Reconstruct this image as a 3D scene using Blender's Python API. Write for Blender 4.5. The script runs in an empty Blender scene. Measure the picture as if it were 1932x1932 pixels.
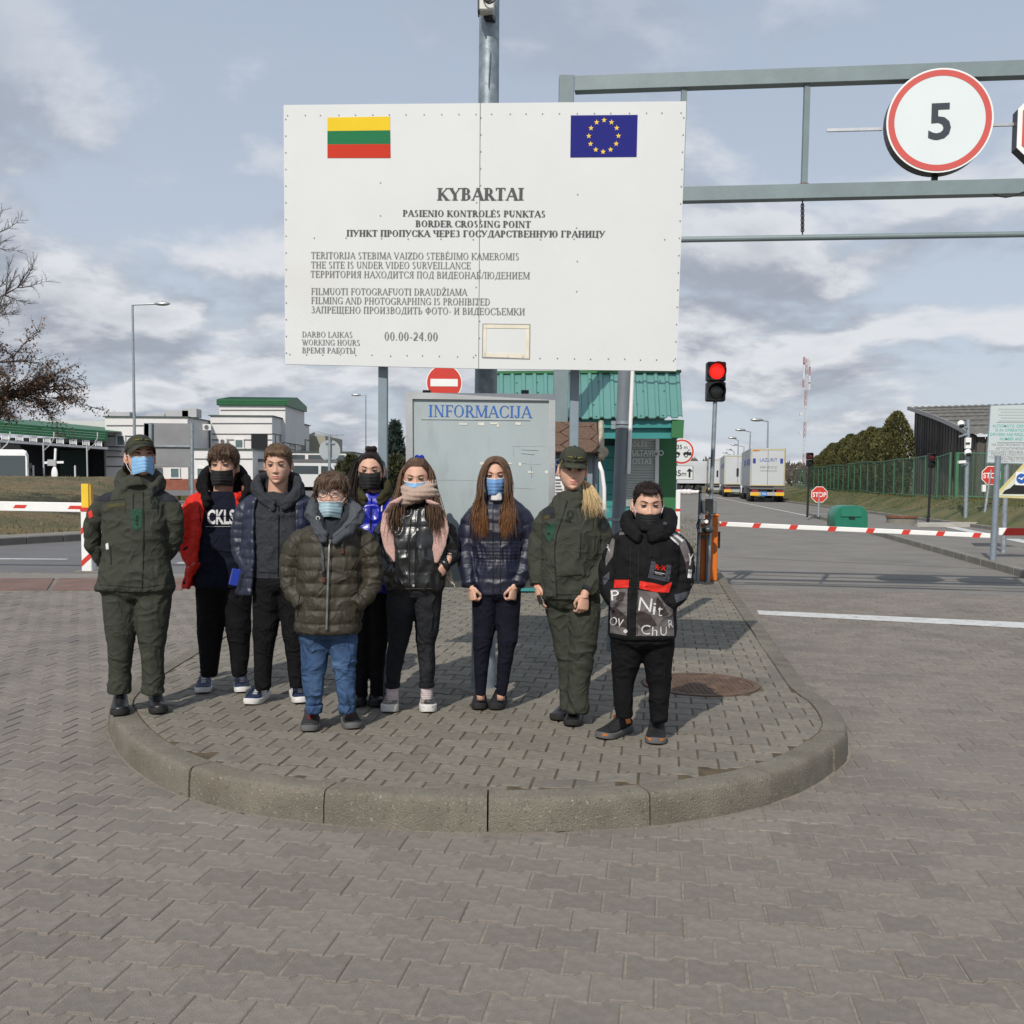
import bpy, bmesh, math, random
import numpy as np
from mathutils import Vector, Matrix, Euler
from mathutils.bvhtree import BVHTree
random.seed(7)
sc = bpy.context.scene
C = sc.collection
PI = math.pi
rad = math.radians
# ------------------------------------------------------------------ camera
CAM_H, PITCH, ROLL, SHIFT = 1.6, 3.58, 0.43, 0.030
cd = bpy.data.cameras.new('camera'); cam = bpy.data.objects.new('camera', cd); C.objects.link(cam)
cd.sensor_width = 36; cd.sensor_height = 36; cd.lens = 36; cd.shift_y = SHIFT
cd.clip_start = 0.1; cd.clip_end = 3000
RC = Matrix.Rotation(rad(90 - PITCH), 3, 'X') @ Matrix.Rotation(rad(ROLL), 3, 'Z')
cam.matrix_world = Matrix.Translation((0, 0, CAM_H)) @ RC.to_4x4()
sc.camera = cam
# ------------------------------------------------------------------ light
SUN_EL = 40.4
SUN_DIR = Vector((.343 * math.cos(rad(SUN_EL)), .939 * math.cos(rad(SUN_EL)), -math.sin(rad(SUN_EL))))  # the way light travels
sl = bpy.data.lights.new('sun', 'SUN'); sl.energy = 3.7; sl.angle = rad(0.5); sl.color = (1.0, .95, .87)
so = bpy.data.objects.new('sun', sl); C.objects.link(so)
so.rotation_euler = SUN_DIR.to_track_quat('-Z', 'Y').to_euler()
w = bpy.data.worlds.new('World'); sc.world = w; w.use_nodes = True
nt = w.node_tree; nt.nodes.clear()
N = nt.nodes.new; LK = nt.links.new
def mth(op, a, b=None, clamp=False, tree=None):
 t = tree or nt
 n = t.nodes.new('ShaderNodeMath'); n.operation = op; n.use_clamp = clamp
 for i, v in enumerate((a, b)):
  if v is None: continue
  if isinstance(v, (int, float)): n.inputs[i].default_value = v
  else: t.links.new(v, n.inputs[i])
 return n.outputs[0]
sky = N('ShaderNodeTexSky'); sky.sky_type = 'NISHITA'; sky.sun_disc = False
sky.sun_elevation = rad(SUN_EL); sky.sun_rotation = math.atan2(-SUN_DIR.x, -SUN_DIR.y)
sky.air_density = 1.0; sky.dust_density = 1.5; sky.ozone_density = 1.0
tc = N('ShaderNodeTexCoord'); sep = N('ShaderNodeSeparateXYZ'); LK(tc.outputs['Generated'], sep.inputs[0])
zz = mth('ADD', mth('MAXIMUM', sep.outputs['Z'], 0.0), 0.30)
cx_, cy_ = mth('DIVIDE', sep.outputs['X'], zz), mth('DIVIDE', sep.outputs['Y'], zz)
comb = N('ShaderNodeCombineXYZ'); LK(cx_, comb.inputs[0]); LK(cy_, comb.inputs[1])
def wnoise(scale, detail, rough, off, dist=0.0, sc3=1.0):
 m = N('ShaderNodeMapping'); m.inputs['Location'].default_value = off; m.inputs['Scale'].default_value = (sc3, sc3, 1); LK(comb.outputs[0], m.inputs[0])
 n = N('ShaderNodeTexNoise'); n.inputs['Scale'].default_value = scale; n.inputs['Detail'].default_value = detail
 n.inputs['Roughness'].default_value = rough; n.inputs['Distortion'].default_value = dist
 LK(m.outputs[0], n.inputs['Vector']); return n.outputs['Fac']
def ramp(v, a, b):
 r = N('ShaderNodeMapRange'); r.interpolation_type = 'SMOOTHSTEP'; r.inputs[1].default_value = a; r.inputs[2].default_value = b
 LK(v, r.inputs[0]); return r.outputs[0]
def wmix(f, a, b):
 m = N('ShaderNodeMix'); m.data_type = 'RGBA'
 for i, v in ((0, f), (6, a), (7, b)):
  if isinstance(v, (int, float)): m.inputs[i].default_value = v
  elif isinstance(v, tuple): m.inputs[i].default_value = v + (1,)
  else: LK(v, m.inputs[i])
 return m.outputs[2]
CLS = (3.1, 1.7, 0)
hz = ramp(sep.outputs['Z'], .0, .5)
c1 = wnoise(2.3, 9, .55, CLS, .2)                        # where the clouds stand
c1b = wnoise(2.3, 9, .55, CLS, .2, .93)                  # the same a little higher up: thin above = sunlit crown, thick above = grey base
c2 = wnoise(.8, 3, .5, (8.2, 4.4, 0))                    # broad breaks
cover = mth('SUBTRACT', mth('ADD', c1, mth('MULTIPLY', mth('SUBTRACT', c2, .5), .55)), mth('MULTIPLY', hz, .15))
cm = ramp(cover, .36, .50)
lit = ramp(mth('SUBTRACT', c1, c1b), -.075, .085)
K = 10.0                                                 # colours below are at picture level; strength is 0.1
def pic(r, g, b): return (r * K, g * K, b * K)
dense = ramp(cover, .50, .68)
body = wmix(lit, pic(.355, .39, .46), pic(.76, .775, .81))
body = wmix(mth('MULTIPLY', dense, .62), body, pic(.37, .40, .465))
veil = wmix(hz, pic(.60, .66, .75), pic(.465, .54, .66))
skyv = wmix(.82, sky.outputs[0], veil)
cloudy = wmix(mth('MULTIPLY', cm, mth('SUBTRACT', .92, mth('MULTIPLY', ramp(sep.outputs['Z'], .16, .42), .55))), skyv, body)
bgn = N('ShaderNodeBackground'); bgn.inputs['Strength'].default_value = 0.1
LK(cloudy, bgn.inputs['Color'])
wo = N('ShaderNodeOutputWorld'); LK(bgn.outputs[0], wo.inputs[0])
sc.view_settings.view_transform = 'Standard'; sc.view_settings.look = 'None'
sc.view_settings.exposure = 0.0; sc.view_settings.gamma = 1.0; sc.view_settings.use_curve_mapping = False
sc.cycles.max_bounces = 6
# ------------------------------------------------------------------ helpers
CO = Vector((0, 0, CAM_H))
def ray(px, py):                        # reading of the photograph (1932 px square) -> direction
 return RC @ Vector((px / 1932 - .5, .5 - py / 1932 + SHIFT, -1))
def W(px, py, d):                       # point at depth y = d
 r = ray(px, py); return CO + r * (d / r.y)
def G(px, py, z=0.0):                   # point on a level plane
 r = ray(px, py); return CO + r * ((z - CAM_H) / r.z)
def WP(px, py, p0, n):                  # point on a plane
 r = ray(px, py); return CO + r * ((p0 - CO).dot(n) / r.dot(n))
def lin(c):
 return tuple(((x / 255) / 12.92 if x / 255 <= .04045 else ((x / 255 + .055) / 1.055) ** 2.4) for x in c)
ALPHA = rad(8.4)
PD = Vector((math.cos(ALPHA), -math.sin(ALPHA), 0)); RD = Vector((math.sin(ALPHA), math.cos(ALPHA), 0)); UP = Vector((0, 0, 1))
MATS = {}
def M(name, col, rough=.6, metal=0.0, var=.0, vs=6, bump=0.0, bs=80, isl=0.0, spec=.5, coat=0.0, spots=None, sheen=0.0, emit=0.0, stretch=None, sss=0.0, fold=0.0, fs=9):
 m = bpy.data.materials.new(name); m.use_nodes = True; t = m.node_tree
 b = t.nodes['Principled BSDF']; l = t.links.new
 b.inputs['Roughness'].default_value = rough; b.inputs['Metallic'].default_value = metal
 b.inputs['Specular IOR Level'].default_value = spec
 b.inputs['Coat Weight'].default_value = coat; b.inputs['Sheen Weight'].default_value = sheen
 if sss: b.inputs['Subsurface Weight'].default_value = sss; b.inputs['Subsurface Radius'].default_value = (.012, .005, .003); b.inputs['Subsurface Scale'].default_value = 1.0
 b.inputs['Base Color'].default_value = col + (1,)
 tcn = t.nodes.new('ShaderNodeTexCoord'); vec = tcn.outputs['Object']
 if stretch:
  mp = t.nodes.new('ShaderNodeMapping'); mp.inputs['Scale'].default_value = stretch; l(vec, mp.inputs[0]); vec = mp.outputs[0]
 cur = None
 def mix(f, a, c, mode='MIX'):
  n = t.nodes.new('ShaderNodeMix'); n.data_type = 'RGBA'; n.blend_type = mode
  for i, v in ((0, f), (6, a), (7, c)):
   if isinstance(v, (int, float)): n.inputs[i].default_value = v
   elif isinstance(v, tuple): n.inputs[i].default_value = v + (1,)
   else: l(v, n.inputs[i])
  return n.outputs[2]
 if var:
  n = t.nodes.new('ShaderNodeTexNoise'); n.inputs['Scale'].default_value = vs; n.inputs['Detail'].default_value = 5; n.inputs['Roughness'].default_value = .6
  l(vec, n.inputs['Vector'])
  r = t.nodes.new('ShaderNodeMapRange'); r.inputs[1].default_value = .3; r.inputs[2].default_value = .7; l(n.outputs['Fac'], r.inputs[0])
  cur = mix(r.outputs[0], tuple(max(0, c * (1 - var)) for c in col), tuple(min(1, c * (1 + var)) for c in col))
 if isl:
  g = t.nodes.new('ShaderNodeNewGeometry'); oi = t.nodes.new('ShaderNodeObjectInfo')
  s = mth('FRACT', mth('ADD', g.outputs['Random Per Island'], oi.outputs['Random'], tree=t), tree=t)
  f = mth('ADD', mth('MULTIPLY', s, 2 * isl, tree=t), 1 - isl, tree=t)
  cb = t.nodes.new('ShaderNodeCombineColor'); l(f, cb.inputs[0]); l(f, cb.inputs[1]); l(f, cb.inputs[2])
  cur = mix(1.0, cur if cur is not None else col, cb.outputs[0], 'MULTIPLY')
 for sp in (spots or []):            # (colour, scale, low, high, strength)
  n = t.nodes.new('ShaderNodeTexNoise'); n.inputs['Scale'].default_value = sp[1]; n.inputs['Detail'].default_value = 4
  l(vec, n.inputs['Vector'])
  r = t.nodes.new('ShaderNodeMapRange'); r.inputs[1].default_value = sp[2]; r.inputs[2].default_value = sp[3]; r.inputs[4].default_value = sp[4]; l(n.outputs['Fac'], r.inputs[0])
  cur = mix(r.outputs[0], cur if cur is not None else col, sp[0])
 if cur is not None: l(cur, b.inputs['Base Color'])
 if bump:
  n = t.nodes.new('ShaderNodeTexNoise'); n.inputs['Scale'].default_value = bs; n.inputs['Detail'].default_value = 4; l(vec, n.inputs['Vector'])
  bp = t.nodes.new('ShaderNodeBump'); bp.inputs['Strength'].default_value = bump; bp.inputs['Distance'].default_value = .01
  l(n.outputs['Fac'], bp.inputs['Height']); l(bp.outputs[0], b.inputs['Normal'])
  if fold:
   n2 = t.nodes.new('ShaderNodeTexNoise'); n2.noise_type = 'RIDGED_MULTIFRACTAL'; n2.inputs['Scale'].default_value = fs; n2.inputs['Detail'].default_value = 2; n2.inputs['Distortion'].default_value = .8; n2.inputs['Offset'].default_value = .9; n2.inputs['Gain'].default_value = 1.6; l(vec, n2.inputs['Vector'])
   b2 = t.nodes.new('ShaderNodeBump'); b2.inputs['Strength'].default_value = fold; b2.inputs['Distance'].default_value = .014; l(n2.outputs['Fac'], b2.inputs['Height']); l(b2.outputs[0], bp.inputs['Normal'])
 if emit:
  b.inputs['Emission Color'].default_value = col + (1,); b.inputs['Emission Strength'].default_value = emit
 MATS[name] = m; return m
class MB:
 """collects shapes into one mesh; every face carries a material slot"""
 def __init__(s): s.v = []; s.f = []; s.m = []; s.mats = []
 def slot(s, m):
  if m is None: return 0
  if m not in s.mats: s.mats.append(m)
  return s.mats.index(m)
 def add(s, vs, fs, m=None):
  o = len(s.v); k = s.slot(m)
  s.v += [tuple(p) for p in vs]; s.f += [tuple(i + o for i in f) for f in fs]; s.m += [k] * len(fs); return s
 def box(s, c, size, m=None, rot=None, bev=0.0):
  hx, hy, hz = size[0] / 2, size[1] / 2, size[2] / 2
  bv = min(bev, hx * .9, hy * .9, hz * .9); pts = []; fs = []
  if bv > 0:
   for (z, ins) in ((-hz, bv), (-hz + bv, 0), (hz - bv, 0), (hz, bv)):
    a, b2 = hx - ins, hy - ins
    q = bv if ins == 0 else bv * .4
    pts += [(a - q, -b2, z), (a, -b2 + q, z), (a, b2 - q, z), (a - q, b2, z), (-a + q, b2, z), (-a, b2 - q, z), (-a, -b2 + q, z), (-a + q, -b2, z)]
   fs = [tuple(range(7, -1, -1)), tuple(range(24, 32))]
   for r in range(3):
    for i in range(8): fs.append((r * 8 + i, r * 8 + (i + 1) % 8, r * 8 + 8 + (i + 1) % 8, r * 8 + 8 + i))
  else:
   pts = [(x, y, z) for z in (-hz, hz) for x, y in ((-hx, -hy), (hx, -hy), (hx, hy), (-hx, hy))]
   fs = [(3, 2, 1, 0), (4, 5, 6, 7)] + [(i, (i + 1) % 4, 4 + (i + 1) % 4, 4 + i) for i in range(4)]
  c = Vector(c)
  if rot is not None: pts = [rot @ Vector(p) for p in pts]
  return s.add([Vector(p) + c for p in pts], fs, m)
 def bar(s, a, b, wd, ht, m=None, up=UP, bev=0.0):   # rectangular bar from a to b
  a, b = Vector(a), Vector(b); d = b - a; L = d.length; y = d.normalized()
  x = y.cross(up); x = x.normalized() if x.length > 1e-5 else Vector((1, 0, 0)); z = x.cross(y)
  return s.box((a + b) / 2, (wd, L, ht), m, Matrix((x, y, z)).transposed(), bev)
 def tube(s, pts, radii, n=10, m=None, cap=True, flat=1.0, ref=None):
  P = [Vector(p) for p in pts]; k = len(P)
  if not hasattr(radii, '__len__'): radii = [radii] * k
  vs = []; x = None
  for i in range(k):
   t = (P[min(i + 1, k - 1)] - P[max(i - 1, 0)]).normalized()
   if x is None:
    r = Vector(ref) if ref is not None else (Vector((1, 0, 0)) if abs(t.x) < .8 else Vector((0, 1, 0)))
    x = (r - t * r.dot(t)).normalized()
   else: x = (x - t * x.dot(t)).normalized()
   y = t.cross(x)
   for j in range(n):
    a = 2 * PI * j / n; vs.append(P[i] + (x * math.cos(a) + y * math.sin(a) * flat) * radii[i])
  fs = [(i * n + j, i * n + (j + 1) % n, (i + 1) * n + (j + 1) % n, (i + 1) * n + j) for i in range(k - 1) for j in range(n)]
  if cap: fs += [tuple(range(n - 1, -1, -1)), tuple(range((k - 1) * n, k * n))]
  return s.add(vs, fs, m)
 def cyl(s, a, b, r, m=None, n=16, r2=None): return s.tube([a, b], [r, r if r2 is None else r2], n, m)
 def loft(s, rings, m=None, cap=True, closed=True):
  n = len(rings[0]); k = len(rings); vs = [p for r in rings for p in r]
  fs = [(i * n + j, i * n + (j + 1) % n, (i + 1) * n + (j + 1) % n, (i + 1) * n + j) for i in range(k - 1) for j in range(n if closed else n - 1)]
  if cap: fs += [tuple(range(n - 1, -1, -1)), tuple(range((k - 1) * n, k * n))]
  return s.add(vs, fs, m)
 def sphere(s, c, r, m=None, nu=12, nv=8, rot=None):
  if not hasattr(r, '__len__'): r = (r, r, r)
  vs = [(0, 0, -1)]; fs = []
  for i in range(1, nv):
   a = -PI / 2 + PI * i / nv
   for j in range(nu): b = 2 * PI * j / nu; vs.append((math.cos(a) * math.cos(b), math.cos(a) * math.sin(b), math.sin(a)))
  vs.append((0, 0, 1)); T = len(vs) - 1
  for j in range(nu):
   fs.append((0, 1 + (j + 1) % nu, 1 + j)); fs.append((T, T - nu + j, T - nu + (j + 1) % nu))
   for i in range(nv - 2): fs.append((1 + i * nu + j, 1 + i * nu + (j + 1) % nu, 1 + (i + 1) * nu + (j + 1) % nu, 1 + (i + 1) * nu + j))
  vs = [Vector((p[0] * r[0], p[1] * r[1], p[2] * r[2])) for p in vs]
  if rot is not None: vs = [rot @ p for p in vs]
  return s.add([p + Vector(c) for p in vs], fs, m)
 def prism(s, poly, ext, m=None):     # closed planar polygon pushed along ext
  P = [Vector(p) for p in poly]; n = len(P); e = Vector(ext)
  return s.add(P + [p + e for p in P], [tuple(range(n)), tuple(range(2 * n - 1, n - 1, -1))] + [(i, n + i, n + (i + 1) % n, (i + 1) % n) for i in range(n)], m)
 def mesh(s, name):
  me = bpy.data.meshes.new(name); me.from_pydata(s.v, [], s.f)
  for m in s.mats: me.materials.append(m)
  if len(s.mats) > 1: me.polygons.foreach_set('material_index', s.m)
  me.update(); return me
 def obj(s, name, m=None, parent=None, smooth=False, fix=True, angle=None):
  me = s.mesh(name)
  if fix:
   bm = bmesh.new(); bm.from_mesh(me); bmesh.ops.recalc_face_normals(bm, faces=bm.faces); bm.to_mesh(me); bm.free()
  if m is not None: me.materials.clear(); me.materials.append(m)
  if smooth or angle: me.shade_smooth()
  if angle: me.set_sharp_from_angle(angle=rad(angle))
  return put(name, me, parent)
def put(name, me, parent=None):
 o = bpy.data.objects.new(name, me); C.objects.link(o)
 if parent is not None: o.parent = parent; o.matrix_parent_inverse = Matrix.Translation(parent.location).inverted()
 return o
def tag(o, label=None, cat=None, group=None, kind=None):
 if label: o['label'] = label
 if cat: o['category'] = cat
 if group: o['group'] = group
 if kind: o['kind'] = kind
 return o
def thing(name, label, cat, loc=(0, 0, 0), group=None):
 o = bpy.data.objects.new(name, None); C.objects.link(o); o.location = loc; o.empty_display_size = .2
 return tag(o, label, cat, group)
def struct(o): return tag(o, kind='structure')
def sheet(pts, z=None): return MB().add([(p[0], p[1], p[2] if z is None else z) for p in pts], [tuple(range(len(pts)))])
# value noise for modelling
_rs = np.random.RandomState(3); _tab = _rs.rand(4096)
def vnoise(p, seed=0):
 p = np.asarray(p, float); i = np.floor(p).astype(np.int64); f = p - i; f = f * f * (3 - 2 * f)
 def h(a, b, c): return _tab[(a * 374761 + b * 668265 + c * 974634 + seed * 7919) % 4096]
 r = 0
 for a in (0, 1):
  for b in (0, 1):
   for c in (0, 1):
    r = r + h(i[:, 0] + a, i[:, 1] + b, i[:, 2] + c) * (f[:, 0] if a else 1 - f[:, 0]) * (f[:, 1] if b else 1 - f[:, 1]) * (f[:, 2] if c else 1 - f[:, 2])
 return r
# ---------------------------------------------------------------- lettering
def stroke_font(T, t):
 """serif capitals as strokes on a unit cap height"""
 def O(cx, cy, rx, ry, a0=0, a1=360): return ('O', cx, cy, rx, ry, a0, a1)
 V = lambda x, y0=0, y1=1, s=3: ('V', x, y0, y1, T, s)
 v = lambda x, y0=0, y1=1, s=3: ('V', x, y0, y1, t, s)
 L = lambda *a: ('L',) + a + (T,)
 l = lambda *a: ('L',) + a + (t,)
 h = lambda a, b, y: ('h', a, b, y)
 e = lambda x, y, d: ('e', x, y, d)
 g = {}
 g['A'] = (.72, [l(.06, 0, .36, 1), L(.36, 1, .66, 0), h(.2, .53, .33)])
 g['B'] = (.64, [V(.16), h(.16, .32, .975), h(.16, .33, .52), h(.16, .33, .025), O(.31, .75, .24, .25, -90, 90), O(.32, .27, .28, .27, -90, 90)])
 g['C'] = (.68, [O(.38, .5, .35, .52, 42, 318), e(.63, .84, 1), e(.65, .2, -1)])
 g['D'] = (.72, [V(.16), h(.16, .34, .975), h(.16, .34, .025), O(.34, .5, .35, .5, -90, 90)])
 g['E'] = (.62, [V(.16), h(.16, .56, .975), h(.16, .46, .51), h(.16, .58, .025), e(.55, .9, -1), e(.57, .1, 1), e(.45, .51, 2)])
 g['F'] = (.57, [V(.16), h(.16, .54, .975), h(.16, .44, .51), e(.53, .9, -1), e(.43, .51, 2)])
 g['G'] = (.74, [O(.38, .5, .35, .52, 42, 318), V(.62, .02, .42, 2), e(.63, .84, 1)])
 g['H'] = (.76, [V(.16), V(.6), h(.16, .6, .51)])
 g['I'] = (.34, [V(.17)])
 g['J'] = (.42, [V(.26, .2, 1, 2), O(.145, .2, .18, .22, 180, 360)])
 g['K'] = (.72, [V(.16), l(.2, .42, .62, 1), L(.3, .55, .66, 0)])
 g['L'] = (.6, [V(.16), h(.16, .57, .025), e(.56, .12, 1)])
 g['M'] = (.9, [v(.12), L(.14, 1, .45, .04), l(.45, .04, .76, 1), V(.77)])
 g['N'] = (.76, [v(.13), L(.13, 1, .63, 0), v(.63)])
 g['O'] = (.76, [O(.38, .5, .35, .52)])
 g['P'] = (.58, [V(.16), h(.16, .3, .975), h(.16, .3, .47), O(.3, .725, .26, .275, -90, 90)])
 g['R'] = (.68, [V(.16), h(.16, .3, .975), h(.16, .3, .49), O(.3, .735, .25, .265, -90, 90), L(.33, .5, .63, 0)])
 g['S'] = (.54, [O(.27, .755, .2, .265, 35, 262), O(.26, .255, .22, .275, -140, 82)])
 g['T'] = (.64, [V(.32, 0, 1, 1), h(.03, .61, .975), e(.045, .9, -1), e(.595, .9, -1)])
 g['U'] = (.74, [V(.16, .3, 1, 2), v(.6, .3, 1, 2), O(.38, .32, .25, .34, 180, 360)])
 g['V'] = (.72, [L(.07, 1, .36, 0), l(.36, .02, .65, 1)])
 g['W'] = (1.0, [L(.07, 1, .32, 0), l(.32, .02, .52, .95), L(.46, .98, .7, 0), l(.7, .02, .94, 1)])
 g['Y'] = (.72, [L(.08, 1, .37, .44), l(.37, .46, .65, 1), V(.37, 0, .46, 1)])
 g['Z'] = (.62, [h(.06, .56, .975), h(.05, .57, .025), L(.54, .98, .09, .02), e(.07, .9, -1), e(.56, .1, 1)])
 g['X'] = (.72, [L(.08, 1, .64, 0), l(.08, 0, .64, 1)])
 def al(n, w=None, add=()): b = g[n]; return (w or b[0], b[1] + list(add))
 g['Ė'] = al('E', None, [('d', .34, 1.17)]); g['Ž'] = al('Z', None, [l(.2, 1.26, .31, 1.1), l(.31, 1.1, .42, 1.26)])
 for a, b in zip('АВЕКМНОРСТХ', 'ABEKMHOPCTX'): g[a] = g[b]
 g['П'] = (.76, [V(.16), V(.6), h(.16, .6, .975)])
 g['У'] = (.7, [L(.08, 1, .37, .36), l(.63, 1, .24, .02), ('d', .2, .07)])
 g['Ч'] = (.7, [V(.56), V(.15, .66, 1, 2), O(.33, .68, .25, .22, 180, 300), h(.38, .56, .5)])
 g['З'] = (.56, [O(.25, .755, .22, .265, -85, 145), O(.25, .265, .25, .285, -145, 85), h(.2, .3, .52)])
 g['Г'] = (.58, [V(.16), h(.16, .54, .975), e(.53, .9, -1)])
 g['Д'] = (.74, [l(.17, .04, .34, .98), V(.58), h(.04, .7, .04), h(.3, .6, .975), e(.055, -.08, 3), e(.69, -.08, 3)])
 g['Л'] = (.74, [l(.12, .03, .32, .98), V(.6), h(.28, .6, .975), ('d', .09, .06)])
 g['Ь'] = (.6, [V(.16), h(.16, .32, .52), h(.16, .32, .025), O(.31, .27, .27, .27, -90, 90)])
 g['Ъ'] = (.68, [V(.24), h(.04, .24, .975), h(.24, .4, .52), h(.24, .4, .025), O(.39, .27, .27, .27, -90, 90), e(.05, .9, -1)])
 g['Ы'] = (.88, [V(.16), h(.16, .32, .52), h(.16, .32, .025), O(.31, .27, .25, .27, -90, 90), V(.74)])
 g['Б'] = (.6, [V(.16), h(.16, .54, .975), e(.53, .9, -1), h(.16, .32, .54), h(.16, .32, .025), O(.31, .28, .27, .28, -90, 90)])
 g['Ю'] = (1.02, [V(.16), h(.16, .4, .51), O(.66, .5, .32, .52)])
 g['И'] = (.76, [V(.16), V(.6), l(.16, .06, .6, .94)])
 g['Ц'] = (.76, [V(.16), V(.6), h(.16, .72, .025), e(.71, -.1, 3)])
 g['Щ'] = (1.06, [V(.16), V(.52), V(.88), h(.16, 1.0, .025), e(.99, -.1, 3)])
 g['Я'] = (.66, [V(.5), h(.34, .5, .975), h(.34, .5, .49), O(.36, .735, .26, .265, 90, 270), l(.34, .5, .1, 0)])
 g['Ф'] = (.82, [V(.41), O(.41, .53, .36, .34)])
 g['0'] = (.5, [O(.25, .5, .22, .52)])
 g['2'] = (.5, [O(.24, .72, .2, .29, -25, 165), L(.4, .58, .06, .04), h(.05, .46, .04)])
 g['4'] = (.5, [l(.05, .34, .33, 1), h(.03, .47, .31), V(.34, 0, 1, 0)])
 g['.'] = (.25, [('d', .12, .06)]); g['-'] = (.34, [('h', .04, .3, .34)]); g[' '] = (.27, [])
 return g
def serif_text(mb, s, org, e1, e2, capw, T=.125, t=.048, fit=None, m=None):
 """write s from org along e1; fit = wanted length"""
 g = stroke_font(T, t); adv = sum(g[c][0] + .045 for c in s); kx = fit / adv if fit else capw
 nrm = e1.cross(e2).normalized(); lay = [0]
 def q(pts):
  lay[0] = (lay[0] + 1) % 9; o = nrm * (.00025 * lay[0])
  mb.add([org + e1 * ((x + p[0]) * kx) + e2 * (p[1] * capw) + o for p in pts], [tuple(range(len(pts)))], m)
 x = 0
 for ch in s:
  wd, st = g[ch]
  for k in st:
   if k[0] == 'V':
    _, cx, y0, y1, th, sr = k
    q([(cx - th / 2, y0), (cx + th / 2, y0), (cx + th / 2, y1), (cx - th / 2, y1)])
    sw = th / 2 + .085
    if sr & 1: q([(cx - sw, y0), (cx + sw, y0), (cx + sw, y0 + t * .8), (cx - sw, y0 + t * .8)])
    if sr & 2: q([(cx - sw, y1 - t * .8), (cx + sw, y1 - t * .8), (cx + sw, y1), (cx - sw, y1)])
   elif k[0] == 'L':
    _, x0, y0, x1, y1, th = k
    hw = th / 2 * 1.08
    q([(x0 - hw, y0), (x0 + hw, y0), (x1 + hw, y1), (x1 - hw, y1)])
    for (xx, yy, oy) in ((x0, y0, y1), (x1, y1, y0)):
     if yy in (0, 1) and not (ch in 'AАVМMN' and ((ch in 'AА' and yy == 1) or (ch == 'V' and yy == 0) or (ch == 'N'))):
      sw = hw + .075; b = yy if yy == 0 else 1 - t * .8
      q([(xx - sw, b), (xx + sw, b), (xx + sw, b + t * .8), (xx - sw, b + t * .8)])
   elif k[0] == 'h':
    _, x0, x1, y = k; q([(x0, y - t / 2), (x1, y - t / 2), (x1, y + t / 2), (x0, y + t / 2)])
   elif k[0] == 'e':
    _, cx, cy, d = k; a = .11
    if d in (2, 3): q([(cx - t * .5, cy - a * .9), (cx + t * .5, cy - a * .9), (cx + t * .5, cy + a * .9), (cx - t * .5, cy + a * .9)])
    else: q([(cx - t * .4, cy - a), (cx + t * .6, cy - a), (cx + t * .6, cy + a), (cx - t * .4, cy + a)])
   elif k[0] == 'd':
    q([(k[1] + .065 * math.cos(a), k[2] + .06 * math.sin(a)) for a in [i * PI / 4 for i in range(8)]])
   elif k[0] == 'O':
    _, cx, cy, rx, ry, a0, a1 = k; n = max(6, int(abs(a1 - a0) / 20)); o = []; i_ = []
    for j in range(n + 1):
     a = rad(a0 + (a1 - a0) * j / n); th = t + (T - t) * abs(math.cos(a)) ** 1.6
     o.append((cx + rx * math.cos(a), cy + ry * math.sin(a)))
     i_.append((cx + (rx - th) * math.cos(a), cy + (ry - max(t, th * .55)) * math.sin(a)))
    lay[0] = (lay[0] + 1) % 9; off = nrm * (.00025 * lay[0])
    mb.add([org + e1 * ((x + p[0]) * kx) + e2 * (p[1] * capw) + off for p in o + i_], [(j, j + 1, n + 2 + j, n + 1 + j) for j in range(n)], m)
  x += wd + .045
 return mb
def sans(mb, s, org, e1, e2, cap, m=None, fit=None, bold=0.0, align='LEFT', depth=0.0008):
 """write s with Blender's own font; org is the base line start (or centre)"""
 cu = bpy.data.curves.new('t', 'FONT'); cu.body = s; cu.size = 1; cu.resolution_u = 3; cu.offset = bold
 o = bpy.data.objects.new('t', cu); C.objects.link(o)
 dg = bpy.context.evaluated_depsgraph_get(); me = bpy.data.meshes.new_from_object(o.evaluated_get(dg))
 vs = [v.co.copy() for v in me.vertices]; fs = [tuple(p.vertices) for p in me.polygons]
 bpy.data.objects.remove(o); bpy.data.curves.remove(cu); bpy.data.meshes.remove(me)
 if not vs: return mb
 x0, x1 = min(v.x for v in vs), max(v.x for v in vs)
 kc = cap / .73; kx = fit / (x1 - x0) if fit else kc
 sh = -x0 if align == 'LEFT' else -(x0 + x1) / 2
 nrm = e1.cross(e2).normalized()
 return mb.add([org + e1 * ((v.x + sh) * kx) + e2 * (v.y * kc) + nrm * depth for v in vs], fs, m)
# ---------------------------------------------------------------- shared materials
m_galv = M('galvanised steel', (.30, .34, .37), .5, .5, .22, 9, .15, 40)
m_greyblue = M('grey blue paint', (.20, .25, .29), .5, 0, .12, 5, .1, 60)
m_gantry = M('grey green paint', (.175, .225, .235), .5, 0, .12, 3, .1, 30, spots=[((.16, .07, .03), 2.6, .66, .75, .9)])
m_rust = M('rust', (.16, .06, .025), .8, 0, .4, 14)
m_white = M('white paint', (.78, .78, .76), .45, 0, .05, 4)
m_red = M('sign red', (.55, .032, .018), .6, 0, .06, 3)
m_black = M('black paint', (.012, .012, .013), .45, 0, .2, 8)
m_dark = M('dark rubber', (.02, .02, .022), .7, 0, .2, 10)
m_blue = M('sign blue', (.01, .035, .25), .45, 0, .06, 3)
m_yellow = M('sign yellow', (.75, .5, .03), .5, 0, .08, 4)
m_orange = M('orange paint', (.62, .15, .012), .4, 0, .06, 3)
m_glass = M('window glass', (.05, .065, .07), .08, 0, 0, spec=.8)
m_alu = M('aluminium', (.55, .56, .56), .35, .8, .1, 6, .05, 50)
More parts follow.
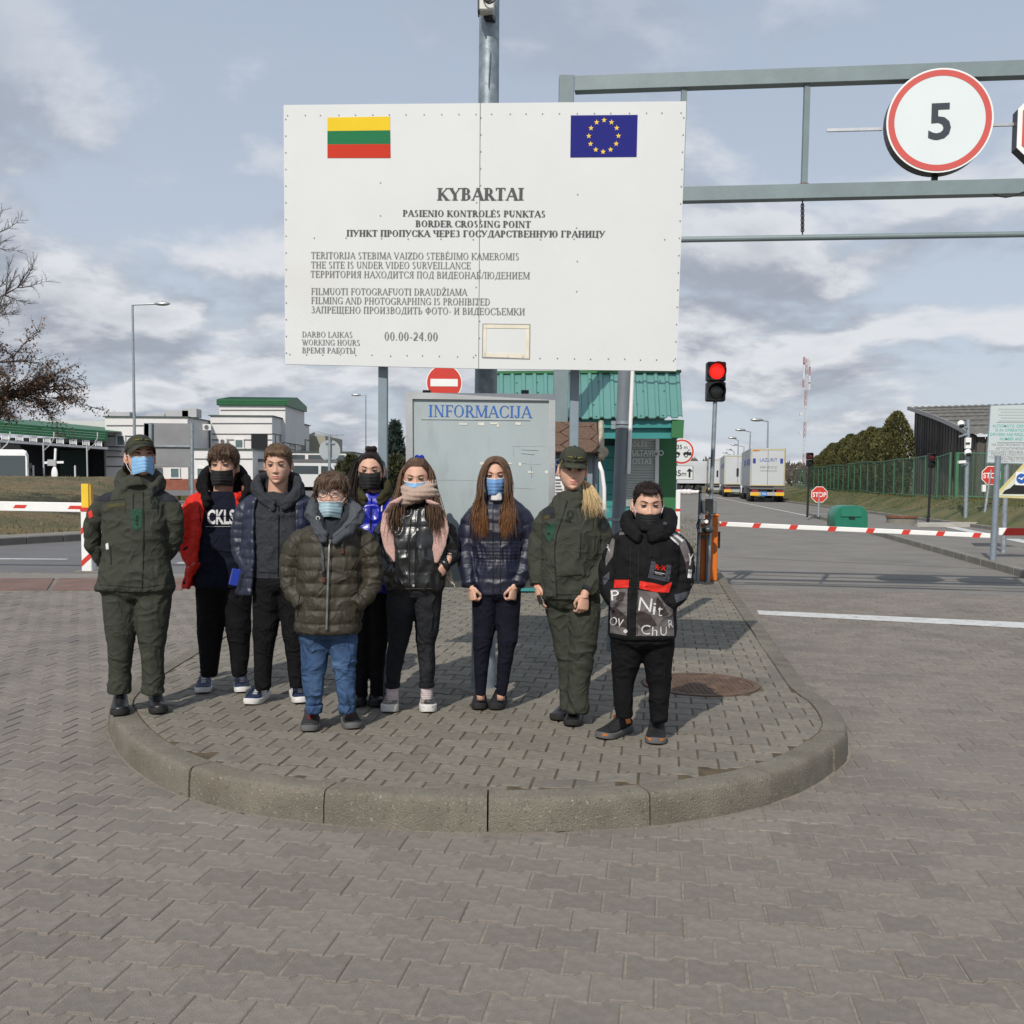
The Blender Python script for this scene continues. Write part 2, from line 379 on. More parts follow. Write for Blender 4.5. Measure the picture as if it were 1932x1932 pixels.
# ================================================================= GROUND
m_earth = M('dry winter turf', (.115, .088, .040), .95, 0, .35, 3.5, .6, 30, spots=[((.055, .062, .022), 1.3, .48, .64, .7)])
m_asph = M('asphalt', (.185, .170, .150), .9, 0, .12, 1.1, .25, 160, spots=[((.10, .097, .095), .35, .55, .7, .6)])
m_asph2 = M('left asphalt', (.138, .134, .134), .9, 0, .12, .9, .25, 160)
m_joint = M('sandy joint filling', (.215, .187, .152), .95, 0, .25, 40, .3, 200)
m_jointi = M('mossy joint filling', (.085, .062, .036), .95, 0, .45, 11, .3, 200, spots=[((.13, .07, .025), 7, .55, .68, .7)])
m_paver = M('road paver concrete', (.196, .170, .146), .88, 0, .16, 22, .5, 200, isl=.12, spots=[((.125, .112, .102), 1.3, .50, .68, .6), ((.235, .208, .178), .55, .5, .7, .5), ((.085, .08, .076), 3.5, .66, .76, .6), ((.30, .28, .25), 120, .66, .76, .5)])
m_paveri = M('island paver concrete', (.188, .168, .136), .9, 0, .2, 16, .55, 200, isl=.12, spots=[((.105, .098, .085), 1.7, .52, .68, .6), ((.30, .27, .23), 120, .66, .76, .5)])
m_kerb = M('kerb concrete', (.168, .150, .118), .9, 0, .2, 5, .9, 130, spots=[((.115, .095, .068), 3.2, .50, .70, .6), ((.085, .075, .058), 48, .58, .72, .75), ((.36, .33, .27), 75, .62, .70, .7), ((.075, .066, .055), 1.6, .60, .75, .5)])
m_kerb2 = M('grey kerb', (.20, .185, .16), .9, 0, .18, 3, .3, 120)
m_paint = M('worn road paint', (.55, .55, .53), .8, 0, .12, 5, .2, 120, spots=[((.26, .24, .22), 9, .57, .68, .85)])
struct(sheet([(-500, -30, 0), (500, -30, 0), (500, 900, 0), (-500, 900, 0)], -.05).obj('ground', m_earth))
def RF(u, v, z=0.0): return PD * u + RD * v + UP * z      # road frame: u across, v along
V_END = 15.3                                              # the paving ends here, asphalt beyond
# the carriageway beyond the paving
asp = MB(); asp.add([RF(-60, V_END, -.004), RF(40, V_END, -.004), RF(46, 130, -.004), RF(-90, 130, -.004)], [(0, 1, 2, 3)])
struct(asp.obj('road', m_asph))
struct(MB().add([RF(-60, V_END, -.002), RF(-4.4, V_END, -.002), RF(-9, 60, -.002), RF(-20, 130, -.002), RF(-90, 130, -.002)], [(0, 1, 2, 3, 4)]).obj('left_road', m_asph2))
pb = MB(); pb.add([RF(-16, -6, -.004), RF(16, -6, -.004), RF(16, V_END + .01, -.004), RF(-16, V_END + .01, -.004)], [(0, 1, 2, 3)])
paving = struct(pb.obj('road_paving', m_joint))
# ---- traffic island: the kerb line read off the photograph, on the road level
KB = [G(*p) for p in ((205, 1372), (225, 1420), (265, 1458), (320, 1490), (395, 1517), (475, 1535), (610, 1553), (765, 1565), (920, 1569), (1075, 1566), (1226, 1556), (1350, 1539), (1455, 1515), (1525, 1488), (1574, 1455), (1602, 1420))]
KB = [Vector((p.x, p.y, 0)) for p in KB]
right_side = [Vector((2.11, 6.55, 0)), Vector((2.12, 7.1, 0)), Vector((2.2, 7.75, 0)), Vector((2.62, 10.9, 0)), Vector((3.12, 14.6, 0)), Vector((3.6, 18.2, 0))]
left_side = [Vector((-2.66, 6.95, 0)), Vector((-2.70, 7.6, 0)), Vector((-2.74, 9.5, 0)), Vector((-2.80, 14.0, 0)), Vector((-2.85, 18.2, 0))]
EDGE = left_side[::-1] + KB + right_side                  # open polyline, left back -> front -> right back
def smooth_line(P, k=4):
 out = []
 for i in range(len(P) - 1):
  a, b, c, d = P[max(i - 1, 0)], P[i], P[i + 1], P[min(i + 2, len(P) - 1)]
  for j in range(k):
   t = j / k; out.append(.5 * ((2 * b) + (c - a) * t + (2 * a - 5 * b + 4 * c - d) * t * t + (3 * b - a - 3 * c + d) * t ** 3))
 return out + [P[-1]]
EDGE = smooth_line(EDGE, 4)
def inset(P, dist):
 out = []
 for i in range(len(P)):
  t = (P[min(i + 1, len(P) - 1)] - P[max(i - 1, 0)]).normalized()
  out.append(P[i] + Vector((-t.y, t.x, 0)) * dist)
 return out
KW, KH = .15, .15
IN = inset(EDGE, KW)
ib = MB(); ib.add([(p.x, p.y, KH - .005) for p in IN], [tuple(range(len(IN)))])
island = struct(ib.obj('island_paving', m_jointi))
# kerb stones, each one a part
arc = [0]
for a, b in zip(EDGE, EDGE[1:]): arc.append(arc[-1] + (b - a).length)
def at_arc(P, s):
 s = min(max(s, 0), arc[-1] - 1e-6); i = max(k for k in range(len(arc) - 1) if arc[k] <= s); t = (s - arc[i]) / (arc[i + 1] - arc[i])
 return P[i].lerp(P[i + 1], t)
def arc_of(pt): return arc[min(range(len(EDGE)), key=lambda i: (EDGE[i] - pt).length)]
cuts = [arc_of(Vector((G(*p).x, G(*p).y, 0))) for p in ((208, 1380), (362, 1503), (610, 1553), (922, 1569), (1226, 1556), (1455, 1515), (1570, 1459))]
full = []; s = cuts[0]
while s > 1.0: s -= 1.0; full.append(s)
full = full[::-1] + cuts; s = cuts[-1] + .28; full.append(s)
while s < arc[-1] - 1.0: s += .92; full.append(s)
kerb = struct(MB().add([(p.x, p.y, -.02) for p in EDGE] + [(p.x, p.y, -.02) for p in IN], [(i, i + 1, len(EDGE) + i + 1, len(EDGE) + i) for i in range(len(EDGE) - 1)]).obj('island_kerb', m_kerb))
rk = random.Random(2)
for a, b in zip(full, full[1:]):
 ring = []; n = max(3, int((b - a) / .12)); dz = rk.uniform(-.004, .004); dx = rk.uniform(-.006, .006)
 sgap = .004
 flat = a > cuts[-1] + .2                              # beyond the corner the kerb lies nearly flush and broken
 for j in range(n + 1):
  s = a + sgap + (b - a - 2 * sgap) * j / n
  p, q = at_arc(EDGE, s), at_arc(IN, s); nn = (q - p).normalized()
  H = KH + dz + .002
  prof = [(0, -.03), (.004, H * .6), (.009, H - .024), (.017, H - .008), (.032, H), (.148, H - .001), (.15, -.03)]
  ring.append([p + nn * (o + dx) + UP * z for o, z in prof])
 mb = MB(); mb.loft(ring); mb.obj('kerb_stone', m_kerb, kerb, smooth=True, angle=50)
# ---- interlocking pavers (wide ends, narrow waist), every stone real
PL, PW, PA = .2, .165, .013
def paver_mesh(gap=.0044, bev=.0045, h=.02):
 def outline(ins):
  up = [(-.5, 1), (-.33, 1), (-.21, -1), (.21, -1), (.33, 1), (.5, 1)]
  P = []
  for x, s in up: P.append((x * PL * (1 - 2 * ins / PL), PW / 2 + s * PA - ins))
  for x, s in up[::-1]: P.append((x * PL * (1 - 2 * ins / PL), -(PW / 2 + s * PA - ins * 1.35)))
  return P
 v = [(x, y, 0) for x, y in outline(gap + bev)] + [(x, y, -bev * .8) for x, y in outline(gap)] + [(x, y, -h) for x, y in outline(gap)]
 f = [tuple(range(11, -1, -1))]
 for r in range(2):
  for i in range(12): f.append((r * 12 + i, r * 12 + (i + 1) % 12, r * 12 + 12 + (i + 1) % 12, r * 12 + 12 + i))
 return v, f
pv, pf = paver_mesh()
pv_a = np.array(pv)
me_road = bpy.data.meshes.new('paver'); me_road.from_pydata(pv, [], pf); me_road.materials.append(m_paver)
me_isl = bpy.data.meshes.new('island_paver'); me_isl.from_pydata(pv, [], pf); me_isl.materials.append(m_paveri)
for me in (me_road, me_isl):
 bm = bmesh.new(); bm.from_mesh(me); bmesh.ops.recalc_face_normals(bm, faces=bm.faces)
 up = sum(1 for f in bm.faces if len(f.verts) == 12 and f.normal.z > 0)
 if not up: bmesh.ops.reverse_faces(bm, faces=bm.faces)
 bm.to_mesh(me); bm.free()
pf = [tuple(p.vertices) for p in me_road.polygons]
def inside(poly, x, y):
 r = False; j = len(poly) - 1
 for i in range(len(poly)):
  a, b = poly[i], poly[j]
  if (a.y > y) != (b.y > y) and x < (b.x - a.x) * (y - a.y) / (b.y - a.y) + a.x: r = not r
  j = i
 return r
POLY_OUT, POLY_IN = EDGE, inset(EDGE, KW + .006)
def dist_line(P, x, y):
 q = Vector((x, y, 0)); best = 9
 for a, b in zip(P, P[1:]):
  d = b - a; t = max(0, min(1, (q - a).dot(d) / d.length_squared)); best = min(best, (a + d * t - q).length)
 return best
MH = G(1322, 1291, KH); MH_R = .36
road_st, isl_st, road_cut, isl_cut = [], [], [], []
_ol = [(x, y) for x, y, z in pv[12:24]]                  # stone outline
_ca, _sa = math.cos(-ALPHA), math.sin(-ALPHA)
def clip(poly, p, n):                                    # keep the side n points to
 out = []
 for i in range(len(poly)):
  a, b = poly[i], poly[(i + 1) % len(poly)]
  da, db = (a[0] - p.x) * n.x + (a[1] - p.y) * n.y, (b[0] - p.x) * n.x + (b[1] - p.y) * n.y
  if da >= 0: out.append(a)
  if da * db < 0: t = da / (da - db); out.append((a[0] + (b[0] - a[0]) * t, a[1] + (b[1] - a[1]) * t))
 return out
def near_seg(P, x, y):
 q = Vector((x, y, 0)); best = (9, None, None)
 for a, b in zip(P, P[1:]):
  d = b - a; t = max(0, min(1, (q - a).dot(d) / d.length_squared)); f = a + d * t; l = (f - q).length
  if l < best[0]: best = (l, f, Vector((-d.y, d.x, 0)).normalized())
 return best
def parea(P): return abs(sum(P[i][0] * P[(i + 1) % len(P)][1] - P[(i + 1) % len(P)][0] * P[i][1] for i in range(len(P)))) / 2
P_KERB_OUT, P_KERB_IN = inset(EDGE, -.012), inset(EDGE, KW + .008)
def cut_stone(p, line, side, lst, extra=None):
 poly = [(p.x + x * _ca - y * _sa, p.y + x * _sa + y * _ca) for x, y in _ol]
 if line is not None:
  for _ in range(4):
   bad = [(near_seg(line, *q), q) for q in poly if inside(line, *q) != (side > 0)]
   bad = [q for q in bad if q[0][0] > .0015]
   if not bad or len(poly) < 3: break
   (l, f, n), q = max(bad, key=lambda t: t[0][0]); poly = clip(poly, f, n * side)
  else: return
 if extra is not None and len(poly) > 2:
  n = Vector((p.x - MH.x, p.y - MH.y, 0)).normalized(); poly = clip(poly, Vector((MH.x, MH.y, 0)) + n * (MH_R + .058), n)
 if len(poly) < 3 or parea(poly) < .0035: return
 cx, cy = sum(q[0] for q in poly) / len(poly), sum(q[1] for q in poly) / len(poly)
 if line is P_KERB_OUT and (inside(P_KERB_OUT, cx, cy) or near_seg(P_KERB_OUT, cx, cy)[0] < .012): return
 if line is P_KERB_IN and not inside(P_KERB_IN, cx, cy): return
 lst.append(poly)
for j in range(14, 113):
 v = j * PW
 for k in range(-75, 75):
  u = k * PL + (j % 2) * PL / 2; p = RF(u, v)
  if v > 15.4 and not inside(POLY_OUT, p.x, p.y): continue
  if abs(p.x) > .60 * p.y + .75 or p.y < 2.2: continue
  if 4.2 < p.y and -3.1 < p.x < 3.6:
   lo, li = near_seg(P_KERB_OUT, p.x, p.y)[0], near_seg(P_KERB_IN, p.x, p.y)[0]
   if inside(P_KERB_IN, p.x, p.y) or li < .13 and inside(POLY_OUT, p.x, p.y):
    dm = (Vector((p.x, p.y)) - Vector((MH.x, MH.y))).length
    if dm < MH_R + .17:
     if dm > MH_R - .05: cut_stone(p, None, 1, isl_cut, 1)
    elif li < .131: cut_stone(p, P_KERB_IN, 1, isl_cut)
    else: isl_st.append((p.x, p.y, li))
    if li > .13 or inside(P_KERB_IN, p.x, p.y): continue
   if inside(POLY_OUT, p.x, p.y) and lo > .13: continue
   if lo < .125: cut_stone(p, P_KERB_OUT, -1, road_cut); continue
  road_st.append((p.x, p.y, 9))
def lay(st, cut, me, parent, z, seed):
 st.sort(key=lambda q: q[0] ** 2 + q[1] ** 2); rr = np.random.RandomState(seed)
 near, far = st[:300], st[300:]
 for (x, y, d) in near:
  o = bpy.data.objects.new('paver', me); o.parent = parent
  o.location = (x, y, z + rr.uniform(-.0025, .0025)); o.rotation_euler = (rr.uniform(-.010, .010), rr.uniform(-.010, .010), -ALPHA + rr.uniform(-.006, .006))
  C.objects.link(o)
 n = len(far); q = np.array([(a, b) for a, b, _ in far])
 ang = -ALPHA + rr.uniform(-.006, .006, n); tx, ty = rr.uniform(-.010, .010, n), rr.uniform(-.010, .010, n); dz = rr.uniform(-.0025, .0025, n)
 P = pv_a[None, :, :].repeat(n, 0); zz_ = P[:, :, 2] + P[:, :, 0] * tx[:, None] + P[:, :, 1] * ty[:, None] + dz[:, None] + z
 X = P[:, :, 0] * np.cos(ang)[:, None] - P[:, :, 1] * np.sin(ang)[:, None] + q[:, 0:1]
 Y = P[:, :, 0] * np.sin(ang)[:, None] + P[:, :, 1] * np.cos(ang)[:, None] + q[:, 1:2]
 vs = np.stack([X, Y, zz_], 2).reshape(-1, 3); K = len(pv)
 b = MB(); b.v = vs.tolist(); b.f = [tuple(i + k * K for i in f) for k in range(n) for f in pf]; b.m = [0] * len(b.f)
 for poly in cut:
  if sum(poly[i][0] * poly[(i + 1) % len(poly)][1] - poly[(i + 1) % len(poly)][0] * poly[i][1] for i in range(len(poly))) < 0: poly = poly[::-1]
  m = len(poly); h = z - .001 + rr.uniform(-.002, .002)
  cx = sum(p[0] for p in poly) / m; cy = sum(p[1] for p in poly) / m
  top = [(cx + (p[0] - cx) * .95, cy + (p[1] - cy) * .95, h) for p in poly]
  b.add(top + [(p[0], p[1], h - .005) for p in poly] + [(p[0], p[1], h - .02) for p in poly],
    [tuple(range(m))] + [(r * m + (i + 1) % m, r * m + i, r * m + m + i, r * m + m + (i + 1) % m) for r in range(2) for i in range(m)])
 o = b.obj('paver_field', me.materials[0], parent, fix=False); o['kind'] = 'stuff'
lay(road_st, road_cut, me_road, paving, 0.0, 5)
lay(isl_st, isl_cut, me_isl, island, KH, 6)
# manhole cover in the island
mh = thing('manhole_cover', 'rusty round iron manhole cover set in the island paving', 'manhole cover', (MH.x, MH.y, KH))
m_iron = M('rusty cast iron', (.125, .078, .052), .75, .2, .4, 10, .3, 60)
b = MB(); b.tube([(MH.x, MH.y, KH - .03), (MH.x, MH.y, KH + .002)], MH_R, 40); b.obj('disc', m_iron, mh)
b = MB(); n = 40
for r0, r1, z in ((MH_R + .004, MH_R + .05, .006),):
 vs = [(MH.x + r * math.cos(2 * PI * i / n), MH.y + r * math.sin(2 * PI * i / n), KH + zz2) for r, zz2 in ((r0, -.02), (r0, z), (r1, z), (r1, -.02)) for i in range(n)]
 b.add(vs, [(k * n + i, k * n + (i + 1) % n, (k + 1) * n + (i + 1) % n, (k + 1) * n + i) for k in range(3) for i in range(n)])
b.obj('ring', m_iron, mh)
b = MB()
for i in range(-9, 10):
 for j in range(-9, 10):
  x, y = i * .036, j * .036
  if x * x + y * y < .108: b.box((MH.x + x, MH.y + y, KH + .004), (.022, .022, .005))
tag(b.obj('stud_field', m_iron, mh), kind='stuff')
# ---- road marks, slabs, kerbs beyond
mk = MB()
a0, a1 = G(1428, 1152), G(1960, 1176)
c0, c1v = G(1432, 1160), G(1960, 1187)
for q in ((a0, a1, c1v, c0),): mk.add([(p.x, p.y, .004) for p in q], [(0, 1, 2, 3)])
struct(mk.obj('road_marking', m_paint))
mk = MB()
a, b_ = G(1330, 934, 0), G(1532, 975, 0)
dd = (b_ - a).normalized(); sd = Vector((dd.y, -dd.x, 0)) * .07
mk.add([a - sd + UP * .003, b_ - sd + UP * .003, b_ + sd + UP * .003, a + sd + UP * .003], [(0, 1, 2, 3)])
a, b_ = G(1240, 924, 0), G(1330, 934, 0); mk.add([a + UP * .0031 + Vector((0, -.3, 0)), b_ + UP * .0031 + Vector((0, -.3, 0)), b_ + UP * .0031 + Vector((0, .3, 0)), a + UP * .0031 + Vector((0, .3, 0))], [(0, 1, 2, 3)])
struct(mk.obj('road_marking', m_paint))
for (x0, x1, y, t) in ((-60, 128, 1054, 4), (335, 420, 1062, 4)):
 a, b_ = G(x0, y), G(x1, y + 1); mk = MB()
 mk.add([(a.x, a.y - .13, .002), (b_.x, b_.y - .1, .002), (b_.x, b_.y + .06, .002), (a.x, a.y + .13, .002)], [(0, 1, 2, 3)])
 struct(mk.obj('road_marking', m_paint))
# tarred joints across the carriageway by the barrier
mtar = M('tar joint', (.055, .052, .05), .8, 0, .2, 8)
for (p0, p1) in (((1352, 1050), (1960, 1078)), ((1372, 1083), (1960, 1102)), ((1405, 1100), (1960, 1117)), ((1290, 976), (1420, 983))):
 a, b_ = G(*p0), G(*p1); mk = MB(); mk.add([(a.x, a.y - .02, .0045), (b_.x, b_.y - .02, .0045), (b_.x, b_.y + .02, .0045), (a.x, a.y + .02, .0045)], [(0, 1, 2, 3)])
 struct(mk.obj('road_joint', mtar))
# weighbridge plates on the left lane
m_plate = M('red brown steel plate', (.165, .098, .078), .8, 0, .2, 2.2, .2, 60)
for k, (xa, xb) in enumerate(((-420, -170), (-160, 88), (98, 342))):
 q = [G(xa, 1114), G(xb, 1114), G(xb + 14, 1092), G(xa + 14, 1092)]
 b = MB(); b.prism([(p.x, p.y, -.01) for p in q], (0, 0, .022 + .001 * k)); struct(b.obj('weighbridge_plate', m_plate))
q = [G(-420, 1091), G(352, 1091), G(352, 1083), G(-420, 1083)]
struct(MB().prism([(p.x, p.y, -.02) for p in q], (0, 0, .026)).obj('weighbridge_edge', m_kerb2))
# left kerb, footway and turf mound
m_turf = M('winter turf', (.125, .092, .042), .95, 0, .35, 2.2, .8, 26, spots=[((.060, .066, .024), .5, .46, .62, .75), ((.21, .165, .085), 3.5, .55, .72, .5)])
LK0, LK1 = G(-190, 1041.5), G(310, 1011)
dv = (LK1 - LK0).normalized(); nv = Vector((-dv.y, dv.x, 0))
lk = struct(MB().bar(LK0 - dv * 3, LK1 + dv * .2, .02, .02).obj('left_kerb', m_kerb2))
L_ = (LK1 - LK0).length
m_kerbd = M('dark kerb', (.115, .108, .102), .9, 0, .2, 3, .3, 100)
for k in range(int(L_ / 1.0) + 3):
 a = LK0 + dv * (k * 1.0 - 2 + .006); b_ = LK0 + dv * (k * 1.0 - 1 - .006)
 MB().bar(a + nv * .1 + UP * .07, b_ + nv * .1 + UP * .07, .2, .20, None, UP, .015).obj('kerb_stone', m_kerbd, lk)
fw = MB(); fw.add([LK0 - dv * 4 + nv * .2 + UP * .155, LK1 + dv * .2 + nv * .2 + UP * .155, LK1 + nv * 1.3 + UP * .155, LK0 - dv * 4 + nv * 1.7 + UP * .155], [(0, 1, 2, 3)])
struct(fw.obj('left_footway', m_kerb2))
def terrain(name, m, f, u0, u1, v0, v1, nu, nv_, org, du, dw):
 vs = []
 for i in range(nv_ + 1):
  for j in range(nu + 1):
   u, v = u0 + (u1 - u0) * j / nu, v0 + (v1 - v0) * i / nv_
   p = org + du * u + dw * v; vs.append((p.x, p.y, f(u, v)))
 b = MB(); b.add(vs, [(i * (nu + 1) + j, i * (nu + 1) + j + 1, (i + 1) * (nu + 1) + j + 1, (i + 1) * (nu + 1) + j) for i in range(nv_) for j in range(nu)])
 return struct(b.obj(name, m, smooth=True))
_nz = lambda u, v, s, k: float(vnoise([[u * s, v * s, k]])[0]) - .5
def sstep(a, b, x): t = max(0, min(1, (x - a) / (b - a))); return t * t * (3 - 2 * t)
def mound(u, v):     # u along the kerb, v away from it
 p = LK0 + dv * u + nv * v; e = sstep(0, 2.6, (p.x + 9.4) * -.947 + (p.y - 27) * -.32)
 return -.06 + (.18 + 1.38 * sstep(0, 22, v) + .10 * _nz(u, v, .3, 2) + .05 * _nz(u, v, 1.2, 4)) * (.04 + .96 * e)
terrain('turf_mound', m_turf, mound, -8, 34, 1.3, 30, 70, 60, LK0, dv, nv)
# raised yard in front of the terminal
def yard(u, v): return .004
terrain('terminal_yard', m_asph2, yard, -60, 75, 0, 120, 20, 40, Vector((-80, 52, 0)), Vector((1, 0, 0)), Vector((0, 1, 0)))
gy = MB(); a, b_ = G(300, 922, .6), G(560, 920, .6)
struct(MB().bar((-22, 62, .28), (-10, 62, .28), .8, .3).obj('grass_strip', m_earth))
# grass tufts on the mound (nobody could count them)
def tufts(name, n, place, hgt, m, seed, parent=None):
 rr = random.Random(seed); b = MB()
 for _ in range(n):
  p = place(rr);
  if p is None: continue
  h = hgt * rr.uniform(.5, 1.3); a = rr.uniform(0, PI); l = Vector((rr.gauss(0, .5), rr.gauss(0, .5), 1)) * h; s = Vector((math.cos(a), math.sin(a), 0)) * h * .16
  b.add([p - s, p + s, p + l], [(0, 1, 2)])
 return tag(b.obj(name, m, parent, fix=False), kind='stuff')
m_straw = M('straw grass', (.19, .145, .065), .9, 0, .35, 1.5, spots=[((.08, .085, .03), .6, .45, .62, .8)])
def pl(rr):
 u, v = rr.uniform(-6, 28), 1.3 + 20 * rr.random() ** 1.6; q = LK0 + dv * u + nv * v
 if (q.x + 9.4) * -.947 + (q.y - 27) * -.32 < 1.2: return None
 return Vector((q.x, q.y, mound(u, v) - .01))
tag(tufts('grass', 16000, pl, .085, m_straw, 4), kind='stuff')
# ---- right-hand median with kerb, far lane, verge bank
m_bank = M('bank turf', (.070, .080, .026), .95, 0, .4, 1.6, .8, 22, spots=[((.14, .115, .05), .7, .47, .62, .8)])
MA, MBk = G(1990, 1107, 0), G(1528, 974, 0)
MA = Vector((MA.x, MA.y, 0)); MBk = Vector((MBk.x, MBk.y, 0)); mdv = (MBk - MA).normalized(); mnv = Vector((mdv.y, -mdv.x, 0)); ML = (MBk - MA).length
md = struct(MB().prism([MA - mdv * 4 + mnv * .15 - UP * .05, MBk + mnv * .15 - UP * .05, MBk + mdv * .8 + mnv * .9 - UP * .05, MBk + mnv * 1.9 - UP * .05, MA - mdv * 4 + mnv * 2.0 - UP * .05], (0, 0, .165)).obj('median_island', m_asph))
for k in range(int(ML) + 4):
 a = MA + mdv * (k * 1.0 - 3 + .008); b_ = MA + mdv * (k * 1.0 - 2 - .008)
 MB().bar(a + mnv * .075 + UP * .05, b_ + mnv * .075 + UP * .05, .15, .17, None, UP, .018).obj('kerb_stone', m_kerb2, md)
# far lane markings: pale worn bands
for k in range(3):
 a = MA + mdv * (2 + 7.5 * k) + mnv * (2.9 + .2 * k); b_ = a + mdv * 4.6 + mnv * .2
 mk = MB(); mk.add([a + UP * .003, b_ + UP * .003, b_ + mnv * .45 + UP * .003, a + mnv * .45 + UP * .003], [(0, 1, 2, 3)]); struct(mk.obj('road_marking', m_paint))
# verge: from the far kerb of the second lane the bank climbs to the fence
VB0 = G(1945, 1009, 0); VB1 = G(1509, 951, 0); VB0.z = VB1.z = 0
bdv = (VB1 - VB0).normalized(); bnv = Vector((bdv.y, -bdv.x, 0)); BL = (VB1 - VB0).length
vk = struct(MB().bar(VB0 - bdv * 5, VB1 + bdv * 30, .02, .02).obj('verge_kerb', m_kerb2))
for k in range(int(BL / 2) + 12):
 a = VB0 + bdv * (k * 2.0 - 6 + .01); b_ = VB0 + bdv * (k * 2.0 - 4 - .01)
 MB().bar(a + UP * .04, b_ + UP * .04, .15, .16, None, UP, .015).obj('kerb_stone', m_kerb2, vk)
FQ0, FQ1 = W(1792, 945, 45), W(1497, 925, 112)
_f0, _f1 = Vector((FQ0.x, FQ0.y, 0)) - VB0, Vector((FQ1.x, FQ1.y, 0)) - VB0
_fu0, _fv0, _fu1, _fv1 = _f0.dot(bdv), _f0.dot(bnv), _f1.dot(bdv), _f1.dot(bnv)
def vfence(u): return max(1.3, _fv0 + (_fv1 - _fv0) * (u - _fu0) / (_fu1 - _fu0))
def bank(u, v): return .08 + .74 * sstep(.12, 1.0, v / vfence(u)) + .14 * _nz(u, v, .5, 1) * sstep(0, 2, v) + .05 * _nz(u, v, 2, 3)
terrain('verge_bank', m_bank, bank, -8, BL + 60, .08, 40, 90, 40, VB0, bdv, bnv)
def bank_at(x, y):
 q = Vector((x, y, 0)) - VB0; u, v = q.dot(bdv), q.dot(bnv); return bank(u, v) if v > .08 else 0.0
m_green = M('bank grass', (.075, .092, .026), .9, 0, .4, 1.2, spots=[((.17, .13, .06), .8, .45, .62, .8)])
def pl2(rr):
 u, v = -4 + 70 * rr.random() ** 1.5, .15 + 4 * rr.random(); q = VB0 + bdv * u + bnv * v; return Vector((q.x, q.y, bank(u, v) - .01))
tag(tufts('grass', 22000, pl2, .09, m_green, 9), kind='stuff')
# little patch of weeds beside the barrier on the island
def pl3(rr):
 q = G(1290 + rr.uniform(-16, 22), 1030 + rr.uniform(-60, 26), KH); return Vector((q.x, q.y, KH - .01))
tag(tufts('grass', 900, pl3, .06, m_straw, 12), kind='stuff')
# ================================================================= SIGNS AND STREET FURNITURE
def disc_pts(c, e1, e2, r, n=40, ry=None): return [c + e1 * (r * math.cos(2 * PI * i / n)) + e2 * ((ry or r) * math.sin(2 * PI * i / n)) for i in range(n)]
def plate(poly, n, th, m, name, parent): return MB().prism(poly, n * -th).obj(name, m, parent)     # front on the polygon, body behind it
X, Y = Vector((1, 0, 0)), Vector((0, 1, 0)); F = -Y
m_board = M('white sheet metal', (.60, .615, .615), .6, 0, .035, 1.5, spots=[((.56, .54, .49), 1.1, .60, .74, .35)])
m_seam = M('dark seam', (.27, .27, .27), .8)
m_ink = M('dark grey lettering', (.050, .052, .055), .6)
m_inkl = M('faded grey lettering', (.145, .148, .15), .65)
# ---- the big border sign
TL, TR, BL_ = W(535, 198, 6.62), W(1295, 191, 6.36), W(538, 687, 6.62)
bn = (TR - TL).cross(BL_ - TL).normalized()
if bn.y > 0: bn = -bn
bp = lambda px, py, o=0.0: WP(px, py, TL, bn) + bn * o
be1 = (TR - TL).normalized(); be2 = bn.cross(be1); be2 = be2 if be2.z > 0 else -be2
bs = thing('border_sign', 'huge white border crossing board with two flags and grey lettering', 'sign', (-.2, 6.6, KH))
for q, mm in (([(535, 198), (905.5, 194.5), (902.5, 695.5), (538, 687)], 0), ([(907, 194.5), (1295, 191), (1276, 700), (903.7, 695.5)], 1)):
 plate([bp(*p) for p in q], bn, .022, m_board, 'panel', bs)
b = MB(); b.prism([bp(904, 200, -.008), bp(908, 200, -.008), bp(906, 690, -.008), bp(901, 690, -.008)], bn * -.006); b.obj('seam', m_seam, bs)
def flag(px0, py0, px1, py1, px2, py2, px3, py3): return [Vector(bp(*p)) for p in ((px0, py0), (px1, py1), (px2, py2), (px3, py3))]
fl = flag(618, 222, 736, 220, 737, 298, 618, 298)
m_fy, m_fg, m_fr = M('flag yellow', (.72, .50, .015), .7, var=.04, spec=.25), M('flag green', (.008, .15, .055), .7, var=.04, spec=.25), M('flag red', (.50, .028, .008), .7, var=.05, spec=.25)
lf = MB()
for k, mm in enumerate((m_fy, m_fg, m_fr)):
 a, c = k / 3, (k + 1) / 3; q = [fl[0].lerp(fl[3], a), fl[1].lerp(fl[2], a), fl[1].lerp(fl[2], c), fl[0].lerp(fl[3], c)]
 lf.prism([p + bn * .003 for p in q], bn * -.003, mm)
lf.obj('flag_sticker', None, bs)['label'] = 'tricolour flag of yellow, green and red bands'
eu = flag(1077, 218, 1203, 217, 1201, 296, 1076, 297)
plate([p + bn * .003 for p in eu], bn, .003, M('flag blue', (.008, .010, .17), .7, spec=.25), 'flag_sticker', bs)['label'] = 'blue flag with a ring of twelve yellow stars'
b = MB(); cen = (eu[0] + eu[2]) / 2; R_ = (eu[0] - eu[1]).length
def star(b, c, e1, e2, r, nrm):
 P = [c + nrm * .0045] + [c + nrm * .0045 + (e1 * math.sin(2 * PI * i / 10) + e2 * math.cos(2 * PI * i / 10)) * (r if i % 2 == 0 else r * .4) for i in range(10)]
 b.add(P, [(0, 1 + i, 1 + (i + 1) % 10) for i in range(10)])
for k in range(12):
 a = 2 * PI * k / 12; star(b, cen + be1 * (math.sin(a) * R_ * .222) + be2 * (math.cos(a) * R_ * .232), be1, be2, R_ * .042, bn)
b.obj('star_ring', m_yellow, bs)
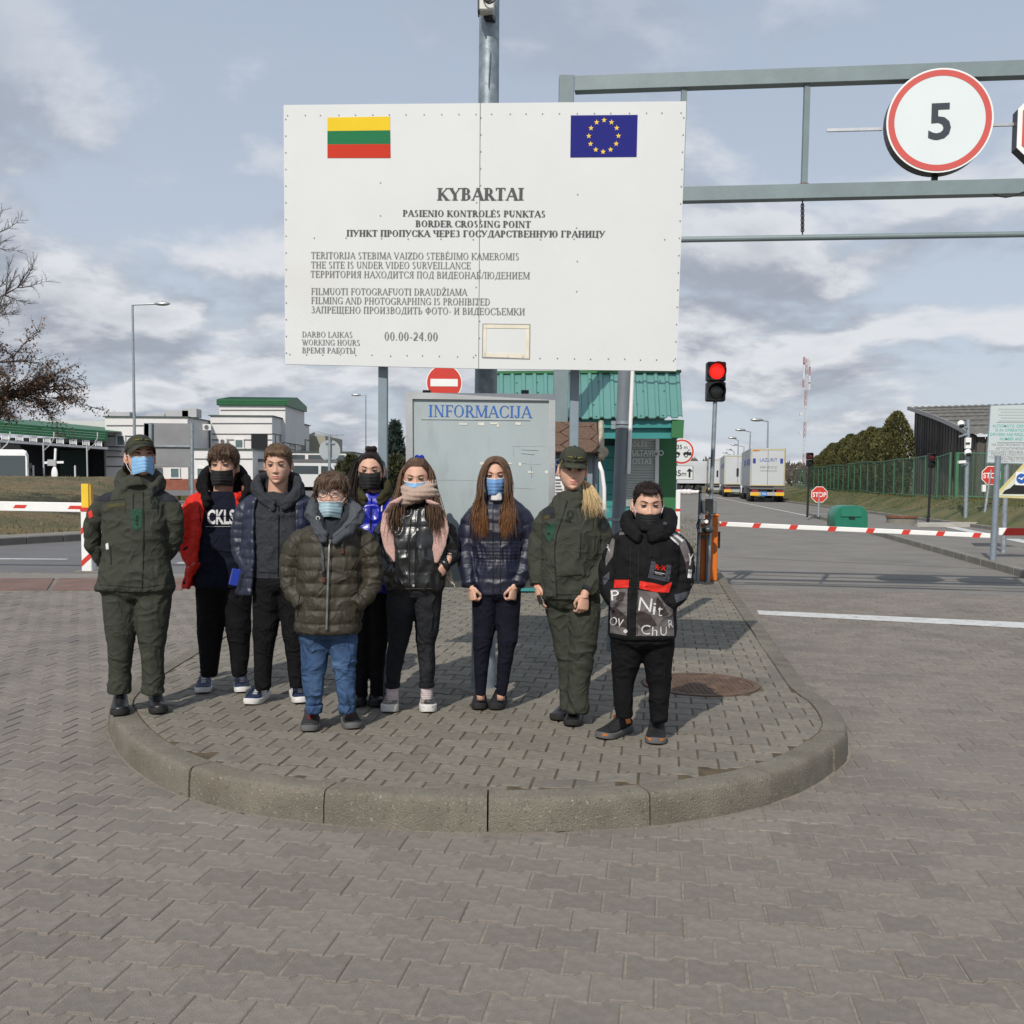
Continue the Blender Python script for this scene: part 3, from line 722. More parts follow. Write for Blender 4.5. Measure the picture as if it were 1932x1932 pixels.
def bline(s, px, py, px1, py1, cap, T, t, mm, b):       # base line from (px,py) to (px1,py1), cap height in photo px
 o = bp(px, py, .003); e = bp(px1, py1, .003); d = e - o
 serif_text(b, s, o, d.normalized(), be2, (bp(px, py) - bp(px, py - cap)).length, T * 1.0, t, fit=d.length, m=mm)
b = MB()
bline('KYBARTAI', 825, 378, 989, 378, 23, .20, .07, m_ink, b)
for s, x0, y0, x1, y1, cp in (('PASIENIO KONTROLĖS PUNKTAS', 760, 408.5, 1030, 410, 12), ('BORDER CROSSING POINT', 784, 428, 1002, 429.5, 12), ('ПУНКТ ПРОПУСКА ЧЕРЕЗ ГОСУДАРСТВЕННУЮ ГРАНИЦУ', 654, 446, 1142, 448, 12)):
 bline(s, x0, y0, x1, y1, cp, .20, .075, m_ink, b)
for s, x0, y0, x1, y1, cp in (('TERITORIJA STEBIMA VAIZDO STEBĖJIMO KAMEROMIS', 587, 488, 980, 490.5, 12.5), ('THE SITE IS UNDER VIDEO SURVEILLANCE', 587, 506, 889, 507.5, 12.5), ('ТЕРРИТОРИЯ НАХОДИТСЯ ПОД ВИДЕОНАБЛЮДЕНИЕМ', 586, 523.5, 1000, 526.5, 12.5),
  ('FILMUOTI FOTOGRAFUOTI DRAUDŽIAMA', 587, 556, 882, 557.5, 12.5), ('FILMING AND PHOTOGRAPHING IS PROHIBITED', 587, 573, 925, 576, 12.5), ('ЗАПРЕЩЕНО ПРОИЗВОДИТЬ ФОТО- И ВИДЕОСЪЕМКИ', 587, 590.5, 991, 594.5, 12.5),
  ('DARBO LAIKAS', 570, 636, 666, 637, 10.5), ('WORKING HOURS', 570, 651, 680, 652, 10.5), ('ВРЕМЯ РАБОТЫ', 570, 666, 671, 667, 10.5), ('00.00-24.00', 725, 642, 827, 643, 15.5)):
 bline(s, x0, y0, x1, y1, cp, .13, .062, m_inkl, b)
b.obj('lettering', None, bs, fix=False)
# a bare tape frame where a notice hung
m_tape = M('yellowed tape', (.66, .62, .50), .6, 0, .1, 20)
b = MB()
for q in (((912, 612), (999, 613), (999, 620), (912, 619)), ((912, 619.5), (918, 619.5), (917, 672), (911, 672)), ((993, 620.5), (999, 620.5), (998, 677), (992, 677)), ((911, 666), (990, 668), (990, 676), (911, 673))):
 b.prism([bp(*p, .003) for p in q], bn * -.003)
b.obj('tape_frame', m_tape, bs)
b = MB()
for (p, q) in (((911, 611), (1000, 612)), ((1000, 612), (999, 678)), ((911, 611), (910, 674)), ((910, 674.5), (999, 677))): b.bar(bp(*p, .002), bp(*q, .002), .004, .004)
b.obj('tape_outline', m_seam, bs)
b = MB(); rr = random.Random(5)
def rivet(px, py):
 c = bp(px, py, .0015); b.cyl(c - bn * .002, c + bn * .002, .0043, None, 7)
for k in range(24): rivet(542 + 741 * k / 23 + rr.uniform(-2, 2), 218 - 5 * k / 23); rivet(546 + 726 * k / 23 + rr.uniform(-2, 2), 668 + 12 * k / 23 + rr.uniform(-1, 1))
for k in range(15): rivet(539 + 1.5 * k / 14, 225 + 31.5 * k); rivet(1290 - 16 * k / 14, 222 + 32.5 * k); rivet(903.5 - 3 * k / 14 + rr.choice((-3, 4)), 222 + 32 * k)
for p in ((718, 345), (718, 407), (1090, 367), (1088, 430), (1089, 493), (1088, 550), (593, 449), (1254, 452), (653, 449), (720, 450), (770, 451), (832, 451), (893, 452), (1020, 452), (1083, 451)): rivet(*p)
tag(b.obj('rivet_field', M('grey rivets', (.21, .21, .21), .5, .4), bs), kind='stuff')
# its posts, each leaning as it stands
for (xt, xb) in ((724, 722), (1086, 1076)):
 t_ = W(xt, 640, 6.66); f_ = W(xb, 1325, 6.66); f_.z = KH
 MB().bar(f_, t_ + UP * 1.2, .058, .058, None, Y, .004).obj('post', m_greyblue, bs)
for py in (300, 560): MB().bar(bp(548, py, -.045), bp(1270, py, -.045), .05, .04).obj('cross_beam', m_greyblue, bs)
# ---- information board on the mast
ia = W(765, 740, 6.72); ib_ = W(1048.5, 743, 6.66); ic = W(768, 1108, 6.72)
inn = (ib_ - ia).cross(ic - ia).normalized(); inn = -inn if inn.y > 0 else inn
ip = lambda px, py, o=0.0: WP(px, py, ia, inn) + inn * o
ie1 = (ib_ - ia).normalized(); ie2 = inn.cross(ie1); ie2 = ie2 if ie2.z > 0 else -ie2
it = thing('information_board', 'grey metal display case lettered in blue, empty, with bare aluminium frame', 'notice board', (-.2, 6.75, .75))
m_pan = M('weathered pale panel', (.345, .40, .41), .4, 0, .06, 3, spots=[((.285, .33, .335), 9, .56, .72, .6), ((.40, .44, .44), 2, .5, .7, .6)], stretch=(1, 1, .35))
c4 = [(766, 741), (1048, 744), (1046, 1109), (768, 1107)]
i4 = [(779, 753), (1036, 756), (1034, 1097), (781, 1095)]
for k in range(4):
 q = [ip(*c4[k]), ip(*c4[(k + 1) % 4]), ip(*i4[(k + 1) % 4]), ip(*i4[k])]
 MB().prism([p + inn * .02 for p in q], inn * -.11).obj('frame', m_alu, it)
plate([ip(*p) for p in i4], inn, .03, m_pan, 'panel', it)
b = MB(); serif_text(b, 'INFORMACIJA', ip(808, 786, .003), ie1, ie2, (ip(808, 787) - ip(808, 765)).length, .125, .05, fit=(ip(1004, 789) - ip(808, 786)).length, m=M('blue lettering', (.015, .11, .42), .5))
b.obj('lettering', None, it, fix=False)
m_scrap = M('tape scrap', (.62, .61, .54), .6, 0, .1, 30)
m_grime = M('grime', (.275, .315, .32), .7, 0, .2, 40, spots=[((.345, .40, .41), 14, .45, .6, 1)])
for x0, y0, x1, y1 in ((866, 798, 882, 802), (902, 797, 914, 803), (925, 797, 940, 801), (937, 799, 942, 806), (972, 797, 983, 802), (905, 872, 917, 877), (978, 873, 984, 879), (996, 889, 1006, 893), (1028, 888, 1034, 894), (958, 873, 966, 876)):
 b = MB(); b.prism([ip(x0, y0, .003), ip(x1, y0 + .5, .003), ip(x1 - .5, y1, .003), ip(x0 + .8, y1 - .5, .003)], inn * -.003); b.obj('tape_scrap', m_scrap, it)
b = MB()
for (p, q, wd) in (((795, 791), (1000, 793), .010), ((968, 842), (1030, 841), .003), ((968, 843), (970, 868), .003), ((975, 874), (1020, 876), .003), ((984, 855), (1008, 857), .008), ((1002, 878), (1003, 900), .012), ((793, 905), (900, 906), .003), ((960, 920), (1010, 922), .003), ((985, 848), (1015, 849), .008)):
 b = MB(); b.bar(ip(*p, .0), ip(*q, .0), wd, .003, None, ie2); b.obj('grime_streak', m_grime, it)
for px in (804, 990): MB().box(ip(px, 739, -.03), (.05, .05, .022)).obj('clip', m_black, it)
for py in (850, 1000): MB().bar(W(911, py, 6.74), W(911, py, 6.93), .05, .05).obj('bracket', m_galv, it)
# ---- the tall mast and its camera
mast = thing('lamp_mast', 'tall round galvanised mast rising behind the big white board', 'mast', (-.19, 6.95, KH))
m_mast = M('mottled galvanised steel', (.235, .28, .31), .5, .45, .25, 16, .15, 40, spots=[((.40, .44, .46), 13, .60, .70, .7)])
f_ = W(911.5, 1312, 6.95); f_.z = KH - .02; t_ = W(926, -260, 6.95)
MB().tube([f_, f_.lerp(t_, .5), t_], [.084, .073, .062], 28, m_mast).obj('pole', m_mast, mast, smooth=True, angle=40)
b = MB(); rr = random.Random(8); ring = [[f_ + Vector((r * math.cos(2 * PI * i / 18) * (1 + rr.uniform(-.15, .15)), r * math.sin(2 * PI * i / 18), z)) for i in range(18)] for r, z in ((.17, .0), (.15, .035), (.085, .045))]
b.loft(ring); b.obj('footing', m_kerb2, mast)
a = f_.lerp(t_, .545); b = MB(); b.bar(W(922, 165, 6.872), W(925, 168, 6.87) + UP * .24, .006, .004); b.obj('slot', m_black, mast)
cmr = thing('security_camera', 'small white security camera box strapped to the tall mast', 'camera', tuple(W(920, 10, 6.82)))
cc = W(918, 2, 6.80)
MB().box(cc, (.10, .09, .15), None, None, .008).obj('housing', M('camera housing', (.60, .60, .56), .5), cmr)
MB().cyl(cc + Vector((.01, -.048, -.0)), cc + Vector((.01, -.062, -.0)), .026, None, 16).obj('lens', m_black, cmr)
MB().box(cc + Vector((-.052, 0, 0)), (.008, .1, .16)).obj('side_plate', m_black, cmr)
b = MB(); b.tube([cc + Vector((.02 + .045 * math.cos(a), -.07, .01 + .055 * math.sin(a))) for a in [i * .35 for i in range(-4, 16)]], .005, 6); b.obj('cable', m_black, cmr, smooth=True)
MB().bar(cc + Vector((.01, .03, -.08)), cc + Vector((.03, .10, -.08)), .06, .03).obj('bracket', m_black, cmr)
# ---- no-entry sign
def round_sign(name, label, cen, r, face, parent=None): ...
ns = thing('no_entry_sign', 'round red no entry sign with a white bar behind the display case', 'traffic sign', tuple(G(838, 1060, KH)))
c = W(838, 722, 15.5); r = .272
plate(disc_pts(c, X, UP, r), F, .012, m_white, 'rim', ns)
plate([p + F * .004 for p in disc_pts(c, X, UP, r * .945)], F, .004, m_red, 'face', ns)
plate([c + X * sx + UP * sz + F * .008 for sx, sz in ((-.205, -.055), (.205, -.055), (.205, .055), (-.205, .055))], F, .004, m_white, 'bar', ns)
MB().cyl((c.x, c.y + .04, KH), (c.x, c.y + .04, c.z + .2), .03, m_galv, 12).obj('post', m_galv, ns)
# ---- pole with a white conduit in front of the booth
cp = thing('conduit_pole', 'grey round pole with thin white conduit pipe strapped along its side', 'pole', tuple(G(1160, 1225, KH)))
f_ = G(1157, 1228, KH); t_ = W(1190, 420, f_.y)
MB().tube([f_, t_], [.060, .052], 20).obj('pole', M('grey lacquered steel', (.165, .19, .21), .45, .1, .1, 6), cp, smooth=True, angle=40)
dp = (t_ - f_); off = Vector((.062, -.035, 0))
MB().tube([f_ + dp * k + off for k in (.42, .7, 1)], .017, 12).obj('conduit', m_white, cp, smooth=True, angle=40)
for py in (798, 806, 980):
 k = (W(1180, py, f_.y).z - f_.z) / dp.z; cc = f_ + dp * k
 MB().tube([cc - UP * .012, cc + UP * .012], .066, 20).obj('strap', m_galv, cp)
 MB().box(cc + Vector((-.075, -.01, 0)), (.04, .03, .03)).obj('strap_bolt', m_galv, cp)
# ---- height gantry
gt = thing('height_gantry', 'grey green steel height limit gantry spanning the right hand lane', 'gantry', tuple(G(1045, 1146, KH)))
gb = W(1052, 1000, 11.6); gb.z = KH; gtop = W(1069, 146, 11.6)
MB().bar(gb, gtop, .165, .165, None, Y, .006).obj('column', m_gantry, gt)
gd = PD
def gpt(px, py):
 n = RD; return WP(px, py, Vector((gtop.x, gtop.y, 0)), n)
tb = MB(); tb.bar(gpt(1085, 161), gpt(2300, 119), .13, .16, None, UP, .005); tb.obj('top_beam', m_gantry, gt)
tb = MB(); tb.bar(gpt(1060, 374), gpt(2300, 345), .13, .155, None, UP, .005); tb.obj('lower_beam', m_gantry, gt)
for x0, x1, ya, yb in ((1291, 1284, 165, 362), (1523, 1517, 154, 350), (2100, 2092, 135, 338)):
 MB().bar(gpt(x0, ya), gpt(x1, yb), .06, .06, None, Y).obj('strut', m_gantry, gt)
MB().cyl(gpt(1517, 347), gpt(1516, 366), .055, m_rust, 8).obj('rust_stain', m_rust, gt)
hb = MB(); hb.tube([gpt(1040, 456), gpt(2300, 436)], .032, 12); hb.obj('hanging_bar', m_gantry, gt)
for px in (1514, 2100):
 t0, t1 = gpt(px, 382), gpt(px, 440); n = 13
 for k in range(n):
  c = t0.lerp(t1, (k + .5) / n); b = MB(); ax = (PD if k % 2 else RD)
  b.tube([c + ax * (.016 * math.cos(a)) + UP * (.030 * math.sin(a)) for a in [2 * PI * i / 8 for i in range(9)]], .006, 5, None, False); b.obj('chain_link', m_dark, gt, smooth=True)
b = MB(); b.tube([gpt(1868 + 12 * k, 371 + 6 * math.sin(k * .8)) - RD * .1 for k in range(7)], .008, 6); b.obj('cable', m_black, gt)
# round 5 sign (standing on the lower beam)
m_signw = M('speed sign white', (.66, .72, .72), .35, 0, .02, 2)
m_signr = M('faded sign red', (.56, .085, .07), .4, 0, .04, 2)
g5 = thing('speed_limit_sign', 'large round lit-box speed limit sign reading 5 on the gantry', 'traffic sign', tuple(gpt(1764, 345)))
sn = -RD; c = gpt(1767, 235) + sn * .12; r5 = (gpt(1867, 235) - gpt(1667, 235)).length / 2
e1s = PD;
b = MB(); b.prism(disc_pts(c + sn * .0, e1s, UP, r5, 56), sn * -.16); b.obj('box', m_black, g5)
plate([p + sn * .004 for p in disc_pts(c, e1s, UP, r5, 56)], sn, .004, m_white, 'rim', g5)
b = MB(); n = 56; A, B = disc_pts(c + sn * .009, e1s, UP, r5 * .965, n), disc_pts(c + sn * .009, e1s, UP, r5 * .85, n)
b.add(A + B, [(i, (i + 1) % n, n + (i + 1) % n, n + i) for i in range(n)]); b.obj('red_ring', m_signr, g5)
plate([p + sn * .007 for p in disc_pts(c, e1s, UP, r5 * .86, 56)], sn, .003, m_signw, 'face', g5)
b = MB(); sans(b, '5', c - UP * (r5 * .345) + sn * .011 + PD * .0, e1s, UP, r5 * .70, None, fit=r5 * .42, bold=.02, align='C'); b.obj('numeral', M('slate numeral', (.022, .032, .045), .5), g5)
MB().bar(gpt(1764, 330), gpt(1762, 346), .05, .06).obj('foot', m_black, g5)
MB().bar(gpt(1560, 246), gpt(1665, 243.5), .03, .03).obj('arm', m_alu, g5)
so_ = thing('octagonal_sign', 'octagonal red stop box sign cut by the picture edge on the gantry', 'traffic sign', tuple(gpt(2000, 345)))
c = gpt(2003, 246) + sn * .12; ro = (gpt(2094, 246) - gpt(1911, 246)).length / 2 / math.cos(PI / 8)
oc = lambda k, o: [c + sn * o + e1s * (ro * k * math.cos(PI / 8 + i * PI / 4)) + UP * (ro * k * math.sin(PI / 8 + i * PI / 4)) for i in range(8)]
MB().prism(oc(1, 0), sn * -.16).obj('box', m_black, so_); MB().prism(oc(1, .004), sn * -.004).obj('rim', m_white, so_); MB().prism(oc(.9, .008), sn * -.004).obj('face', m_signr, so_)
b = MB(); sans(b, 'STOP', c - UP * .16 + sn * .012, e1s, UP, .32, None, fit=ro * 1.45, bold=.012, align='C'); b.obj('lettering', m_white, so_)
MB().bar(gpt(1868, 236), gpt(1912, 235), .03, .03).obj('arm', m_alu, so_); MB().bar(gpt(2003, 330), gpt(2003, 346), .05, .06).obj('foot', m_black, so_)
# ---- sentry booth with the turquoise roof
m_turq = M('turquoise sheet', (.115, .275, .24), .45, .1, .06, 1.2)
m_turqd = M('turquoise boards', (.035, .24, .235), .5, 0, .1, 3)
m_grn = M('green boards', (.03, .145, .05), .5, 0, .1, 3)
m_dteal = M('dark teal boards', (.012, .062, .055), .6, 0, .15, 3)
bo = thing('sentry_booth', 'small turquoise booth with ribbed metal roof and blind behind its window', 'booth', tuple(G(1110, 1110, KH)))
D0, D1 = 12.0, 13.0
el, er = W(930, 792, D0), W(1288, 787, D0); rl, rr_ = W(930, 706, 13.4), W(1283, 704, 13.4)
sl_ = (rl - el); wd_ = (er - el)
nr = 17; prof = []
for k in range(nr):
 for (t, h) in ((.0, 0), (.55, 0), (.66, .022), (.89, .022)): prof.append(((k + t) / nr, h))
prof.append((1, 0)); rn = wd_.cross(sl_).normalized(); rn = rn if rn.z > 0 else -rn
b = MB(); lo = [el + wd_ * t + rn * h for t, h in prof]; hi = [rl + (rr_ - rl) * t + rn * h for t, h in prof]
b.add(lo + hi + [p - rn * .012 for p in lo], [(i, i + 1, len(prof) + i + 1, len(prof) + i) for i in range(len(prof) - 1)] + [(i, 2 * len(prof) + i, 2 * len(prof) + i + 1, i + 1) for i in range(len(prof) - 1)])
b.obj('roof', m_turq, bo, fix=False)
b = MB();
for i in range(nr):
 for t in (.03, .27, .55, .78):
  if (i + int(t * 10)) % 2: p = el.lerp(rl, t) + (er - el) * ((i + .3) / nr) + rn * .002; b.cyl(p, p + rn * .006, .011, None, 6)
tag(b.obj('screw_field', m_dteal, bo), kind='stuff')
MB().bar(rl + UP * .02, rr_ + UP * .02 + wd_ * .004, .09, .035).obj('ridge_cap', m_grn, bo)
b = MB(); back = [Vector((rl.x, 15.0, el.z)), Vector((rr_.x, 15.0, er.z))]; b.add([rl, rr_, back[1], back[0]], [(0, 1, 2, 3)]); b.obj('back_roof', m_turq, bo)
wl, wr = W(950, 900, D1).x, W(1272, 900, D1).x
zt = W(1200, 822, D0 + .2).z
MB().box(((wl + wr) / 2, D1 + 1.0, (zt + KH) / 2), (wr - wl, 1.96, zt - KH)).obj('body', m_dteal, bo)
for k in range(12):
 z0 = KH + .02 + k * .155
 MB().box(((wl + wr) / 2 - .08, D1 - .012 - .004 * (k % 2), z0 + .075), (wr - wl - .2, .026, .148)).obj('plank', m_turqd, bo)
MB().bar(W(930, 800, D0 + .1), W(1283, 800, D0 + .1), .04, .09).obj('fascia', m_turqd, bo); MB().bar(W(930, 817, D0 + .16), W(1280, 817, D0 + .16), .04, .13).obj('fascia', m_turqd, bo)
MB().bar(W(1279, 792, D0 + .06), W(1277, 826, D0 + .06), .05, .14, None, X).obj('fascia_end', m_grn, bo)
cpx = W(1259, 900, D1 - .06)
MB().box((cpx.x, D1 - .03, (KH + zt) / 2), (.22, .10, zt - KH)).obj('corner_post', m_grn, bo)
g1, g2 = W(1163, 828, D1 - .06), W(1250, 956, D1 - .06)
for a, b_ in ((g1.x + .02, g1.x + .055), (g2.x - .10, g2.x - .055)):
 MB().box(((a + b_) / 2, D1 - .055, (g1.z + g2.z) / 2), (.05, .05, g1.z - g2.z)).obj('window_frame', m_white, bo)
MB().box(((g1.x + g2.x) / 2 - .02, D1 - .05, g1.z + .012), (g2.x - g1.x, .05, .03)).obj('window_frame', m_white, bo)
for k in range(26):
 z = g1.z - .02 - k * (g1.z - g2.z) / 26
 MB().box(((g1.x + g2.x) / 2 - .02, D1 - .045, z), (g2.x - g1.x - .15, .006, .030), m_white, Matrix.Rotation(rad(28), 3, 'X')).obj('blind_slat', M('blind', (.52, .56, .55), .5) if k == 0 else MATS['blind'], bo)
MB().box(((g1.x + g2.x) / 2 - .02, D1 - .033, (g1.z + g2.z) / 2), (g2.x - g1.x - .12, .008, g1.z - g2.z)).obj('blind_back', m_greyblue, bo)
b = MB()
for k, (s, x1) in enumerate((('GILĖS', 1221), ('ULTAVIMO', 1252), ('OSTAS', 1229))):
 o = W(1193, 843 + 16 * k, D1 - .085); e = W(x1, 843 + 16 * k, D1 - .085)
 sans(b, s, o, X, UP, .068, None, fit=min((e - o).length, .47), bold=.012)
b.obj('lettering', M('frosted lettering', (.74, .78, .77), .6), bo)
# ---- log shelter with information panel
ks = thing('log_shelter', 'brown shingle roofed log stand with blue information panel', 'notice board', tuple(G(1090, 1180, KH)))
m_shing = M('brown shingles', (.115, .068, .046), .9, 0, .25, 30, .6, 60)
ra, rb, rc_, rd_ = W(1030, 853, 9.75), W(1131, 855, 9.75), W(1133, 800, 10.2), W(1032, 797, 10.2)
plate([ra, rb, rc_, rd_], (rb - ra).cross(rd_ - ra).normalized(), .03, M('shingle gap', (.02, .015, .012), .9), 'roof', ks)
rn2 = (rb - ra).cross(rd_ - ra).normalized(); sc_ = .26
hexx = lambda cx, cy: [(cx - .25, cy - .5), (cx + .25, cy - .5), (cx + .5, cy), (cx + .25, cy + .5), (cx - .25, cy + .5), (cx - .5, cy)]
e1k = (rb - ra).normalized(); e2k = rn2.cross(e1k); Lx, Ly = (rb - ra).length, (rd_ - ra).length
for i in range(-1, 4):
 for j in range(-1, 4):
  cx, cy = (i * 1.5 + .2) * .2, (j + (i % 2) * .5) * .23
  poly = [(x, y) for x, y in hexx(0, 0)]
  P = [(cx + x * .385, cy + y * .222) for x, y in poly]
  P = [(max(0, min(Lx, x)), max(0, min(Ly, y))) for x, y in P]
  if parea(P) < .002: continue
  MB().prism([ra + e1k * x + e2k * y + rn2 * .012 for x, y in P], rn2 * -.011).obj('shingle', m_shing, ks)
m_log = M('pale debarked log', (.42, .37, .27), .8, 0, .35, 12, .6, 40)
MB().tube([W(1135, 866, 9.72), W(1134, 797, 10.2)], .028, 10).obj('rafter_log', m_log, ks, smooth=True)
MB().tube([W(1138, 853, 9.75), W(1138, 853, 9.75) + Vector((.02, .6, 0))], .052, 12).obj('beam_log', m_log, ks)
fb, ft = G(1050, 1180, KH), W(1040, 855, 9.95)
for px in (1040, 1113): a = W(px, 852, 9.98); MB().bar((a.x, a.y, KH), a, .05, .05, None, Y).obj('post', m_greyblue, ks)
MB().bar(W(1038, 858, 9.97), W(1116, 859, 9.97), .05, .05).obj('rail', m_greyblue, ks)
q = [W(1030, 862, 9.95), W(1109, 862, 9.95), W(1108, 893, 9.95), W(1030, 893, 9.95)]; plate(q, F, .02, M('panel blue', (.03, .10, .34), .35), 'blue_panel', ks)
b = MB(); sans(b, 'INFORMACI', W(1058, 879, 9.94), -X * -1, UP, .07, None, bold=.02); b = MB(); sans(b, 'CIJA', W(1046, 879, 9.94), X, UP, .075, None, bold=.02)
for k in range(12): a = 2 * PI * k / 12; c = W(1096, 874, 9.945) + X * (.055 * math.cos(a)) + UP * (.055 * math.sin(a)); star(b, c, X, UP, .012, F)
b.obj('lettering', m_white, ks)
q = [W(1046, 899, 9.95), W(1064, 899, 9.95), W(1064, 990, 9.95), W(1046, 990, 9.95)]; plate(q, F, .004, m_white, 'paper_notice', ks)
b = MB()
for k in range(9): b.bar(W(1048, 905 + 6 * k, 9.942), W(1062 - (k * 5 % 7), 905 + 6 * k, 9.942), .002, .012)
b.obj('print_line', m_inkl, ks)
sp = thing('shelter_post', 'plain grey blue round post between log stand and booth', 'post', tuple(G(1122, 1180, KH)))
a = W(1121, 856, 10.1); MB().tube([(a.x - .03, a.y, KH), a], .045, 14).obj('post', m_greyblue, sp, smooth=True, angle=40)
MB().sphere(a, (.047, .047, .02), None, 14, 6).obj('cap', m_greyblue, sp, smooth=True)
bw = thing('white_gate_leaf', 'narrow white swing gate edge beside the booth boards', 'gate', tuple(G(1130, 1150, KH)))
a, c = W(1133, 872, 11.2), W(1148, 1000, 11.2); MB().tube([W(1129, 872, 11.2), W(1136, 890, 11.2), W(1140, 920, 11.2), W(1141, 1060, 11.2)], .022, 10).obj('frame', m_white, bw, smooth=True)
MB().bar(W(1133, 880, 11.22), W(1133, 1075, 11.22), .03, .03, None, Y).obj('stile', m_greyblue, bw)
# ---- right barrier, signal, cameras
def signal(name, label, base, top, hw, lit, pole_r, m_pole, grp=None):
 t = thing(name, label, 'traffic light', tuple(base), grp)
 c = Vector(top); s = hw
 MB().tube([base, c - UP * (s * 1.95)], pole_r, 14).obj('pole', m_pole, t, smooth=True, angle=40)
 for k, z in enumerate((.98, -.98)):
  cc = c + UP * (s * z)
  MB().box(cc, (s * 1.85, s * 1.1, s * 1.9), None, None, s * .12).obj('housing', m_black, t)
  n = 20; o = cc - Y * (s * .56)
  b = MB(); b.sphere(o, (s * .78, s * .18, s * .78), None, 20, 10)
  b.obj('lens', m_lit if (lit and k == 0) else (m_rlens if k == 0 else m_glens), t, smooth=True)
  b = MB(); out_, in_ = [], []
  for dy in (0, 1):
   for rr2 in (s * .90, s * .82):
    for i in range(n + 1):
     a = PI * (-.25 + 1.5 * i / n); ln = s * (.25 + .55 * max(0, math.sin(a))) if dy else 0
     out_.append(o + X * (rr2 * math.cos(a)) + UP * (rr2 * math.sin(a)) - Y * ln)
  m_ = n + 1; fs = []
  for i in range(n): fs += [(i, i + 1, 2 * m_ + i + 1, 2 * m_ + i), (m_ + i, 3 * m_ + i, 3 * m_ + i + 1, m_ + i + 1), (2 * m_ + i, 2 * m_ + i + 1, 3 * m_ + i + 1, 3 * m_ + i)]
  b.add(out_, fs); b.obj('visor', m_black, t)
 return t
m_lit = M('lit red lens', (.9, .02, .012), .3, emit=.85); m_rlens = M('unlit red lens', (.10, .012, .01), .25); m_glens = M('unlit dark lens', (.008, .012, .011), .2)
base = G(1335, 1098, KH); top = W(1350, 720.5, base.y)
signal('traffic_light', 'tall two lamp traffic light glowing red beside the orange barrier', base, top, .143, True, .031, m_galv)
# orange barrier cabinet and boom
ca, cb = G(1318, 1096, KH), G(1349, 1097, KH)
bar = thing('boom_barrier', 'orange barrier cabinet with red striped white boom across the right lane', 'barrier', tuple(ca))
hz_ = W(1340, 974, cb.y).z
b = MB(); cx = (W(1323, 1090, ca.y + .1).x + W(1352, 1090, ca.y + .1).x) / 2
b.box((cx, ca.y + .16, (KH + hz_) / 2), (.245, .3, hz_ - KH), None, Matrix.Rotation(-ALPHA, 3, 'Z'), .012); b.obj('cabinet', m_orange, bar)
MB().box((cx - .035, ca.y - .0, (KH + hz_) / 2 - .02), (.06, .02, hz_ - KH - .06)).obj('door', M('orange door', (.60, .145, .012), .4), bar)
MB().box((cx, ca.y + .16, hz_ + .01), (.28, .33, .03), None, Matrix.Rotation(-ALPHA, 3, 'Z'), .008).obj('lid', m_orange, bar)
MB().box((cx + .135, ca.y + .12, (KH + hz_) / 2 + .12), (.03, .07, .24)).obj('hinge_cover', m_black, bar)
def boom(a, b_, ht, wd, stripes, parent, skew=.03, red=None):
 d = (b_ - a); L = d.length; d.normalize(); up = Vector((0, 0, 1)); s = d.cross(up)
 MB().bar(a, b_, wd, ht, None, UP, .008).obj('boom', m_white, parent)
 for t in stripes:
  c = a + d * (L * t[0]); w2 = L * (t[1] - t[0]); zs = ht * .5 * (red or 1.0)
  for sg in (1, -1):
   o = s * (sg * (wd / 2 + .003))
   MB().prism([c + o - up * zs - d * skew, c + o - up * zs + d * (w2 - skew), c + o + up * zs + d * (w2 + skew), c + o + up * zs + d * skew], s * (-sg * .0025)).obj('stripe', m_red, parent)
a = W(1356, 988.5, ca.y + .05); n_ = RD; b_ = WP(1868, 1011, a, n_)
boom(a, b_, .068, .05, [(.006, .03), (.13, .157), (.268, .296), (.412, .44), (.553, .58), (.683, .71), (.807, .834), (.937, .964)], bar, skew=.016)
# second boom beyond, right edge
tb = thing('boom_barrier', 'red striped white boom closing the far lane at right edge', 'barrier', tuple(G(1990, 1040, .1)))
a = W(1884, 1003, 20.5); b_ = WP(2250, 1004, a, RD); boom(a, b_, .15, .06, [(.03, .2), (.5, .62)], tb)
MB().box(tuple(Vector((b_.x, b_.y, .55))), (.3, .3, 1.1), None, None, .01).obj('cabinet', m_orange, tb)
# camera post left of the cabinet
cpst = thing('camera_post', 'grey post carrying number plate cameras left of the orange barrier', 'camera post', tuple(G(1322, 1098, KH)))
f_ = G(1315, 1098, KH); t_ = W(1321, 929, f_.y); MB().tube([f_, t_], .021, 12).obj('post', m_greyblue, cpst, smooth=True, angle=40)
MB().sphere(t_, (.026, .026, .02), None, 12, 6).obj('cap', m_black, cpst)
MB().cyl(t_, t_ + UP * .07, .012, m_black, 8).obj('aerial', m_black, cpst)
y0 = f_.y - .1
c = W(1337, 956, y0); MB().box(c, (.14, .26, .20), None, Matrix.Rotation(rad(12), 3, 'Z'), .015).obj('camera_housing', M('camera grey', (.16, .175, .185), .5, 0, .1), cpst)
MB().cyl(W(1340, 961, y0 - .13), W(1340, 961, y0 - .17), .035, m_black, 16).obj('lens', m_black, cpst)
MB().box(W(1338, 952, y0 - .135), (.11, .01, .16)).obj('face_plate', m_black, cpst)
for px, py, r in ((1326, 984, .03), (1333, 984, .026)): MB().tube([W(px, py, y0), W(px, py, y0 - .08)], r, 14).obj('lamp', m_white, cpst)
MB().box(W(1324, 975, y0 + .04), (.075, .08, .06)).obj('junction_box', m_alu, cpst); MB().box(W(1327, 1000, y0 + .03), (.13, .08, .085), None, None, .01).obj('junction_box', m_alu, cpst)
MB().sphere(W(1336, 999, y0 - .04), (.085, .09, .06), None, 14, 8).obj('dome', M('dome grey', (.05, .055, .06), .35), cpst, smooth=True)
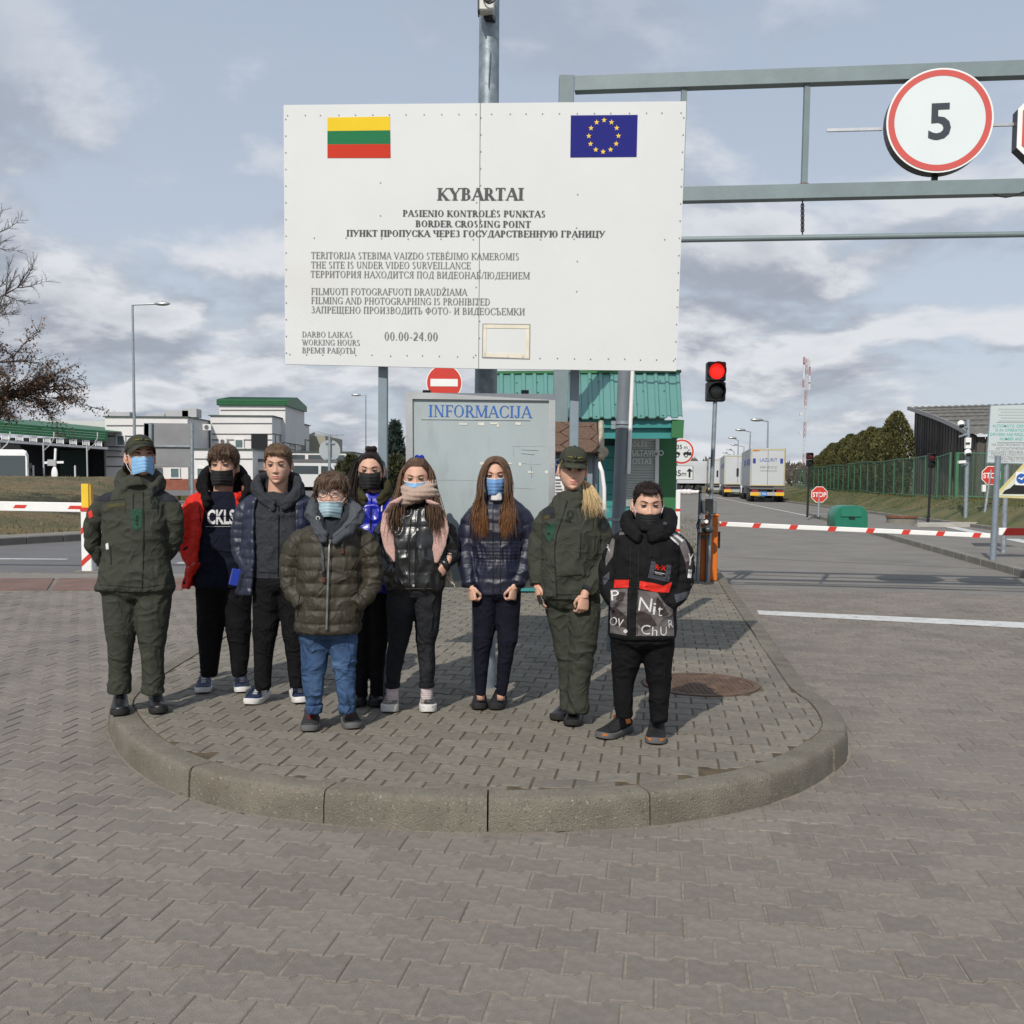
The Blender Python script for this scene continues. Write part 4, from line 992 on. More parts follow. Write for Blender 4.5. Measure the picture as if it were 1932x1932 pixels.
MB().bar(W(1322, 1013, y0), W(1338, 1013, y0), .06, .05).obj('bracket', m_black, cpst)
for P in (((1318, 978), (1314, 992), (1318, 1008), (1326, 1004)), ((1336, 968), (1342, 975), (1340, 984), (1334, 986)), ((1320, 982), (1316, 990), (1319, 998))):
 MB().tube([W(px, py, y0 - .05) for px, py in P], .007, 6).obj('cable', m_black, cpst, smooth=True)
# 35 m sign and 85 m plate, white-red bollard
m_sw = M('sign white sheet', (.62, .64, .63), .4, 0, .03, 3)
sg = thing('distance_sign', 'round red rimmed 35 m sign above 85 m plate by the booth', 'traffic sign', tuple(G(1272, 1000, KH)))
c = W(1286, 852, 20.0); r = .245 * 20 / 20
plate(disc_pts(c, X, UP, r), F, .012, m_white, 'rim', sg); plate([p + F * .004 for p in disc_pts(c, X, UP, r * .965)], F, .004, m_red, 'red_ring', sg); plate([p + F * .008 for p in disc_pts(c, X, UP, r * .83)], F, .004, m_sw, 'face', sg)
b = MB(); sans(b, '35', c + F * .012 + X * -.10 + UP * .05, X, UP, .085, None, bold=.01); sans(b, 'm', c + F * .012 + X * .045 + UP * .05, X, UP, .075, None)
for sgn in (-1, 1):
 o = c + F * .011 + X * (.105 * sgn) - UP * .06
 pts = [(-.075, -.01), (.085, -.01), (.085, .05), (.03, .05), (-.03, .055), (-.075, .035)]
 b.prism([o + X * (x * sgn) + UP * z for x, z in pts], F * .003)
 b.bar(o + X * (.0) + UP * .05, o + X * (.05 * sgn) + UP * .105, .004, .012); b.prism(disc_pts(o + X * (-.02 * sgn) - UP * .018 + F * .002, X, UP, .034, 16), F * .004)
b.obj('pictogram', m_black, sg)
b = MB()
for sgn in (-1, 1): b.prism(disc_pts(c + F * .019 + X * (.105 * sgn - .02 * sgn) - UP * .078, X, UP, .019, 14), F * .002)
b.obj('wheel_hub', m_sw, sg)
q = [W(1262, 878, 20), W(1308, 879, 20), W(1308, 905, 20), W(1262, 905, 20)]
plate(q, F, .01, m_black, 'plate_edge', sg); k_ = .008; cc = (q[0] + q[2]) / 2
plate([cc + (p - cc) * .95 + F * .004 for p in q], F, .004, m_sw, 'plate', sg)
b = MB(); sans(b, '85', W(1270, 898, 19.99), X, UP, .12, None, bold=.008); sans(b, 'm', W(1286, 898, 19.99), X, UP, .10, None)
ar = W(1301, 892, 19.988); b.bar(ar - UP * .085, ar + UP * .03, .004, .035, None, X); b.prism([ar + X * -.06 + UP * .03, ar + X * .06 + UP * .03, ar + UP * .09], F * .003); b.obj('plate_print', m_black, sg)
f_ = G(1272, 1006, KH); MB().cyl((W(1275, 900, 20.04).x, 20.04, KH), W(1276, 840, 20.04), .03, m_galv, 12).obj('post', m_galv, sg)
bl = thing('marker_post', 'white square marker post with red bands at booth corner', 'bollard', tuple(G(1273, 1020, KH)))
f_ = G(1274, 1062, KH); zb = W(1274, 925, f_.y).z; xx = W(1274, 950, f_.y).x
MB().box((xx, f_.y, (KH + zb) / 2), (.155, .155, zb - KH), None, None, .008).obj('post', m_white, bl)
for py in (962, 1000): MB().box((xx, f_.y, W(1274, py, f_.y).z), (.161, .161, .045)).obj('red_band', m_orange if 0 else m_red, bl)
# ---- signs on the median and far verge
def stop_sign(label, cen, r, base, pole_r, grp):
 t = thing('stop_sign', label, 'traffic sign', tuple(base), grp)
 P = lambda k, o: [cen + F * o + X * (r * k * math.cos(PI / 8 + i * PI / 4)) + UP * (r * k * math.sin(PI / 8 + i * PI / 4)) for i in range(8)]
 MB().prism(P(1, 0), Y * .012).obj('rim', m_white, t); MB().prism(P(.93, .004), Y * .004).obj('face', m_red, t)
 b = MB(); sans(b, 'STOP', cen - UP * (r * .27) + F * .008, X, UP, r * .55, None, fit=r * 1.58, bold=.02, align='C'); b.obj('lettering', m_white, t)
 MB().tube([base, (cen.x, cen.y + .04, cen.z + r * .6)], pole_r, 10).obj('post', m_galv, t, smooth=True, angle=40)
 return t
base = G(1544, 975, .11); stop_sign('red octagonal stop sign left of the green bin', W(1546, 933, base.y), .36, base, .045, 'octagonal stop signs on posts')
bs2 = W(1858, 965, 37.5); bs2.z = bank_at(bs2.x, bs2.y); t = stop_sign('red octagonal stop sign partly behind the big bump warning post', W(1870, 897, 37.5), .37, bs2, .05, 'octagonal stop signs on posts')
MB().box(W(1856, 921, 37.4), (.12, .1, .25)).obj('box', m_white, t)
base = G(1523, 976, .11); signal('traffic_light', 'dark unlit traffic light on black pole near left stop sign', base, W(1527.5, 867, base.y), .145, False, .045, m_black, 'unlit signals on black poles')
p_ = W(1752, 962, 40); p_.z = bank_at(p_.x, p_.y); signal('traffic_light', 'dark unlit traffic light on black pole before the barn fence', p_, W(1756.5, 869, 40), .145, False, .045, m_black, 'unlit signals on black poles')
# green bin
bi = thing('grit_bin', 'domed green plastic grit bin standing on the median', 'bin', tuple(G(1607, 998, .11)))
m_bin = M('green plastic', (.012, .155, .095), .32, 0, .08, 4, spec=.6)
bb = G(1607, 997, .11); hw = (G(1637, 997, .11) - G(1578, 997, .11)).length / 2; zt = W(1607, 954, bb.y).z - .11
rings = []
for y in (-.42, -.38, .38, .42):
 k = .97 if abs(y) > .4 else 1.0; ring = []
 for (x, z) in [(-.92, 0), (-1, .12), (-1.0, .45), (-.97, .66), (-.85, .86), (-.6, .97), (-.3, 1.0), (.3, 1.0), (.6, .97), (.85, .86), (.97, .66), (1.0, .45), (1, .12), (.92, 0)]: ring.append(Vector((bb.x + x * hw * k, bb.y + .45 + y, .11 + z * zt * k)))
 rings.append(ring)
MB().loft(rings).obj('body', m_bin, bi, smooth=True, angle=45)
MB().box((bb.x - .02, bb.y + .02, .11 + zt * .72), (hw * 1.25, .03, zt * .42), None, Matrix.Rotation(rad(-6), 3, 'X'), .01).obj('flap', m_bin, bi)
MB().box((bb.x, bb.y + .0, .11 + zt * .47), (.18, .04, .05)).obj('handle', m_black, bi)
# bump warning sign
wb = G(1873, 1060, .11)
ws = thing('bump_warning_sign', 'triangular yellowed warning sign with black bumps and blue sticker', 'traffic sign', tuple(wb))
d = wb.y; q = [W(1873, 938, d), W(2012, 944, d), W(1938, 867, d)]; c3 = (q[0] + q[1] + q[2]) / 3
def rounded(P, r):
 out = []
 for i in range(3):
  a, b_, c_ = P[i - 1], P[i], P[(i + 1) % 3]; u, v = (a - b_).normalized() * r, (c_ - b_).normalized() * r
  for k in range(5): t = k / 4; out.append(b_ + u * (1 - t) ** 2 + v * t ** 2)
 return out
plate(rounded(q, .08), F, .012, M('yellowed sign edge', (.60, .52, .24), .5, 0, .12, 3), 'rim', ws)
plate([p + F * .004 for p in rounded([c3 + (p - c3) * .84 for p in q], .04)], F, .004, M('yellowed sign face', (.58, .62, .52), .5, 0, .08, 2), 'face', ws)
b = MB(); zb = W(1890, 932, d); xs = [(0, 0), (.06, .10), (.16, .16), (.24, .26), (.34, .34), (.44, .26), (.52, .18), (.60, .18), (.70, .28), (.8, .34), (.92, .24), (1.02, .12), (1.08, 0)]
kk = (W(1992, 936, d) - zb).length / 1.08; b.prism([zb + X * (x * kk) + UP * (z * kk * .75) + F * .008 for x, z in xs], Y * .003); b.obj('bump_shape', m_black, ws)
plate([W(x, y, d) + F * .009 for x, y in ((1915, 915), (1937, 916), (1937, 891), (1916, 890))], F, .003, m_white, 'sticker', ws)
c = W(1926.5, 903, d) + F * .012
b = MB(); b.add([c] + disc_pts(c, X, UP, .095, 24), [(0, 1 + i, 1 + (i + 1) % 24) for i in range(24)]); b.obj('sticker_emblem', M('emblem blue', (.02, .10, .40), .5), ws)
b = MB(); cf = c + F * .003; b.add([cf + X * x * .095 + UP * z * .095 for x, z in ((-.7, .0), (-.3, -.05), (.1, -.3), (.6, .5), (.2, .25), (-.1, .05), (-.4, .25))], [(0, 1, 2, 3, 4, 5, 6)]); b.obj('emblem_bird', m_white, ws)
MB().tube([wb, W(1883, 860, d + .06)], .055, 14).obj('post', M('blue grey post', (.21, .25, .29), .45, .2, .1), ws, smooth=True, angle=40)
# automatic identification board
ab = thing('identification_notice', 'tall white notice with turquoise English and grey Russian lines', 'sign', tuple(G(1900, 1055, .11)))
d = 21.6
q = [W(1868, 764, d), W(2075, 758, d), W(2068, 880, d), W(1861, 874, d)]
plate(q, F, .03, m_greyblue, 'frame', ab); cc = sum(q, Vector()) / 4
plate([cc + Vector(((p - cc).x * .985, 0, (p - cc).z * .97)) + F * .004 for p in q], F, .004, M('notice face', (.50, .56, .56), .45, 0, .03, 2), 'panel', ab)
m_tq, m_gr, m_fd = M('turquoise print', (.10, .42, .38), .6), M('grey red print', (.27, .24, .255), .6), M('faded print', (.41, .465, .45), .6)
def nline(s, y, x, mm, cp=7.5, al='L'):
 b = MB(); kz = (y - 764) / 110; o = W(x, y, d) + F * .007; sans(b, s, o, X, UP, cp / 1932 * d, mm, bold=.004); return b
bb_ = MB()
for s, y, x in (('AUTOMATIC IDENTIFICATION SYSTEM', 806, 1872), ('IS IN OPERATION AT THE BORDER', 814, 1878), ('DRIVERS ARE REQUESTED TO CLEAN THE', 822, 1868), ('NUMBER AND TO FOLLOW THE', 830.5, 1886)):
 o = W(x, y, d) + F * .007; sans(bb_, s, o, X, UP, 5.6 / 1932 * d, m_tq, bold=.008, fit=len(s) * .046)
for s, y, x in (('НА КОНТРОЛЬНО ПРОПУСКНОМ ПУНКТЕ', 841, 1871), ('АВТОМАТИЧЕСКАЯ СИСТЕМА', 848, 1878), ('ГОСУДАРСТВЕННЫХ НОМЕРОВ ТРАНСПОРТ', 854.5, 1866), ('ПРОСИМ ОЧИСТИТЬ ОТ ЗАГРЯЗНЕНИЙ', 860, 1870), ('ГОСУДАРСТВЕННЫМИ НОМЕРАМИ', 865.5, 1866), ('СРЕДСТВА И СОБЛЮДАТЬ', 870.5, 1882)):
 o = W(x, y, d) + F * .007; sans(bb_, s, o, X, UP, 4.6 / 1932 * d, m_gr, bold=.006, fit=len(s) * .046)
for k in range(5): b0 = W(1884 + (k % 2) * 4, 772 + 5.4 * k, d) + F * .007; bb_.bar(b0, b0 + X * 1.3, .002, .028, m_fd)
for py in (797, 834.5): b0 = W(1880, py, d) + F * .007; bb_.bar(b0, b0 + X * 1.5, .002, .009, m_greyblue)
bb_.obj('lettering', None, ab)
for px in (1902, 2030): a = W(px, 800, d + .06); MB().cyl((a.x, a.y, .1), a, .05, m_galv, 12).obj('post', m_galv, ab)
# pole with cameras before the barn gate
p_ = W(1822, 975, 38.5); p_.z = bank_at(p_.x, p_.y)
cg = thing('camera_pole', 'thin grey pole with white cameras in front of the wire gate', 'camera post', tuple(p_))
t_ = W(1827, 792, 38.5); MB().tube([p_, t_], .075, 12).obj('pole', m_galv, cg, smooth=True, angle=40)
for px, py in ((1813, 800), (1826, 854)): MB().sphere(W(px, py, 38.3), (.13, .13, .14), None, 12, 8).obj('dome_camera', m_white, cg, smooth=True); MB().sphere(W(px + 1, py + 3, 38.25), (.1, .1, .09), None, 12, 8).obj('dome_lens', m_black, cg, smooth=True)
MB().bar(W(1808, 872, 38.2), W(1821, 871, 38.2), .14, .10).obj('box_camera', m_white, cg)
MB().box(W(1826, 836, 38.3), (.20, .12, .40)).obj('cabinet', m_white, cg); b = MB(); b.box(W(1826, 836, 38.2), (.16, .02, .05)); b.obj('cabinet_label', m_black, cg)
for py, l in ((806, 14), (818, 17), (873, 12)): MB().bar(W(1826, py, 38.4), W(1826 - l, py - 2 + (py > 810) * 8, 38.4), .05, .06).obj('arm', m_galv, cg)
# concrete ring beside it
cr = W(1702, 957, 37); cr.z = bank_at(cr.x, cr.y)
wr_ = thing('well_ring', 'low round concrete well ring with rusty lid on the bank', 'well', tuple(cr))
MB().tube([cr - UP * .35, cr + UP * .30], .52, 24).obj('ring', m_kerb2, wr_, smooth=True, angle=40); MB().tube([cr + UP * .30, cr + UP * .36], .56, 24).obj('lid', m_rust, wr_, smooth=True, angle=40)
sl_b = MB(); g = [(cr.x + .3, cr.y - .7), (cr.x + 2.6, cr.y - .4), (cr.x + 2.4, cr.y + 1.2), (cr.x + .2, cr.y + .9)]; sl_b.prism([(x, y, bank_at(x, y) - .12) for x, y in g], (0, 0, .2)); struct(sl_b.obj('concrete_apron', M('pale concrete', (.40, .38, .34), .9, 0, .15, 2)))
# ---- left lane: barrier rest, boom, raised arm
br = thing('barrier_rest', 'yellow topped white post with red stripes holding the left boom', 'post', tuple(G(170, 1079, 0)))
f_ = G(171, 1079, 0); z1, z2 = W(170, 963, f_.y).z, W(168, 914, f_.y).z; xx = f_.x - .03
MB().box((f_.x, f_.y, .012), (.42, .3, .024)).obj('base_plate', m_kerb2, br)
MB().box((xx, f_.y, z1 / 2 + .01), (.17, .17, z1 - .0), None, None, .012).obj('post', m_white, br)
MB().box((xx - .02, f_.y, (z1 + z2) / 2 + .01), (.12, .12, z2 - z1), None, None, .006).obj('head', m_yellow, br)
MB().box((xx + .055, f_.y + .01, (z1 + z2) / 2 + .01), (.04, .10, z2 - z1 - .04)).obj('head_flange', M('ochre', (.5, .3, .04), .5), br)
MB().box((xx + .0, f_.y - .05, z1 + .02), (.17, .1, .06)).obj('fork', m_red, br)
for z in (.09, .62):
 for sgx in (1,):
  MB().prism([(xx - .085, f_.y - .089, z), (xx - .085, f_.y - .089, z + .10), (xx + .087, f_.y - .089, z + .26), (xx + .087, f_.y - .089, z + .16)], (0, .003, 0)).obj('stripe', m_red, br)
lb = thing('boom_barrier', 'white boom with two red dashes reaching in from the left edge', 'barrier', tuple(G(-420, 1075, 0)))
a = W(-420, 948, f_.y + .1); b_ = W(161, 957.5, f_.y); ht = .158
boom(a, b_, ht, .07, [], lb)
dd = (b_ - a); L = dd.length; dd.normalize(); s_ = dd.cross(UP)
for x0, x1 in ((25, 52), (129, 157)):
 p0, p1 = W(x0, 946 + x0 * .022, f_.y), W(x1, 946 + x1 * .022, f_.y); k0 = (p0 - a).dot(dd); k1 = (p1 - a).dot(dd)
 MB().prism([a + dd * (k0) - UP * .028 + s_ * .038, a + dd * (k1 - .04) - UP * .028 + s_ * .038, a + dd * k1 + UP * .028 + s_ * .038, a + dd * (k0 + .04) + UP * .028 + s_ * .038], s_ * -.0025).obj('stripe', m_red, lb)
MB().box((a.x, a.y, .55), (.35, .35, 1.1), None, None, .01).obj('cabinet', m_yellow, lb)
lb2 = thing('boom_barrier', 'plain white boom seen between the officer and the boy in red', 'barrier', tuple(G(560, 1070, 0)))
a, b_ = W(186, 958, f_.y + .3), W(560, 968, f_.y + .3); boom(a, b_, .15, .07, [], lb2); MB().box((b_.x, b_.y, .6), (.35, .35, 1.2), None, None, .01).obj('cabinet', m_yellow, lb2)
# ================================================================= BACKGROUND
m_wall = M('white render', (.66, .645, .63), .8, 0, .05, .35)
m_wallg = M('grey render', (.40, .40, .41), .8, 0, .06, .5)
m_brick = M('brick skirting', (.24, .082, .052), .85, 0, .2, 3)
m_groove = M('facade groove', (.12, .115, .12), .8)
m_roofg = M('green sheet roof', (.018, .12, .045), .45, .1, .1, .6)
m_para = M('dark parapet sheet', (.055, .085, .07), .6)
m_darkin = M('dark interior', (.012, .013, .014), .9)  # near black stands in for the shade inside bays and openings
m_winp = M('pale window', (.11, .16, .165), .15, 0, .2, .5, spec=.7)
Z0 = 0.0
def wx(px, d): return W(px, 900, d).x
def wz(py, d, px=400): return W(px, py, d).z
def block(px0, px1, ptop, d0, d1, parent, m, name='wall', zb=Z0 - .4):
 x0, x1, z1 = wx(px0, d0), wx(px1, d0), wz(ptop, d0, (px0 + px1) / 2)
 MB().box(((x0 + x1) / 2, (d0 + d1) / 2, (zb + z1) / 2), (x1 - x0, d1 - d0, z1 - zb)).obj(name, m, parent); return x0, x1, z1
def window(px0, px1, py0, py1, d, parent, mp=None, fr=.16, grid=0):
 x0, x1, z0, z1 = wx(px0, d), wx(px1, d), wz(py1, d, px0), wz(py0, d, px0)
 b = MB(); t = fr
 for c, s in ((((x0 + x1) / 2, d - .03, z1 - t / 2), (x1 - x0, .16, t)), (((x0 + x1) / 2, d - .03, z0 + t / 2), (x1 - x0 + .2, .22, t)), ((x0 + t / 2, d - .03, (z0 + z1) / 2), (t, .16, z1 - z0 - 2 * t)), ((x1 - t / 2, d - .03, (z0 + z1) / 2), (t, .16, z1 - z0 - 2 * t))): b.box(c, s)
 for k in range(grid): b.box((x0 + (x1 - x0) * (k + 1) / (grid + 1), d - .05, (z0 + z1) / 2), (.06, .05, z1 - z0)); b.box(((x0 + x1) / 2, d - .055, z0 + (z1 - z0) * (k + 1) / (grid + 1)), (x1 - x0, .05, .06))
 f = b.obj('window', m_wall if not grid else m_groove, parent)
 MB().box(((x0 + x1) / 2, d - .012, (z0 + z1) / 2), (x1 - x0 - t * .5, .05, z1 - z0 - t * .5)).obj('pane', mp or m_winp, f)
def groove(px0, px1, py, d, parent, py1=None):
 a, b_ = W(px0, py, d - .02), W(px1, py if py1 is None else py1, d - .02); MB().bar(a, b_, .05, .14).obj('groove', m_groove, parent)
tm = thing('terminal_building', 'white flat roofed border terminal with green roofed tower and brick base', 'building', (-40, 120, Z0))
def cappd(x0, x1, d0, d1, z): MB().box(((x0 + x1) / 2, (d0 + d1) / 2, z + .05), (x1 - x0 + .4, d1 - d0 + .4, .11)).obj('parapet', m_para, tm)
def skirt(px0, px1, d): a, b_ = wx(px0, d), wx(px1, d); MB().box(((a + b_) / 2, d - .05, wz(904, d) / 2 - .1), (b_ - a, .14, wz(904, d) + .2)).obj('base', m_brick, tm)
x0, x1, z1 = block(200, 355, 787, 118, 129, tm, m_wall); cappd(x0, x1, 118, 129, z1); skirt(200, 355, 118)
for py in (803, 823, 843, 862, 880): groove(201, 354, py, 118, tm)
window(220, 238, 820, 842, 117.9, tm)
for a, b_, g in ((289, 306, 3), (321, 340, 0), (371, 390, 0)): window(a, b_, 882, 903, 117.9 if b_ < 355 else 115.9, tm, None, .14, g)
x0, x1, z1 = block(398, 514, 785, 126, 149, tm, m_wall); cappd(x0, x1, 126, 149, z1); xr = x1
for py in (799, 819, 830): groove(400, 513, py, 126, tm)
window(443, 461, 828, 847, 125.9, tm)
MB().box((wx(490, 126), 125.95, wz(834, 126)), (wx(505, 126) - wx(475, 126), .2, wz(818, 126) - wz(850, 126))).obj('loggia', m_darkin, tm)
for y0, y1 in ((127.5, 130.5), (132, 135), (139, 141.5), (143.5, 146)): MB().box((xr + .02, (y0 + y1) / 2, wz(836, 126)), (.2, y1 - y0, 2.2)).obj('opening', m_winp, tm)
for z in (.35, .62): MB().box((xr + .02, 137.5, z1 - z * 6), (.08, 23, .10)).obj('groove', m_groove, tm)
x0, x1, z1 = block(366, 477, 848, 116, 126, tm, m_wall); cappd(x0, x1, 116, 126, z1); skirt(366, 477, 116); groove(367, 476, 866, 116, tm)
# tower with hipped green sheet roof
x0, x1, z1 = block(415, 539, 764, 131, 143, tm, m_wall, 'tower', 6); groove(416, 538, 774, 131, tm)
zt0, zt1, zr = wz(764.5, 131), wz(753.5, 131), wz(742, 131); bx0, bx1 = x0 - .25, x1 + .3
MB().box(((bx0 + bx1) / 2, 137, (zt0 + zt1) / 2), (bx1 - bx0, 12.6, zt1 - zt0)).obj('roof', m_roofg, tm)
MB().prism([(bx0, 130.7, zt1), (bx0, 143.3, zt1), (bx0, 137, zr)], (bx1 - bx0, 0, 0)).obj('roof', m_roofg, tm)
for k in range(3): MB().bar((bx0 - .02, 130.66, zt0 + .12 + .22 * k), (bx1 + .02, 130.66, zt0 + .12 + .22 * k), .05, .06).obj('roof_rib', m_roofg, tm)
for k in range(30): x = bx0 + (bx1 - bx0) * (k + .5) / 30; MB().bar((x, 130.72, zt1 + .02), (x, 137, zr + .02), .06, .04).obj('roof_rib', m_roofg, tm)
# entrance wing with canopy
x0, x1, z1 = block(540, 663, 853, 128, 138, tm, m_wall); cappd(x0, x1, 128, 138, z1)
for a, b_ in ((548, 575), (582, 612), (620, 650)): MB().box((wx((a + b_) / 2, 128), 127.95, wz(861, 128)), (wx(b_, 128) - wx(a, 128), .2, .55)).obj('window', m_glass, tm)
MB().box((wx(559, 120), 121, wz(878, 120)), (wx(640, 120) - wx(478, 120), 5, wz(870, 120) - wz(887, 120))).obj('canopy_fascia', m_wall, tm); MB().box((wx(559, 120), 121, wz(868, 120)), (wx(641, 120) - wx(477, 120), 5.3, .3)).obj('canopy_edge', m_groove, tm)
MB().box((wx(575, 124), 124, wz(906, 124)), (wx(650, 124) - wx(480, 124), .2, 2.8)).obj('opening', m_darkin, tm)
for px in (472, 489, 640): MB().box((wx(px, 119.3), 119.3, wz(888, 119.3) / 2), (.8, .8, wz(888, 119.3))).obj('pillar', m_brick, tm)
for px, py, d in ((421, 833, 125.5), (391, 806, 120)):
 f = MB().box(W(px, py, d), (.95, .4, .7)).obj('air_conditioner', m_wall, tm); c = W(px - 1.5, py, d - .22); MB().cyl(c, c - Y * .03, .26, m_groove, 14).obj('fan', m_groove, f)
for px, py, w_, h_ in ((338, 782, 2.8, .8), (362, 780, 1.7, 1.0), (230, 783, 2.6, .6), (300, 785, 2.2, .4)): MB().box(W(px, py, 123), (w_, 2, h_)).obj('roof_unit', m_wallg, tm)
ob = thing('beige_building', 'plain beige gabled block partly behind the terminal right wing', 'building', (-35, 150, Z0))
x0, x1, z1 = block(578, 614, 822, 150, 165, ob, M('beige render', (.30, .29, .22), .8)); b = MB(); b.prism([(x0, 150, z1), (x1, 150, z1), (x0 + 1.6, 150, z1 + .7)], (0, 15, 0)); b.obj('roof', m_wallg, ob)
# inspection canopy at the far left
cn = thing('inspection_canopy', 'long green edged inspection canopy with white lattice and dark bays', 'canopy', (-50, 110, Z0))
pA, pB = W(-140, 786, 100), W(203, 814, 114)
def fas(dz0, dz1, o, m, name):
 a0, b0 = pA + UP * dz0, pB + UP * dz0; h = dz0 - dz1; c0 = Vector((0, -o, 0))
 MB().bar(a0 + c0 - UP * h / 2, b0 + c0 - UP * h / 2, .12, h).obj(name, m, cn)
for k in range(4): fas(.0 - .27 * k, -.25 - .27 * k, .0 + .03 * k, m_roofg, 'fascia_rib')
fas(-1.75, -2.0, 0, m_alu, 'gutter')
b = MB(); n = 26
for k in range(n):
 p, q = pA.lerp(pB, k / n), pA.lerp(pB, (k + 1) / n); b = MB()
 b.bar(p - UP * 1.72, p - UP * 1.1, .07, .07, None, Y); b.obj('lattice_bar', m_white, cn)
 if k % 2 == 0: MB().prism([p - UP * 1.68, q - UP * 1.68, q - UP * 1.12, p.lerp(q, .25) - UP * 1.12], (0, .05, 0)).obj('lattice_panel', m_white, cn)
MB().prism([pA + UP * .02, pB + UP * .02, pB + Vector((0, 22, .9)), pA + Vector((0, 22, .9))], (0, 0, -.1)).obj('roof', m_roofg, cn)
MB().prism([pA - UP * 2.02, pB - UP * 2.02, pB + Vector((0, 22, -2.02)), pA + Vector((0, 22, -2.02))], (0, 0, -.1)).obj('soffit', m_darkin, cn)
MB().box((-60, 136, 3), (36, .3, 7)).obj('dark_backing', m_darkin, cn); MB().box(((wx(-140, 119) + wx(196, 119)) / 2, 119, 2.7), (wx(196, 119) - wx(-140, 119), .3, 5.4)).obj('dark_backing', m_darkin, cn)  # second dark wall added nearer so the bays read as deep shade
MB().bar(W(-140, 798, 118), W(203, 802, 126), .3, 1.0).obj('roof_edge', m_wall, cn)
def canopy_post(px, d):
 c = W(px, 900, d); zt = wz(836, d, px); MB().cyl((c.x, c.y, Z0 - .3), (c.x, c.y, zt), .085, None, 10).obj('post', m_wallg, cn)
 a = W(px + 19, 826, d); MB().tube([(c.x, c.y, wz(851, d, px)), W(px + 13, 838, d), a, a + UP * .6], .06, 8).obj('downpipe', m_wallg, cn, smooth=True)
canopy_post(83, 106); canopy_post(165, 111); canopy_post(0, 102)
for px, d in ((63, 108), (142, 112)): c = W(px, 900, d); MB().cyl((c.x, c.y, Z0), (c.x, c.y, wz(878, d, px)), .1, None, 8).obj('short_post', m_wall, cn)
for k, (a, b_) in enumerate(((110, 162),)):
 MB().box((wx((a + b_) / 2, 118), 120, wz(880, 118)), (wx(b_, 118) - wx(a, 118), 3, 3.5)).obj('booth_body', M('dark green booth', (.012, .04, .03), .6), cn)
kb = thing('raised_arm', 'raised white barrier arm with teardrop counterweight in front of canopy', 'barrier', tuple(W(104, 906, 100)))
c = W(103, 888, 100); MB().bar(W(102.5, 903, 100), W(105, 846, 100), .16, .22, None, Y).obj('arm', m_white, kb)
MB().sphere(W(103, 895, 99.8), (.32, .1, .75), None, 14, 10).obj('counterweight', m_white, kb, smooth=True)
MB().bar(W(84, 873, 100), W(120, 872, 100), .1, .22).obj('cross_arm', m_white, kb); MB().box(W(98, 873, 99.9), (.8, .2, .6)).obj('motor_box', m_wallg, kb)
# coach in the first bay
bu = thing('coach', 'white touring coach front half hidden by the mound edge', 'bus', tuple(W(20, 906, 96)))
d = 96; c = W(12, 878, d); zb, zt = Z0 + .2, wz(848, d, 20); xx0, xx1 = wx(-45, d), wx(55, d)
prof = []
for i, (y, k) in enumerate(((0, .93), (.25, .985), (.8, 1), (11, 1))):
 xc, hw = (xx0 + xx1) / 2 * (d + y) / d, (xx1 - xx0) / 2 * k; zt_ = zt - (.25 if i == 0 else 0)
 prof.append([Vector((xc + x * hw, d + y, z)) for x, z in ((-1, zb), (1, zb), (1, zt_ - .5), (.93, zt_ - .12), (.8, zt_), (-.8, zt_), (-.93, zt_ - .12), (-1, zt_ - .5))])
MB().loft(prof).obj('body', m_white, bu, smooth=True, angle=40)
MB().box(((xx0 + xx1) / 2, d - .02, zb + (zt - zb) * .60), ((xx1 - xx0) * .86, .1, (zt - zb) * .50)).obj('windscreen', m_glass, bu); MB().box(((xx0 + xx1) / 2, d - .03, zb + (zt - zb) * .12), ((xx1 - xx0) * .8, .1, .3)).obj('bumper', m_wallg, bu)
MB().box((xx1 + .25, d - .3, zb + (zt - zb) * .6), (.25, .15, .5)).obj('mirror', m_black, bu)
for y in (2.5, 8.5): xq = xx1 + (xx0 + xx1) / 2 * y / d; MB().cyl((xq - .3, d + y, zb + .2), (xq + .02, d + y, zb + .2), .48, None, 18).obj('wheel', m_dark, bu)
# van by the entrance
va = thing('van', 'small white van parked before the terminal entrance between two boys', 'van', tuple(W(582, 930, 72)))
d = 72; m_van = M('van white', (.62, .63, .62), .35, 0, .03, 2)
zb = W(582, 926, d).z; L0 = W(560, 910, d); sc_ = 1.0
side = [(-.1, .28), (-.1, .9), (.12, 1.15), (.62, 1.82), (1.0, 1.95), (3.6, 1.95), (3.75, 1.6), (3.8, .28)]
for px_ in (1,):
 b = MB(); b.prism([Vector((L0.x + 3.4 - x, d + 2.2 - .12 * x, zb + z)) for x, z in side], (-.35, -1.65, 0)); b.obj('body', m_van, va)
 o = Vector((L0.x + 3.4 - .36, d + .53, zb)); P = lambda x, z: o + Vector((-x, -.12 * x, z))
 MB().prism([P(.35, 1.2), P(.72, 1.72), P(1.4, 1.75), P(1.4, 1.2)], (0, -.02, 0)).obj('side_window', m_glass, va); MB().prism([P(1.6, 1.2), P(1.6, 1.75), P(3.3, 1.75), P(3.4, 1.2)], (0, -.02, 0)).obj('side_window', m_glass, va)
 for x in (.65, 3.0): q = P(x, .3); MB().cyl(q + Y * .2, q - Y * .03, .31, None, 18).obj('wheel', m_dark, va)
 MB().box(P(-.02, .7) + Vector((.1, .5, 0)), (.06, .4, .18)).obj('headlight', m_glass, va)
